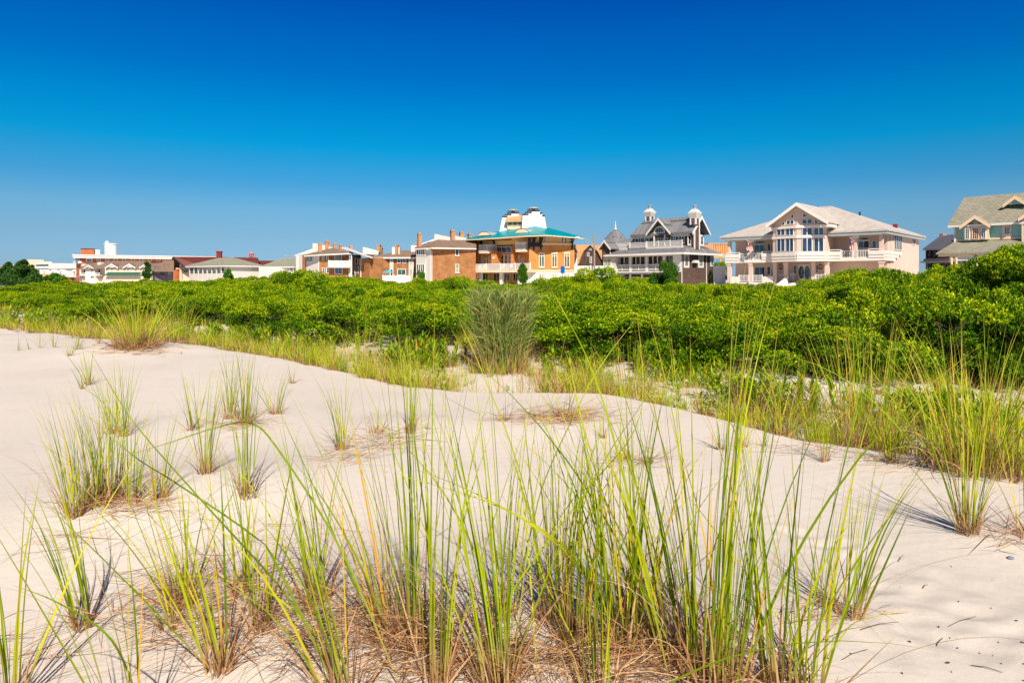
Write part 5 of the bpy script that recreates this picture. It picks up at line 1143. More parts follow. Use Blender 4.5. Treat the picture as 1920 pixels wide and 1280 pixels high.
    # stepped white towers with dark caps and a mushroom cowl
    def stepped(prof_l, prof_r, D, caps, cowl):
        tf = Fr((900, D), (1050, D)); n = len(prof_l); m = MB(); uz = [(tf.u(px), tf.z(px, py)) for px, py in prof_l] + [(tf.u(px), tf.z(px, py)) for px, py in reversed(prof_r)]
        m.prism(tf, uz, 0, 2.6); o = m.build('chimney_tower', 'white', t)
        for (a, b, py) in caps: k = MB(); k.box(tf, tf.u(a), tf.u(b), -.12, 2.72, tf.z(a, py + .9), tf.z(a, py - 1.0)); k.build('coping', 'dark', o)
        a, b, yt, yb = cowl; c = tf.pt((tf.u(a) + tf.u(b)) / 2, 1.3, 0); r = (tf.u(b) - tf.u(a)) / 2; z0, z1 = tf.z(a, yb), tf.z(a, yt)
        k = MB(); k.lathe((c.x, c.y), [(r * .45, z0 - .1), (r * .2, z0 + (z1 - z0) * .25), (r * .5, z0 + (z1 - z0) * .5), (r * 1.0, z0 + (z1 - z0) * .52), (r * .95, z0 + (z1 - z0) * .68), (r * .6, z0 + (z1 - z0) * .95), (r * .2, z1)], 20); k.build('cowl', 'metal', o)
        k = MB(); 
        for i in range(8): an = i * math.pi / 4; k.tube([(c.x + r * .93 * math.cos(an), c.y + r * .93 * math.sin(an), z0 - .05), (c.x + r * .93 * math.cos(an), c.y + r * .93 * math.sin(an), z0 + (z1 - z0) * .55)], .025, 4)
        k.build('cage', 'dark', o)
    stepped([(936, 436), (942, 406.8), (947, 406), (947, 403), (951.5, 402.5), (951.5, 400)], [(972, 436), (973.2, 404), (973.2, 403.8), (973.2, 403), (973.1, 402), (973, 400)], 116, [(941.5, 951.5, 406), (946.5, 959, 402.4), (951, 973.5, 399)], (951, 973, 390.5, 398.5))
    stepped([(978, 434), (979.8, 403.5), (985.5, 403), (985.5, 399.5), (989.5, 399), (989.5, 396.5), (990, 396)], [(1026, 434), (1021, 406), (1017, 405.5), (1016.8, 401), (1012.5, 400.6), (1012.3, 396.3), (1012, 396)], 113.5, [(979.5, 991, 402), (984.5, 997, 398.4), (989, 1012, 395), (1012.5, 1016.9, 399.6), (1016.9, 1021.5, 404.4)], (989.5, 1012, 386.5, 394.5))
    # copper roofed room between the towers
    c = Fr((948, 115.4), (982, 114.4)); a, b = c.u(950.5), c.u(979.5)
    wall(c, t, a, b, .2, 5, c.z(965, 430), c.z(965, 413), 'peach', 'lantern_wall')
    for q in (951.5, 961, 970.5): win(c, t, q + 1, 414.5, q + 9, 423.5, 2, 1, v=.2, gm='glassgreen', fm='peach', fw=.08)
    n = 8; k = MB(); pr = [(0 + 2.4 * i / n, c.z(965, 412.5) + 1.0 * math.sin(i / n * math.pi / 2)) for i in range(n + 1)]
    for i in range(n): k.add([c.pt(a - .2, pr[i][0] - .3, pr[i][1]), c.pt(b + .2, pr[i][0] - .3, pr[i][1]), c.pt(b + .2, pr[i + 1][0] - .3, pr[i + 1][1]), c.pt(a - .2 + .35 * (i > 3), pr[i + 1][0] - .3, pr[i + 1][1])], [(0, 1, 2, 3)])
    k.box(c, a - .2, b + .2, -.36, .2, pr[0][1] - .35, pr[0][1] - .01); k.build('lantern_roof', 'copper', t)
    # white chairs and table on the terrace
    z0 = zter
    for px, lab in ((907, 'white chair at the left end of the orange mansion terrace'), (943, 'white chair left of the terrace table on the orange mansion'), (957, 'white chair right of the terrace table on the orange mansion')):
        u0 = x(px, -.3); ch = thing('terrace_chair', lab, 'chair', f.pt(u0, -.3, z0)); k = MB(); k.box(f, u0 - .25, u0 + .25, -.5, 0, z0 + .42, z0 + .47); k.build('seat', 'white', ch)
        k = MB(); k.box(f, u0 - .25, u0 + .25, -.02, .03, z0 + .48, z0 + 1.05); k.build('backrest', 'white', ch)
        for a_ in (-.22, .17):
            for b_ in (-.48, -.05): k = MB(); k.box(f, u0 + a_, u0 + a_ + .05, b_, b_ + .05, z0 + .003, z0 + .42); k.build('leg', 'white', ch)
    u0 = x(950, -.3); z0 = zter; tb = thing('terrace_table', 'round white table on the terrace of the orange mansion', 'table', f.pt(u0, -.3, z0)); q = f.pt(u0, -.3, 0)
    k = MB(); k.lathe((q.x, q.y), [(.5, z0 + .72), (.5, z0 + .76)], 16); k.build('tabletop', 'white', tb); k = MB(); k.lathe((q.x, q.y), [(.25, z0 + .003), (.05, z0 + .06), (.05, z0 + .72)], 10); k.build('pedestal', 'white', tb)
orange_house()
# ================= the brick apartments
def apartments_right():
    f = Fr((808, 108), (892, 111)); b_ = Fr((780, 110.5), (808, 108)); L = f.L
    t = thing('apartment_block', 'brown brick apartment block with a white windowed stair tower, right of the others', 'apartments', G(f, 0)); gr = t.location.z - .3; ze = f.z(808, 464); x = f.u
    wall(f, t, .0, L, 0, 6, gr, ze - .1, 'redbrick'); wall(b_, t, 0, b_.L - .02, .02, 9, gr, ze - .12, 'whitesiding', 'stair_tower')
    for y0, y1 in ((464.5, 479), (495, 510.5)): win(b_, t, 781.5, y0, 796.5, y1, 4, 1, v=.02, fw=.1, mw=.16, gm='glassdark')
    k = MB(); k.box(b_, b_.L - .22, b_.L + .02, -.05, .01, gr, ze - .13); k.build('corner_board', 'white', t); k = MB(); k.box(b_, b_.u(797.5), b_.u(797.5) + .12, -.05, .01, gr, ze - .13); k.build('corner_board', 'white', t); k = MB(); k.tube([f.pt(.12, -.12, gr), f.pt(.12, -.12, ze - .6), f.pt(-.9, -.2, ze - .2)], .07, 6); k.build('downpipe', 'white', t)
    win(f, t, 853.5, 464.5, 860, 479.5, 1, 1, gm='glassdark', fw=.08, sill=True); win(f, t, 853.5, 495, 860.5, 511, 1, 2, gm='curtain', fw=.08, sill=True)
    ov = .8; 
    P = PT; V = [P(777, 464, 110), P(810, 462, 106.8), P(893, 463.5, 110.5), P(893, 463.5, 122), P(780, 464, 124), P(822, 449, 114), P(893, 451, 116)]
    k = MB(); k.roof(V, [(0, 1, 5), (1, 2, 6, 5), (2, 3, 6), (3, 4, 5, 6), (4, 0, 5)], .16); k.build('roof', 'brownroof', t)
    k = MB(); k.roof([v - Vector((0, 0, .17)) for v in V[:5]], [(0, 1, 2, 3, 4)], .2); k.build('fascia', 'white', t)
    # white wedge walls that break through the roof
    for D, pts in ((114.0, [(783, 458), (814, 450), (815, 438.5), (844, 444.5), (844, 456), (815, 452)]), (118, [(846, 452), (846, 440), (858, 443), (893, 450), (893, 456)])):
        w = Fr((700, D), (900, D)); k = MB(); k.prism(w, [(w.u(a), w.z(a, b)) for a, b in pts], 0, .9 if D < 115 else 3); k.build('wedge_wall', 'whitesiding', t)
    k = MB(); w = Fr((700, 113), (900, 113)); k.prism(w, [(w.u(a), w.z(a, b)) for a, b in [(778, 463), (815, 449.5), (815, 447.6), (779, 461)]], 0, .3); k.build('roof_parapet', 'white', t)
    for a in ((784.8, 436, 791, 460, 2.5), (846.5, 430.5, 853.5, 449, 8), (863.5, 434, 869.8, 448, 9), (879.5, 437, 885, 447, 9.5)): chimney(f, t, *a[:4], v=a[4])
    w = Fr((774, 119), (784, 119)); wall(w, t, -.3, .5, 0, 1.5, w.z(777, 472), w.z(777, 460), 'white', 'roof_box'); chimney(w, t, 776.5, 455.5, 781, 461, v=.2, d=.4)
apartments_right()
def apartments_mid():
    f = Fr((700, 122), (781, 121)); L = f.L; x = f.u
    t = thing('apartment_block', 'low brick apartment wing with white bays between the two taller blocks', 'apartments', G(f, L / 2)); gr = t.location.z - .3; ze = f.z(740, 482.5)
    wall(f, t, 0, L, 0, 11, gr, ze, 'redbrick')
    for a, b in ((731, 738), (766.5, 776)): trim(f, t, a, 483, b, 528, 0, .14, 'whitesiding', 'white_bay')
    for a in (708, 718): win(f, t, a, 484.5, a + 6.5, 494.5, 1, 2, gm='glassdark', fw=.1); win(f, t, a + .5, 504.5, a + 7, 517, 1, 2, fw=.1, gm='curtain')
    for a in (744.5, 754.8): win(f, t, a, 482.9, a + 7, 493.8, 1, 2, fw=.1)
    win(f, t, 733, 484.5, 737, 490, 1, 1, v=-.14, fw=.06, gm='curtain'); win(f, t, 768, 483.5, 773, 494, 1, 2, v=-.14, fw=.08, gm='curtain'); win(f, t, 768.5, 504, 773, 514, 1, 2, v=-.14, fw=.08, gm='curtain')
    win(f, t, 745, 504, 761.5, 516, 2, 1, fw=.12, gm='glassgreen', name='sliding_door'); win(f, t, 732, 504, 737, 518, 1, 1, v=-.14, gm='glassdark', name='door')
    hip(f, t, -.8, L + .5, -.7, 10, ze + .03, f.z(740, 469.5, 4.6), 5, .2, 'brownroof', .15); k = MB(); k.box(f, -.8, L + .4, -.8, -.66, ze - .25, ze + .0); k.build('gutter', 'white', t)
    w = Fr((660, 123), (790, 123))
    for pts in ([(680, 476), (680.5, 463), (697, 467), (710, 471), (709, 478)],): k = MB(); k.prism(w, [(w.u(a), w.z(a, b)) for a, b in pts], 0, 3); k.build('wedge_wall', 'whitesiding', t)
    k = MB(); k.box(w, w.u(735), w.u(749), 0, 1.8, w.z(740, 480), w.z(740, 463.2)); k.build('dormer', 'white', t)
    for a in ((707, 457.5, 712, 474, 3), (712.3, 462.5, 715.2, 473, 3.6), (740.8, 458, 745.5, 471, 1.0)): chimney(f, t, *a[:4], v=a[4])
    fr2 = Fr((718, 118), (768, 118)); fe = thing('patio_fence', 'white patio fence in front of the low brick apartment wing', 'fence', G(fr2)); k = MB(); k.box(fr2, 0, fr2.L, 0, .08, fe.location.z - .1, fr2.z(740, 516.5)); k.build('panel', 'white', fe); 
    for i in range(6): k = MB(); k.box(fr2, i * fr2.L / 5 - .08, i * fr2.L / 5 + .08, -.06, .14, fe.location.z - .1, fr2.z(740, 515.5)); k.build('post', 'white', fe)
    q = PT(728, 511.5, 119.2); u = thing('parasol', 'turquoise parasol on the patio of the low brick apartment wing', 'parasol', (q.x, q.y, float(gz(q.x, q.y))))
    k = MB(); k.lathe((q.x, q.y), [(1.05, q.z + .02), (.95, q.z + .12), (.45, q.z + .33), (.03, q.z + .45)], 8); k.build('canopy', 'turquoise', u); k = MB(); k.tube([(q.x, q.y, u.location.z), (q.x, q.y, q.z + .4)], .04, 6); k.build('pole', 'white', u)
apartments_mid()
def apartments_left():
    f = Fr((598, 121), (660, 123)); L = f.L; x = f.u
    t = thing('apartment_block', 'brick apartment block at the left with white slanted roof edges and a white corner balcony', 'apartments', G(f, 0)); gr = t.location.z - .3; ze = f.z(620, 474.5)
    wall(f, t, 0, L, 0, 12, gr, ze, 'redbrick')
    a = Fr((556, 126), (598, 121)); wall(a, t, 0, a.L - .02, .05, 9, gr, a.z(580, 476), 'whitesiding', 'side_wing'); k = MB(); k.box(a, a.u(567), a.u(574), -.02, .05, gr, a.z(570, 478)); k.build('brick_panel', 'redbrick', t)
    win(a, t, 575, 477.5, 587, 491, 4, 1, v=.05, fw=.08, mw=.12); k = MB(); k.box(a, a.L - .2, a.L + .02, -.03, .04, gr, a.z(596, 476)); k.build('corner_board', 'white', t); k = MB(); k.box(a, -.1, .5, -.08, .04, gr, a.z(556, 479)); k.build('corner_board', 'white', t)
    win(f, t, 603.5, 476, 608, 489, 1, 2, gm='curtain', fw=.08); win(f, t, 611.5, 475.5, 616, 488.5, 1, 2, gm='curtain', fw=.08); win(f, t, 604, 502, 609, 512, 1, 2, fw=.08); win(f, t, 611.5, 502, 617, 512, 1, 2, fw=.08)
    win(f, t, 627, 475.5, 641, 490, 2, 1, gm='curtain', fw=.12, name='sliding_door'); win(f, t, 627, 501, 642, 514, 2, 1, fw=.12, name='sliding_door')
    trim(f, t, 653.5, 474.5, 660, 528, -.1, .2, 'whitesiding', 'white_bay'); win(f, t, 654.8, 476, 659, 487, 1, 2, v=-.3, fw=.08)
    z0, z1 = f.z(635, 498.5, -1.4), f.z(635, 488.5, -1.4); k = MB(); k.box(f, x(616, -1.4), x(656, -1.4), -1.5, -.002, z0 - .3, z0); k.build('balcony', 'white', t); rail(f, t, x(616, -1.4), x(656, -1.4), z0, z1, -1.42, .2, post=3, panel=True)
    P = PT; V = [P(570, 477.5, 122), P(597, 475.5, 119.8), P(655, 472.8, 121.5), P(662, 474, 134), P(585, 474, 134), P(624, 464.5, 127)]
    k = MB(); k.roof(V, [(0, 1, 5), (1, 2, 5), (2, 3, 5), (3, 4, 5), (4, 0, 5)], .15); k.build('roof', 'brownroof', t); k = MB(); k.roof([v - Vector((0, 0, .16)) for v in V[:5]], [(0, 1, 2, 3, 4)], .2); k.build('fascia', 'white', t)
    w = Fr((540, 127.5), (700, 127.5))
    for pts, th in (([(550, 479), (586, 466), (586, 456), (594, 456.3), (606, 459.3), (624, 464.5), (624, 470), (598, 474), (572, 478), (560, 480)], 1.0),): k = MB(); k.prism(w, [(w.u(p), w.z(p, q)) for p, q in pts], 0, th); k.build('wedge_wall', 'whitesiding', t)
    # long right wing under one slanting white roof, in its own shade, with a brick buttress
    c = Fr((662, 125), (697, 119.5)); zc = c.z(690, 483)
    wall(c, t, .02, c.L, .3, 8, gr, zc, 'redbrick'); win(c, t, 667, 484, 671, 496, 1, 1, v=.3, gm='glassdark'); win(c, t, 675, 485, 679, 496, 1, 1, v=.3, gm='glassdark'); win(c, t, 665, 500, 672, 513, 2, 1, v=.3, gm='glassdark')
    for px in (663, 673.5): k = MB(); q = c.u(px); k.box(c, q, q + .2, .18, .3, gr, zc); k.build('white_post', 'white', t)
    k = MB(); k.box(c, c.u(688), c.L + .1, -.5, .28, gr, zc - .3); k.build('buttress', 'redbrick', t)
    V = [P(641, 463.5, 124), P(648, 463, 128), P(700, 481.5, 126), P(698.5, 482.2, 117.5)]; k = MB(); k.roof(V, [(0, 3, 2, 1)], .25); k.build('slanted_roof', 'white', t)
    k = MB(); q = P(641, 467, 124.5); k.roof([P(656, 471.5, 124.5), P(700, 483.5, 118.3), P(702, 478, 132), P(660, 468, 134)], [(0, 1, 2, 3)], .12); k.build('roof', 'brownroof', t)
    for a in ((597, 455.5, 604, 471, 1.5), (610, 450, 616, 464, 6), (616.3, 453, 619.3, 463, 6.5), (625.5, 455, 631, 467, 5), (636.5, 457.5, 642, 470, 4), (655.5, 459.5, 661, 473, 4)): chimney(f, t, *a[:4], v=a[4], d=.8)
apartments_left()

# ================= the green roofed motels
def motel(x0, D0, xc, Dc, x1, D1, eaves, ridge, label, wins, nm='motel'):
    f = Fr((x0, D0), (xc, Dc)); t = thing(nm, label, 'motel', G(f, f.L)); gr = t.location.z - .3; ze = f.z(xc, eaves + 1.5)
    s = Fr((xc, Dc), (x1, D1)); P = PT
    wall(f, t, .6, f.L - .6, .8, 9, gr, ze - .1, 'offwhite'); wall(s, t, .85, s.L - .3, .6, 9, gr, ze - .12, 'whitesiding', 'side_wall')
    for a, b, gm in wins: win(f, t, a, eaves + 6.5, b, eaves + 14, 1, 1, v=.8, gm=gm, fw=.12); 
    for i in range(9): u = .6 + (f.L - 1.3) * i / 8; k = MB(); k.box(f, u, u + .22, .1, .32, gr, ze - .1); k.build('post', 'offwhite', t)
    k = MB(); k.box(f, .6, f.L - .6, .15, .25, gr, f.z((x0 + xc) / 2, eaves + 17.5)); k.build('balcony_panel', 'offwhite', t)
    V = [Vector((*f.pt(-.4, -.3, 0)[:2], ze)), Vector((*f.pt(f.L + .2, -.4, 0)[:2], ze)), Vector((*s.pt(s.L + .5, -.3, 0)[:2], ze)), Vector((*s.pt(s.L + .5, 11, 0)[:2], ze)), Vector((*f.pt(-.4, 12, 0)[:2], ze)), P(*ridge[0]), P(*ridge[1])]
    k = MB(); k.roof(V, [(0, 1, 6, 5), (1, 2, 6), (2, 3, 6), (3, 4, 5, 6), (4, 0, 5)], .12); k.build('roof', 'greenroof', t)
    k = MB(); k.roof([v - Vector((0, 0, .13)) for v in V[:5]], [(0, 1, 2, 3, 4)], .25); k.build('fascia', 'white', t)
motel(351, 160, 425, 150, 491, 157, 495, ((408, 484, 160), (436, 482.3, 158)), 'white motel with a hipped green grey roof, its long plain side wall facing right', [(357, 363.5, 'glassdark'), (366, 371, 'glass'), (375.5, 382, 'curtain'), (385, 391, 'curtain'), (395, 401, 'glass'), (404.5, 411.5, 'curtain'), (414.5, 421, 'glassdark')])
motel(493, 156, 553, 152, 575, 158, 497, ((529, 484, 160), (556, 483, 160)), 'white motel with a green grey roof, partly behind the left brick apartments', [(496, 501, 'glass'), (505, 511, 'curtain'), (514, 521, 'curtain'), (525, 532, 'glass'), (536, 542, 'curtain'), (546, 551, 'glassdark')])

# ================= red roofed hall
def red_hall():
    f = Fr((324, 168), (353, 166)); t = thing('red_roofed_hall', 'long hall with a dark red roof and a timbered gable front', 'hall', G(f, 2)); gr = t.location.z - .3
    z0 = f.z(338, 506); zp = f.z(336, 481.5); uc = f.u(336); r = Fr((336, 166), (484, 172))
    w = MB(); w.box(f, .6, f.L - .2, .8, 9, gr, z0 - .0); w.prism(f, [(.7, z0), (f.L - .4, z0), (uc, zp - .6)], 1.4, 9); w.build('wall', 'cream', t)
    k = MB(); k.box(f, .3, f.u(331.5), .4, 1.0, gr, z0); k.build('brick_pier', 'hotelbrick', t)
    win(f, t, 332, 505.5, 339.5, 512, 2, 1, v=.8, fm='white'); win(f, t, 345, 505.5, 353, 512, 2, 1, v=.8); win(f, t, 335, 494, 343, 500, 2, 1, v=1.4, fm='peach')
    k = MB(); a, b = f.u(337.2, .2), f.u(340.2, .2); k.box(f, a, a + .5, .1, .4, gr, zp - 1.5); k.box(f, f.u(330, .2), f.u(348, .2), .12, .35, f.z(338, 504.5), f.z(338, 502.2)); k.build('timber', 'peach', t)
    V = [f.pt(-.6, -.8, z0 - .3), f.pt(uc, -1.6, zp), f.pt(f.L + .8, -.8, z0 + .1)]
    back = [PT(340, 500, 185), PT(405, 481.8, 176), PT(405, 505, 168)]
    k = MB(); k.roof([V[0], V[1], V[2], back[0], PT(406, 481.8, 176), PT(406, 506, 166)], [(0, 1, 4, 3), (1, 2, 5, 4)], .3); k.build('roof', 'redroof', t)
    k = MB()
    for d, e in ((V[0], V[1]), (V[2], V[1])): k.tube([d + Vector((0, -.12, -.1)), e + Vector((0, -.12, -.1))], .22, 4)
    k.build('bargeboard', 'dark', t)
    V = [PT(400, 506, 170), PT(400, 482, 176), PT(482.5, 483, 179), PT(489, 494, 172), PT(489, 506, 172), PT(400, 505, 190), PT(486, 505, 190)]
    k = MB(); k.roof(V, [(0, 4, 3, 2, 1), (1, 2, 6, 5)], .3); k.build('roof', 'redroof', t)
    k = MB(); k.roof([PT(487, 506, 174), PT(487, 488.4, 180), PT(514, 488.8, 182), PT(514, 506, 176)], [(0, 3, 2, 1)], .3); k.build('low_roof', 'redroof', t)
    wall(r, t, 2, 14, 2, 10, gr, r.z(430, 505), 'cream', 'rear_wall')
    g = Fr((400, 175), (480, 177)); u0, u1 = g.u(405.6), g.u(414.5); m = MB(); m.box(g, u0, u1, 0, 1.2, g.z(410, 486), g.z(410, 471.8)); m.box(g, u0 - .12, u1 + .12, -.12, 1.32, g.z(410, 472.6), g.z(410, 470.8)); o = m.build('chimney', 'chimneyred', t)
    k = MB(); q = g.pt((u0 + u1) / 2, .6, 0); k.tube([(q.x, q.y, g.z(410, 471)), (q.x, q.y, g.z(410, 467.5))], .05, 4); k.build('finial', 'metal', o)
    # open lattice cupola
    q = PT(470.5, 482, 178); m = MB(); w_ = .55
    for dx in (-w_, 0, w_):
        for dy in (-w_, w_): m.tube([(q.x + dx, q.y + dy, q.z - .3), (q.x + dx * .8, q.y + dy * .8, q.z + .8)], .09, 4)
    m.box(g, g.u(466.2), g.u(475), 2.0, 3.0, q.z + .62, q.z + .82); m.box(g, g.u(466.6), g.u(474.6), 2.02, 2.98, q.z - .2, q.z + .15); m.lathe((q.x, q.y), [(.62, q.z + .8), (.6, q.z + 1.0), (.35, q.z + 1.25), (.05, q.z + 1.4)], 10); m.build('cupola', vary('faded_pink_paint', (.55, .20, .18), .8, .2), t)
red_hall()

# ================= grey shed with dark openings
def grey_shed():
    f = Fr((283, 152), (325, 154)); t = thing('grey_shed', 'weathered grey wooden building with a brown grey gabled roof and dark openings', 'shed', G(f)); gr = t.location.z - .3; ze = f.z(300, 507)
    sL = f.L; w = MB(); w.box(f, .4, sL, .5, 7, gr, ze); w.build('wall', 'greywood', t)
    for a, b in ((285, 289.5), (299.5, 309)): win(f, t, a, 507.5, b, 517, 1, 1, v=.5, gm='glassdark', fm='greywood', name='opening')
    win(f, t, 315, 507.5, 321, 515, 1, 2, v=.5, fm='greytrim', gm='curtain')
    V = [PT(281, 506, 154), PT(284.5, 494, 160), PT(303, 492.5, 159), PT(305, 488.3, 159.5), PT(326, 487.8, 158), PT(326, 507, 150.5), PT(289, 507.5, 151.5)]
    k = MB(); k.roof(V, [(0, 6, 1), (6, 5, 4, 3, 2, 1)], .25); k.build('roof', 'brownroof', t)
    k = MB(); k.prism(f, [(.4, ze), (3.0, ze), (.8, f.z(284, 496))], .6, 6); k.build('gable_wall', 'greywood', t)
grey_shed()

# ================= beige condominium with gablets and awning
def beige_condo():
    f = Fr((197, 186), (283, 186)); a = Fr((145, 192), (197, 188)); t = thing('beige_condominium', 'beige three gabled condominium with brown roof and a dark green awning', 'condominium', G(f)); gr = t.location.z - .5; ze = f.z(230, 501)
    wall(f, t, 0, f.L, .2, 4, gr, ze, 'cream'); wall(a, t, .0, a.L - .02, .6, 10, gr, a.z(170, 503), 'cream', 'left_wing')
    for x0, x1 in ((165, 182),):
        k = MB(); k.box(a, a.u(x0), a.u(x1), -.8, .59, gr, a.z(173, 502)); k.build('bay', 'white', t); win(a, t, 170, 504.5, 176, 509.5, 2, 1, v=-.8, gm='glassdark', fw=.12); win(a, t, 170, 517, 177, 521.5, 2, 1, v=-.8, gm='glassdark', fw=.12)
    gable(a, t, a.u(173), 2.1, -1.1, 5, a.z(173, 502.6), a.z(173, 496.5), 'brownroof', .12, 'gable_roof', 'white'); k = MB(); k.prism(a, [(a.u(166), a.z(173, 502.7)), (a.u(180), a.z(173, 502.7)), (a.u(173), a.z(173, 497.6))], -.9, 2); k.build('gable_wall', 'cream', t)
    for x0, x1 in ((156, 164), (181.5, 190)):
        z0 = a.z(160, 515.5); k = MB(); k.box(a, a.u(x0), a.u(x1), -.6, .59, z0 - .25, z0); k.build('balcony', 'white', t); rail(a, t, a.u(x0), a.u(x1), z0, a.z(160, 511.5), -.55, .3, post=3); win(a, t, x0 + 1, 505, x1 - 1, 512, 1, 1, v=.6, gm='glassdark', fw=.1)
    for x0, x1 in ((147, 153), (185, 190.5)): k = MB(); k.box(a, a.u(x0), a.u(x1), -.4, .59, a.z(150, 520.5), a.z(150, 517)); k.build('awning', 'brownroof', t)
    k = MB(); k.roof([PT(146, 504.5, 190), PT(200, 501.8, 185.8), PT(285, 501.2, 185.6), PT(281, 489, 190), PT(211, 489, 193), PT(160, 494.5, 196)], [(0, 1, 4, 5), (1, 2, 3, 4)], .2); k.build('roof', 'brownroof', t)
    for px in (211, 244, 275): 
        gable(f, t, f.u(px), 1.75, -.5, 5, f.z(px, 501.3), f.z(px, 494), 'brownroof', .12, 'gable_roof', 'white'); k = MB(); k.prism(f, [(f.u(px) - 1.5, f.z(px, 501.3)), (f.u(px) + 1.5, f.z(px, 501.3)), (f.u(px), f.z(px, 495.2))], -.3, 2); k.build('gable_wall', 'white', t)
    for px in (209.5, 240.5, 270): win(f, t, px - 2.6, 502.8, px + 2.8, 507.2, 2, 1, v=.2, gm='glassdark', fw=.12)
    k = MB(); k.roof([f.pt(f.u(199.5), -1.0, f.z(230, 515.8)), f.pt(f.u(265), -1.0, f.z(230, 515.8)), f.pt(f.u(263), .2, f.z(230, 510)), f.pt(f.u(202), .2, f.z(230, 510))], [(0, 1, 2, 3)], .08); k.build('awning', 'greencanvas', t)
    k = MB(); k.box(f, -.02, .3, .05, .19, gr, ze); k.build('corner_board', 'white', t); k = MB(); k.box(f, f.L - .3, f.L, .05, .19, gr, ze); k.build('corner_board', 'white', t)
    for fr_, x0, y0, x1, y1 in ((a, 153, 495, 158.5, 503), (a, 182.5, 491.5, 189, 502)): chimney(fr_, t, x0, y0, x1, y1, v=1.5, mat='white', cap='white')
beige_condo()

# ================= the long brick hotel
def hotel():
    a = Fr((141, 246), (151, 240)); f = Fr((151, 240), (399, 261)); t = thing('brick_hotel', 'long red brick hotel with a broad white roof band, a brick penthouse on top', 'hotel', G(f)); gr = t.location.z - .5
    zt, zb = f.z(151, 477.2), f.z(151, 484)
    wall(f, t, 0, f.L, .5, 14, gr, zb, 'hotelbrick'); wall(a, t, .1, a.L, .3, 10, gr, zb - .02, 'hotelbrick', 'end_wall')
    k = MB(); k.box(f, -2.2, f.L + 1, -1.2, 15, zb, zt - .35); k.build('roof_band', 'offwhite', t); k = MB(); k.box(f, -2.4, f.L + 1.2, -1.4, 15.2, zt - .35, zt - .05); k.build('roof', 'pinkband', t)
    for px in list(range(185, 398, 16)): win(f, t, px - 3.6, 484.6 + (px - 185) * .004, px + 3.6, 489.8, 2, 1, v=.5, fw=.18, gm='glass')
    win(f, t, 161, 484.5, 173.5, 491.5, 3, 1, v=.5, gm='glass', fw=.3); k = MB(); k.box(f, f.u(161), f.u(174), -.2, .49, f.z(167, 495), f.z(167, 493)); k.build('balcony', 'dark', t)
    win(a, t, 141.5, 484.6, 150.5, 488.5, 2, 1, v=.3, fw=.1); k = MB(); k.box(a, -.2, a.L, -.6, .29, a.z(146, 494), a.z(146, 489)); k.build('balcony', 'white', t)
    win(f, t, 153, 493, 156, 501, 1, 1, v=.5, gm='glassdark')
    k = MB(); k.box(f, f.u(151.5, 4), f.u(176.5, 4), 4, 9, zt - .06, f.z(160, 466.6, 4)); pb = k.build('penthouse', 'hotelbrick', t); k = MB(); k.box(f, f.u(151, 4), f.u(177, 4), 3.8, 9.2, f.z(160, 466.6, 4) + .002, f.z(160, 465.8, 4)); k.build('coping', 'dark', pb)
    k = MB(); k.box(f, f.u(177.2, 5), f.u(187.5, 5), 5, 9, zt - .06, f.z(182, 468.5, 5)); k.build('plant_room', 'white', t)
hotel()
def water_tower():
    D = 560; q = PT(208, 477, D); r = 11 / FO * D; z = lambda y: PT(208, y, D).z; t = thing('water_tower', 'white water tower with a wide cylindrical tank rising behind the brick hotel', 'water tower', (q.x, q.y, 0))
    k = MB(); k.lathe((q.x, q.y), [(r * .93, z(482)), (r * .95, z(466)), (r, z(459.5)), (r * .95, z(458.2))], 32); k.build('tank', 'towerwhite', t)
    k = MB(); k.lathe((q.x, q.y), [(r * 1.0, z(458.7)), (r * 1.12, z(458)), (r * 1.12, z(456.8)), (r * .6, z(456.2)), (r * .1, z(455.9))], 32); k.build('roof', 'towerwhite', t)
    k = MB(); k.lathe((q.x - r * .68, q.y), [(r * .28, z(457)), (r * .3, z(454)), (r * .22, z(452.5)), (r * .06, z(451.6))], 12); k.build('antenna_housing', 'towerwhite', t)
    k = MB(); k.lathe((q.x, q.y), [(r * .5, 0), (r * .4, z(505)), (r * .5, z(492)), (r * .93, z(482))], 24); k.build('pedestal', 'towerwhite', t)
water_tower()

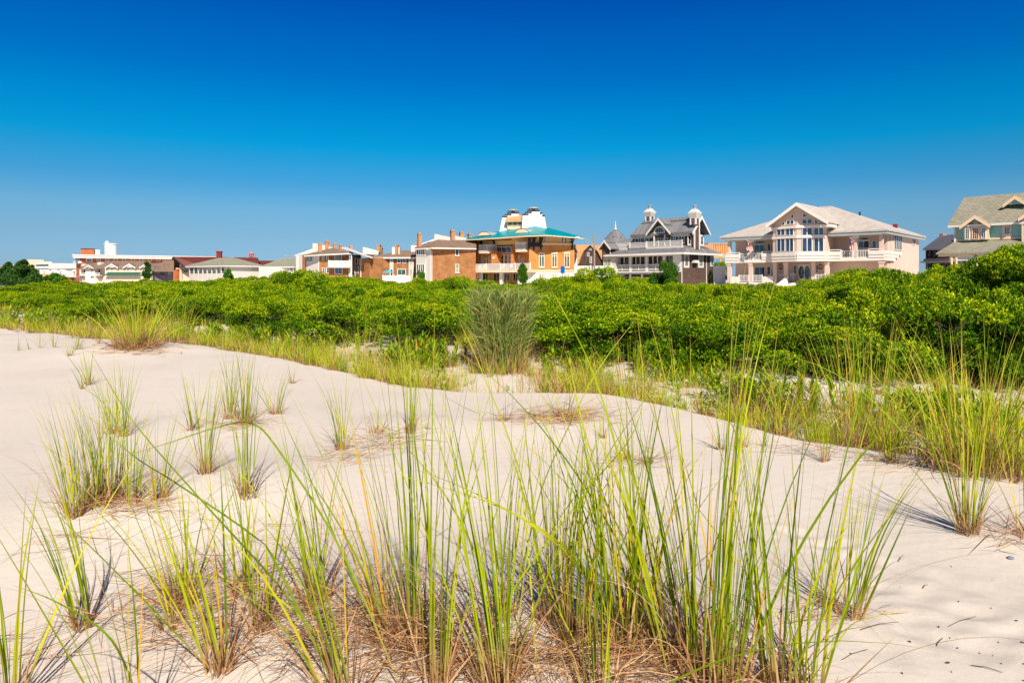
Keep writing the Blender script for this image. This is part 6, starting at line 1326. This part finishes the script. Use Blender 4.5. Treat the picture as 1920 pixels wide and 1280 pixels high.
# ================= white motel with arched dormers
def arched_motel():
    f = Fr((52, 285), (146, 262)); t = thing('arched_dormer_motel', 'low white motel with arched dormers and a row of orange parasols', 'motel', G(f)); gr = t.location.z - .5; zr = f.z(100, 506)
    wall(f, t, 0, f.L, 3, 14, gr, zr, 'offwhite'); wall(f, t, f.u(52), f.u(145), .3, 2.99, gr, f.z(100, 515.3), 'white', 'lower_storey')
    k = MB(); k.box(f, 0, f.L, 2.8, 14.2, zr, zr + .5); k.build('roof', 'greyroof', t)
    for px in (71, 83.5, 99.5, 114, 139.5):
        n = 8; u0, u1 = f.u(px - 4.6, 1.8), f.u(px + 4.6, 1.8); c = (u0 + u1) / 2; hw = (u1 - u0) / 2; z0, z1 = f.z(px, 514, 1.8), f.z(px, 505.2, 1.8); m = MB()
        m.prism(f, [(c - hw, z0), (c + hw, z0)] + [(c + hw * math.cos(math.pi * i / n), z1 - .75 + .8 * math.sin(math.pi * i / n)) for i in range(n + 1)], 1.8, 5); d = m.build('dormer', 'white', t)
        win(f, d, px - 2, 508.3, px + 2, 513, 1, 1, v=1.8, gm='glassdark' if px > 130 else 'curtain', fw=.2)
    win(f, t, 113, 516, 117, 519.5, 1, 1, v=.3, gm='glassdark', fw=.1); win(f, t, 121.5, 521, 127, 524.5, 2, 1, v=.3, gm='glass', fw=.1); win(f, t, 137, 515.8, 142, 517.5, 2, 1, v=.3, gm='glass', fw=.1)
    k = MB(); k.box(f, f.u(131), f.u(137), -2, .29, gr, f.z(134, 519)); k.box(f, f.u(120), f.u(146), -2.2, -2.01, gr, f.z(134, 524)); k.build('brick_planter', 'hotelbrick', t)
    for i, px in enumerate((64.5, 70.5, 77, 83.5, 90, 96.5, 103)):
        q = Vector(f.pt(f.u(px, -1), -1, f.z(px, 516.5, -1))); p = thing('parasol', 'closed orange parasol in the row on the terrace of the white arched motel', 'parasol', (q.x, q.y, q.z - 1.6), group='orange parasols at the white motel')
        k = MB(); k.lathe((q.x, q.y), [(.6, q.z - .1), (.55, q.z + .1), (.25, q.z + .6), (.04, q.z + 1.0)], 8); k.build('canopy', 'umborange', p); k = MB(); k.tube([(q.x, q.y, q.z - 1.6), (q.x, q.y, q.z + .9)], .06, 5); k.build('pole', 'white', p)
    k = MB(); k.box(f, 0, f.L, -1.5, .28, f.z(100, 520), f.z(100, 519)); k.build('terrace', 'white', t)
arched_motel()
def far_hotel():
    f = Fr((38, 420), (90, 400)); t = thing('beige_hotel', 'distant beige stepped hotel with dark window bands behind the pines', 'hotel', G(f)); gr = t.location.z - .5; z = lambda y: f.z(60, y)
    wall(f, t, f.u(20), f.u(66), 0, 16, gr, z(495), 'cream'); wall(f, t, f.u(66) + .01, f.u(90), .5, 16, gr, z(494), 'white', 'balcony_wing'); wall(f, t, f.u(38.5), f.u(51), 1, 9, z(495) + .002, z(486.2), 'cream', 'lift_tower'); wall(f, t, f.u(51) + .01, f.u(66), 1.2, 9, z(495) + .002, z(490), 'cream', 'plant_room')
    for y in (496.2, 503.6): k = MB(); k.box(f, f.u(65), f.u(89), .3, .49, z(y + 2.9), z(y)); k.build('window_band', 'glassgreen', t)
    for px, y in ((49, 497), (61, 497), (53, 492.5), (62, 504.5)): win(f, t, px - 2, y, px + 2, y + 2, 1, 1, v=0 if y > 495 else 1.2, gm='glassdark', fw=.1)
    g = Fr((-40, 400), (34, 430)); t2 = thing('terraced_hotel', 'distant pale flat roofed building at the left edge with brown bands', 'hotel', G(g)); wall(g, t2, 0, g.L, 0, 14, t2.location.z - .5, g.z(0, 497.5), 'white'); 
    for y in (499, 508): k = MB(); k.box(g, -.2, g.L + .2, -.25, -.01, g.z(0, y + 1.8), g.z(0, y)); k.build('window_band', 'brownroof', t2)
far_hotel()

# ================= small neighbours on the right
def gambrel():
    f = Fr((1082, 136), (1128, 132)); t = thing('gambrel_house', 'shingled house with a steep new orange brown gambrel roof behind the wooden pole', 'house', G(f)); gr = t.location.z - .3; q = lambda a, b, v=0: (f.u(a, v), f.z(a, b, v))
    out = [q(1082, 500), q(1096, 471), q(1108, 459.5), q(1122, 471), q(1137, 500)]
    w = MB(); w.prism(f, [(out[0][0], gr)] + out + [(out[-1][0], gr)], 0, 9); w.build('wall', 'shingle_wall', t)
    m = MB(); n = 5; ov = [(u, z + .12) for u, z in out]; V = [f.pt(u, -.3, z) for u, z in ov] + [f.pt(u, 9.4, z) for u, z in ov]; m.roof(V, [(i, i + 1, i + 6, i + 5) for i in range(4)], .15); m.build('roof', 'orangeroof', t)
    V = [PT(1079, 497, 135), PT(1080, 459.2, 140), PT(1108, 458.8, 140), PT(1096, 471, 136), PT(1083, 497, 134.5)]; k = MB(); k.roof(V, [(0, 4, 3, 2, 1)], .15); k.build('side_roof', 'orangeroof', t)
    V = [PT(1110, 462, 140), PT(1126, 461, 141), PT(1130, 478, 140), PT(1122, 472, 139)]; k = MB(); k.roof(V, [(0, 3, 2, 1)], .15); k.build('rear_roof', 'orangeroof', t)
    win(f, t, 1105.5, 464.8, 1110, 469.5, 1, 1, arch=True, gm='curtain', fw=.1); win(f, t, 1101, 473, 1105, 481, 1, 2, fw=.12); win(f, t, 1106, 480.5, 1110, 494, 1, 3, fw=.12, gm='curtain')
gambrel()
def fence(x0, x1, D0, D1, yt, lab):
    f = Fr((x0, D0), (x1, D1)); t = thing('white_fence', lab, 'fence', G(f)); gr = t.location.z - .2; zt = f.z((x0 + x1) / 2, yt); k = MB(); k.box(f, 0, f.L, 0, .06, gr, zt - .25); k.build('panel', 'white', t); k = MB(); k.box(f, 0, f.L, -.04, .1, zt - .25, zt - .12); k.build('top_rail', 'white', t)
    for i in range(int(f.L / 2.4) + 1): k = MB(); k.box(f, i * 2.4 - .08, i * 2.4 + .08, -.06, .12, gr, zt); k.build('post', 'white', t)
fence(1078, 1150, 104, 104, 497, 'long white board fence between the orange mansion and the shingled house')
fence(1339, 1360, 104, 104, 497, 'short white board fence between the shingled house and the pink house')
def dormer_stub():
    f = Fr((1074, 116), (1082, 116)); t = thing('narrow_white_house', 'narrow white bay of a house squeezed behind the right end of the orange mansion', 'house', G(f)); wall(f, t, 0, f.L - .0, 0, 5, t.location.z - .3, f.z(1078, 473), 'white'); win(f, t, 1077, 476, 1080.5, 492, 1, 2, gm='glassdark', fw=.08)
    k = MB(); c = f.u(1078.5); q = f.pt(c, .5, 0); k.lathe((q.x, q.y), [(.5, f.z(1078, 474)), (.35, f.z(1078, 469)), (.12, f.z(1078, 465)), (.1, f.z(1078, 459)), (.02, f.z(1078, 457))], 8); k.build('spire', 'greyroof', t)
dormer_stub()
def frame_house():
    f = Fr((1326, 135), (1370, 135)); t = thing('house_under_construction', 'bare wooden frame of a house under construction behind the pink house', 'building site', G(f)); gr = t.location.z
    z0, z1, z2 = f.z(1345, 479), f.z(1345, 476), f.z(1345, 456)
    k = MB(); k.box(f, .9, f.L, 0, 7, z0, z1); k.build('floor_deck', 'lumber', t)
    k = MB(); n = 13
    for i in range(n): u = .3 + (f.L - .4) * i / (n - 1); k.box(f, u - .06, u + .06, .0, .14, z1, z2 - .14); k.box(f, u - .06, u + .06, 6.8, 6.94, z1, z2 - .14)
    for j in range(8): k.box(f, .3, .42, .3 + j * .8, .4 + j * .8, z1, z2 - .14)
    k.box(f, .2, f.L, 0, .14, z2 - .14, z2); k.box(f, .2, f.L, 6.8, 6.94, z2 - .14, z2); k.box(f, .2, .34, .141, 6.79, z2 - .14, z2); k.build('stud_frame', 'lumber', t)
    k = MB(); k.box(f, f.L * .28, f.L, .2, .26, z1, z2 - .16); k.build('sheathing', 'lumber', t)
    k = MB(); [k.box(f, .0 + i * .9, .06 + i * .9, -.2, -.14, z1 - .3, z2 - .2) for i in range(3)]; k.build('scaffold', 'metal', t)
    k = MB(); [k.box(f, u, u + .25, .3, .55, gr - .2, z0) for u in (1.0, 2.6, 4.2)]; k.box(f, .9, f.L, .1, .3, z0 - .45, z0 - .01); k.build('support_post', 'lumber', t)
frame_house()
def dark_house():
    f = Fr((1738, 104), (1795, 100)); t = thing('dark_roofed_house', 'small house with charcoal hipped roof between the pink and green houses', 'house', G(f)); gr = t.location.z - .3; ze = f.z(1765, 467)
    wall(f, t, -.4, f.L + 2, .3, 9, gr, ze - .1, 'greywood')
    for a in (1738, 1748, 1760, 1772, 1783): win(f, t, a, 468.5, a + 9, 483, 1, 2, v=.3, fm='dark', fw=.16, gm='glass')
    k = MB(); k.box(f, -.5, f.L + 2, -.9, .29, f.z(1765, 492), f.z(1765, 489.5)); k.build('porch_trim', 'greytrim', t); k = MB(); k.box(f, -.5, f.L + 2, -.1, .28, f.z(1765, 489.4), f.z(1765, 484.5)); k.build('porch_beam', 'peach', t)
    for a in (1741, 1757, 1773): win(f, t, a, 495, a + 13, 515, 2, 1, v=.3, fm='dark', gm='glassdark', fw=.12)
    V = [PT(1730, 466.5, 101), PT(1800, 466.5, 98), PT(1802, 466, 113), PT(1735, 466, 114), PT(1763.5, 441.5, 107), PT(1772, 441, 107)]
    k = MB(); k.roof(V, [(0, 1, 5, 4), (1, 2, 5), (2, 3, 4, 5), (3, 0, 4)], .2); k.build('roof', 'darkroof', t); k = MB(); k.roof([PT(1771, 446, 108), PT(1775, 440.5, 112), PT(1810, 437.5, 112), PT(1810, 452, 106), PT(1790, 452, 105)], [(0, 4, 3, 2, 1)], .2); k.build('rear_roof', 'darkroof', t)
    k = MB(); k.box(f, f.u(1761, 5), f.u(1768, 5), 5, 5.8, f.z(1765, 446, 5), f.z(1765, 438, 5)); k.build('chimney', 'chimneybrick', t)
dark_house()

def green_house():
    f = Fr((1791, 72), (1900, 68.2)); L = f.u(1990); t = thing('green_clapboard_house', 'pale green clapboard house with an olive shingled roof and peach gables at the right edge', 'house', G(f, 3)); gr = t.location.z - .2; x = f.u; SD = 10
    ze = f.z(1791, 423.5); zm = f.z(1825, 450); zp0 = f.z(1825, 473, -2.4)
    wall(f, t, 0, L, 0, SD, gr, ze, 'greensiding')
    zr = f.z(1810, 370, SD / 2)
    hip(f, t, -.55, L + .5, -.6, SD + .6, ze + .05, zr, x(1811, SD / 2) + .4, .1, 'oliveroof', .18); k = MB(); k.box(f, -.5, L, -.7, -.56, ze - .2, ze + .02); k.build('gutter', 'white', t)
    # dormer gable with three windows and a fan
    def gdorm(pk, y_pk, xl, xr, ye, v, back, nm='gable_roof'):
        u0, u1 = x(xl, v), x(xr, v); c = (u0 + u1) / 2; z0, z1 = f.z(pk, ye, v), f.z(pk, y_pk, v); gable(f, t, c, (u1 - u0) / 2, v, back, z0, z1, 'oliveroof', .14, nm, 'peach'); return c, (u1 - u0) / 2, z0, z1
    c, hw, z0, z1 = gdorm(1829, 402.5, 1799, 1857, 422, -1.0, 4.5)
    k = MB(); k.prism(f, [(c - hw * .8, zm), (c + hw * .8, zm), (c + hw * .8, z0 - .1), (c, z1 - .35), (c - hw * .8, z0 - .1)], -.45, .2); k.build('gable_wall', 'greensiding', t)
    k = MB(); k.box(f, c - hw * .82, c + hw * .82, -.52, -.44, f.z(1829, 450, -.45), f.z(1829, 425.8, -.45)); k.build('window_surround', 'peach', t)
    win(f, t, 1809.5, 428, 1818.5, 448.5, 2, 4, v=-.52, fw=.07, mw=.03); win(f, t, 1823, 427.5, 1835.5, 448, 3, 4, v=-.52, fm='peach', fw=.06, mw=.03); win(f, t, 1840, 427, 1849, 447.5, 2, 4, v=-.52, fw=.07, mw=.03); k = MB(); a_, b_ = x(1821.5, -.45), x(1838, -.45); zz = f.z(1829, 425.6, -.45); k.prism(f, [((a_ + b_) / 2 + (b_ - a_) / 2 * math.cos(math.pi * i / 10), zz + .52 * math.sin(math.pi * i / 10)) for i in range(11)], -.52, -.44); k.build('arch_surround', 'peach', t); win(f, t, 1824, 418.8, 1835.5, 424.8, 3, 1, v=-.52, fm='white', arch=True, gm='curtain', fw=.07)
    c, hw, z0, z1 = gdorm(1902, 366, 1880, 1926, 381.5, 1.6, 5); k = MB(); k.prism(f, [(c - hw * .72, z0 - .05), (c + hw * .72, z0 - .05), (c, z1 - .38)], 1.75, 3); k.build('gable_wall', 'greensiding', t)
    c, hw, z0, z1 = gdorm(1940, 388, 1909, 1971, 407, -1.0, 5); k = MB(); k.prism(f, [(c - hw * .8, gr), (c + hw * .8, gr), (c + hw * .8, z0 - .1), (c, z1 - .35), (c - hw * .8, z0 - .1)], -.6, .2); k.build('gable_wall', 'greensiding', t)
    k = MB(); k.box(f, c - hw * .84, c - hw * .76, -.66, -.58, gr, z0 - .1); k.build('corner_board', 'peach', t)
    k = MB(); k.box(f, x(1879), x(1898), -.07, .01, zm, f.z(1888, 421)); k.build('window_surround', 'peach', t); win(f, t, 1882.5, 425, 1895, 440, 3, 4, v=-.07, fw=.07, mw=.03)
    k = MB(); k.box(f, 0, L, -.1, .01, zm - .05, zm + .14); k.box(f, -.05, .13, -.08, .012, gr, ze - .1); k.build('trim_board', 'peach', t); k = MB(); k.tube([f.pt(-.02, -.15, ze - .1), f.pt(-.02, -.15, zm - .9)], .06, 6); k.build('downpipe', 'white', t)
    # porch
    V = [f.pt(-.9, -3.0, zp0), f.pt(L, -3.0, zp0), f.pt(L, -.01, zm - .1), f.pt(.1, -.01, zm - .1), f.pt(-.9, SD, zp0)]
    k = MB(); k.roof([f.pt(-.9, -3.0, zp0), f.pt(L, -3.0, zp0), f.pt(L, -.02, zm - .1), f.pt(.0, -.02, zm - .1)], [(0, 1, 2, 3)], .15); k.build('porch_roof', 'oliveroof', t)
    k = MB(); k.box(f, -.75, L, -2.75, -2.6, zp0 - .38, zp0 - .16); k.build('porch_beam', 'peach', t)
    zf = f.z(1800, 521, -2.6); zbeam = zp0 - .38
    for px in (1784.5, 1793.5, 1832, 1870, 1908): 
        c = x(px, -2.6); q = f.pt(c, -2.65, 0); k = MB(); k.lathe((q.x, q.y), [(.13, gr), (.13, zf + 1.0), (.08, zf + 1.1), (.10, zf + 1.7), (.13, zbeam - .4), (.16, zbeam - .3), (.16, zbeam)], 10); k.build('post', 'peach', t)
    k = MB(); u0, u1 = x(1795, -2.6), x(1930, -2.6)
    for i in range(70): u = u0 + (u1 - u0) * i / 69; k.box(f, u - .03, u + .03, -2.68, -2.62, zbeam - .38, zbeam)
    k.box(f, u0, u1, -2.7, -2.6, zbeam - .46, zbeam - .38); k.build('spindle_frieze', 'white', t)
    rail(f, t, x(1786, -2.6), x(1940, -2.6), zf, zf + 1.0, -2.65, .16, post=40); k = MB(); k.box(f, -.8, L, -2.8, -.01, gr, zf); k.build('porch_floor', 'peach', t)
    win(f, t, 1802, 484, 1815, 503, 1, 1, gm='glassdark', fm='peach', fw=.15, name='door'); win(f, t, 1820, 484, 1834, 502, 2, 1, fm='peach', fw=.15); win(f, t, 1842, 484, 1856, 502, 2, 1, fm='peach', fw=.15)
green_house()

# ================= pole, lamps, sign, wires
def pole_and_lamp():
    D = 103; a, b = PT(1114.5, 440, D), PT(1114.5, 530, D); g = float(gz(b.x, b.y)); t = thing('street_lamp', 'weathered wooden pole with a long curved lamp arm, left of the shingled house', 'street lamp', (a.x, a.y, g))
    k = MB(); k.tube([(a.x, a.y, g - .3), (a.x, a.y, a.z)], .17, 8, .10); k.build('pole', 'wood_pole', t)
    pts = [PT(1114, 462, D), PT(1110, 455, D), PT(1102, 449, D), PT(1092, 446, D), PT(1086, 445.5, D)]; k = MB(); k.tube(pts, .04, 6); k.tube([PT(1114, 468, D), PT(1104, 455, D), PT(1096, 448, D)], .025, 5); k.build('arm', 'metal', t)
    h = PT(1082.5, 445.8, D); k = MB(); n = 8
    for s in range(1): k.add([h + Vector((-.55, 0, 0)), h + Vector((-.2, -.16, .02)), h + Vector((.4, -.1, .06)), h + Vector((.4, .1, .06)), h + Vector((-.2, .16, .02)), h + Vector((-.2, 0, .16)), h + Vector((.4, 0, .16)), h + Vector((-.1, 0, -.1))], [(0, 1, 5), (1, 2, 6, 5), (5, 6, 3, 4), (0, 5, 4), (0, 7, 1), (1, 7, 2), (2, 7, 3), (3, 7, 4), (4, 7, 0), (2, 3, 6)])
    k.build('lamp_head', 'white', t)
    D = 132; a = PT(557, 481, D); g = float(gz(a.x, a.y)); t = thing('street_lamp', 'pale lamp head on a thin arm above the green roofed motel', 'street lamp', (a.x, a.y, g))
    k = MB(); k.tube([(a.x, a.y, g - .3), (a.x, a.y, a.z)], .12, 8, .08); k.build('pole', 'metal', t); k = MB(); k.tube([a, PT(549, 479, D), PT(539, 479.4, D)], .05, 5); k.build('arm', 'metal', t)
    h = PT(536, 480, D); k = MB(); k.add([h + Vector((-.5, 0, 0)), h + Vector((-.1, -.18, 0)), h + Vector((.4, -.1, .06)), h + Vector((.4, .1, .06)), h + Vector((-.1, .18, 0)), h + Vector((-.1, 0, .16)), h + Vector((.4, 0, .15))], [(0, 1, 5), (1, 2, 6, 5), (5, 6, 3, 4), (0, 5, 4), (0, 4, 3, 2, 1), (2, 3, 6)]); k.build('lamp_head', 'metal', t)
    D = 90; q = PT(1054.5, 499, D); g = float(gz(q.x, q.y)); t = thing('blue_sign', 'plain bright blue sign standing in front of the orange mansion', 'sign', (q.x, q.y, g)); f = Fr((1051, D), (1058, D - .6)); k = MB(); k.box(f, 0, f.L, 0, .05, f.z(1054, 512), f.z(1054, 499.3)); k.build('sign_face', 'signblue', t); k = MB(); k.box(f, -.04, f.L + .04, .051, .09, f.z(1054, 512.4), f.z(1054, 498.9)); k.build('sign_back', 'metal', t); k = MB(); k.tube([(q.x, q.y + .12, g - .2), (q.x, q.y + .12, f.z(1054, 505))], .05, 6); k.build('post', 'metal', t)
    for (p0, p1, lab) in ((PT(1114.5, 447, 103), PT(1366, 452, 130), 'thin overhead wire running right from the wooden pole'), (PT(1690, 438, 130), PT(1812, 440, 112), 'thin overhead wire between the pink house and the green house'), (PT(700, 470, 150), PT(1114.5, 446, 103), 'thin overhead wire running left from the wooden pole')):
        m = MB(); m.tube([p0.lerp(p1, i / 12) - Vector((0, 0, .6 * math.sin(math.pi * i / 12))) for i in range(13)], .018, 4); tagit(m.build('utility_wire', 'metal', None, fix=False), lab, 'wire')
pole_and_lamp()
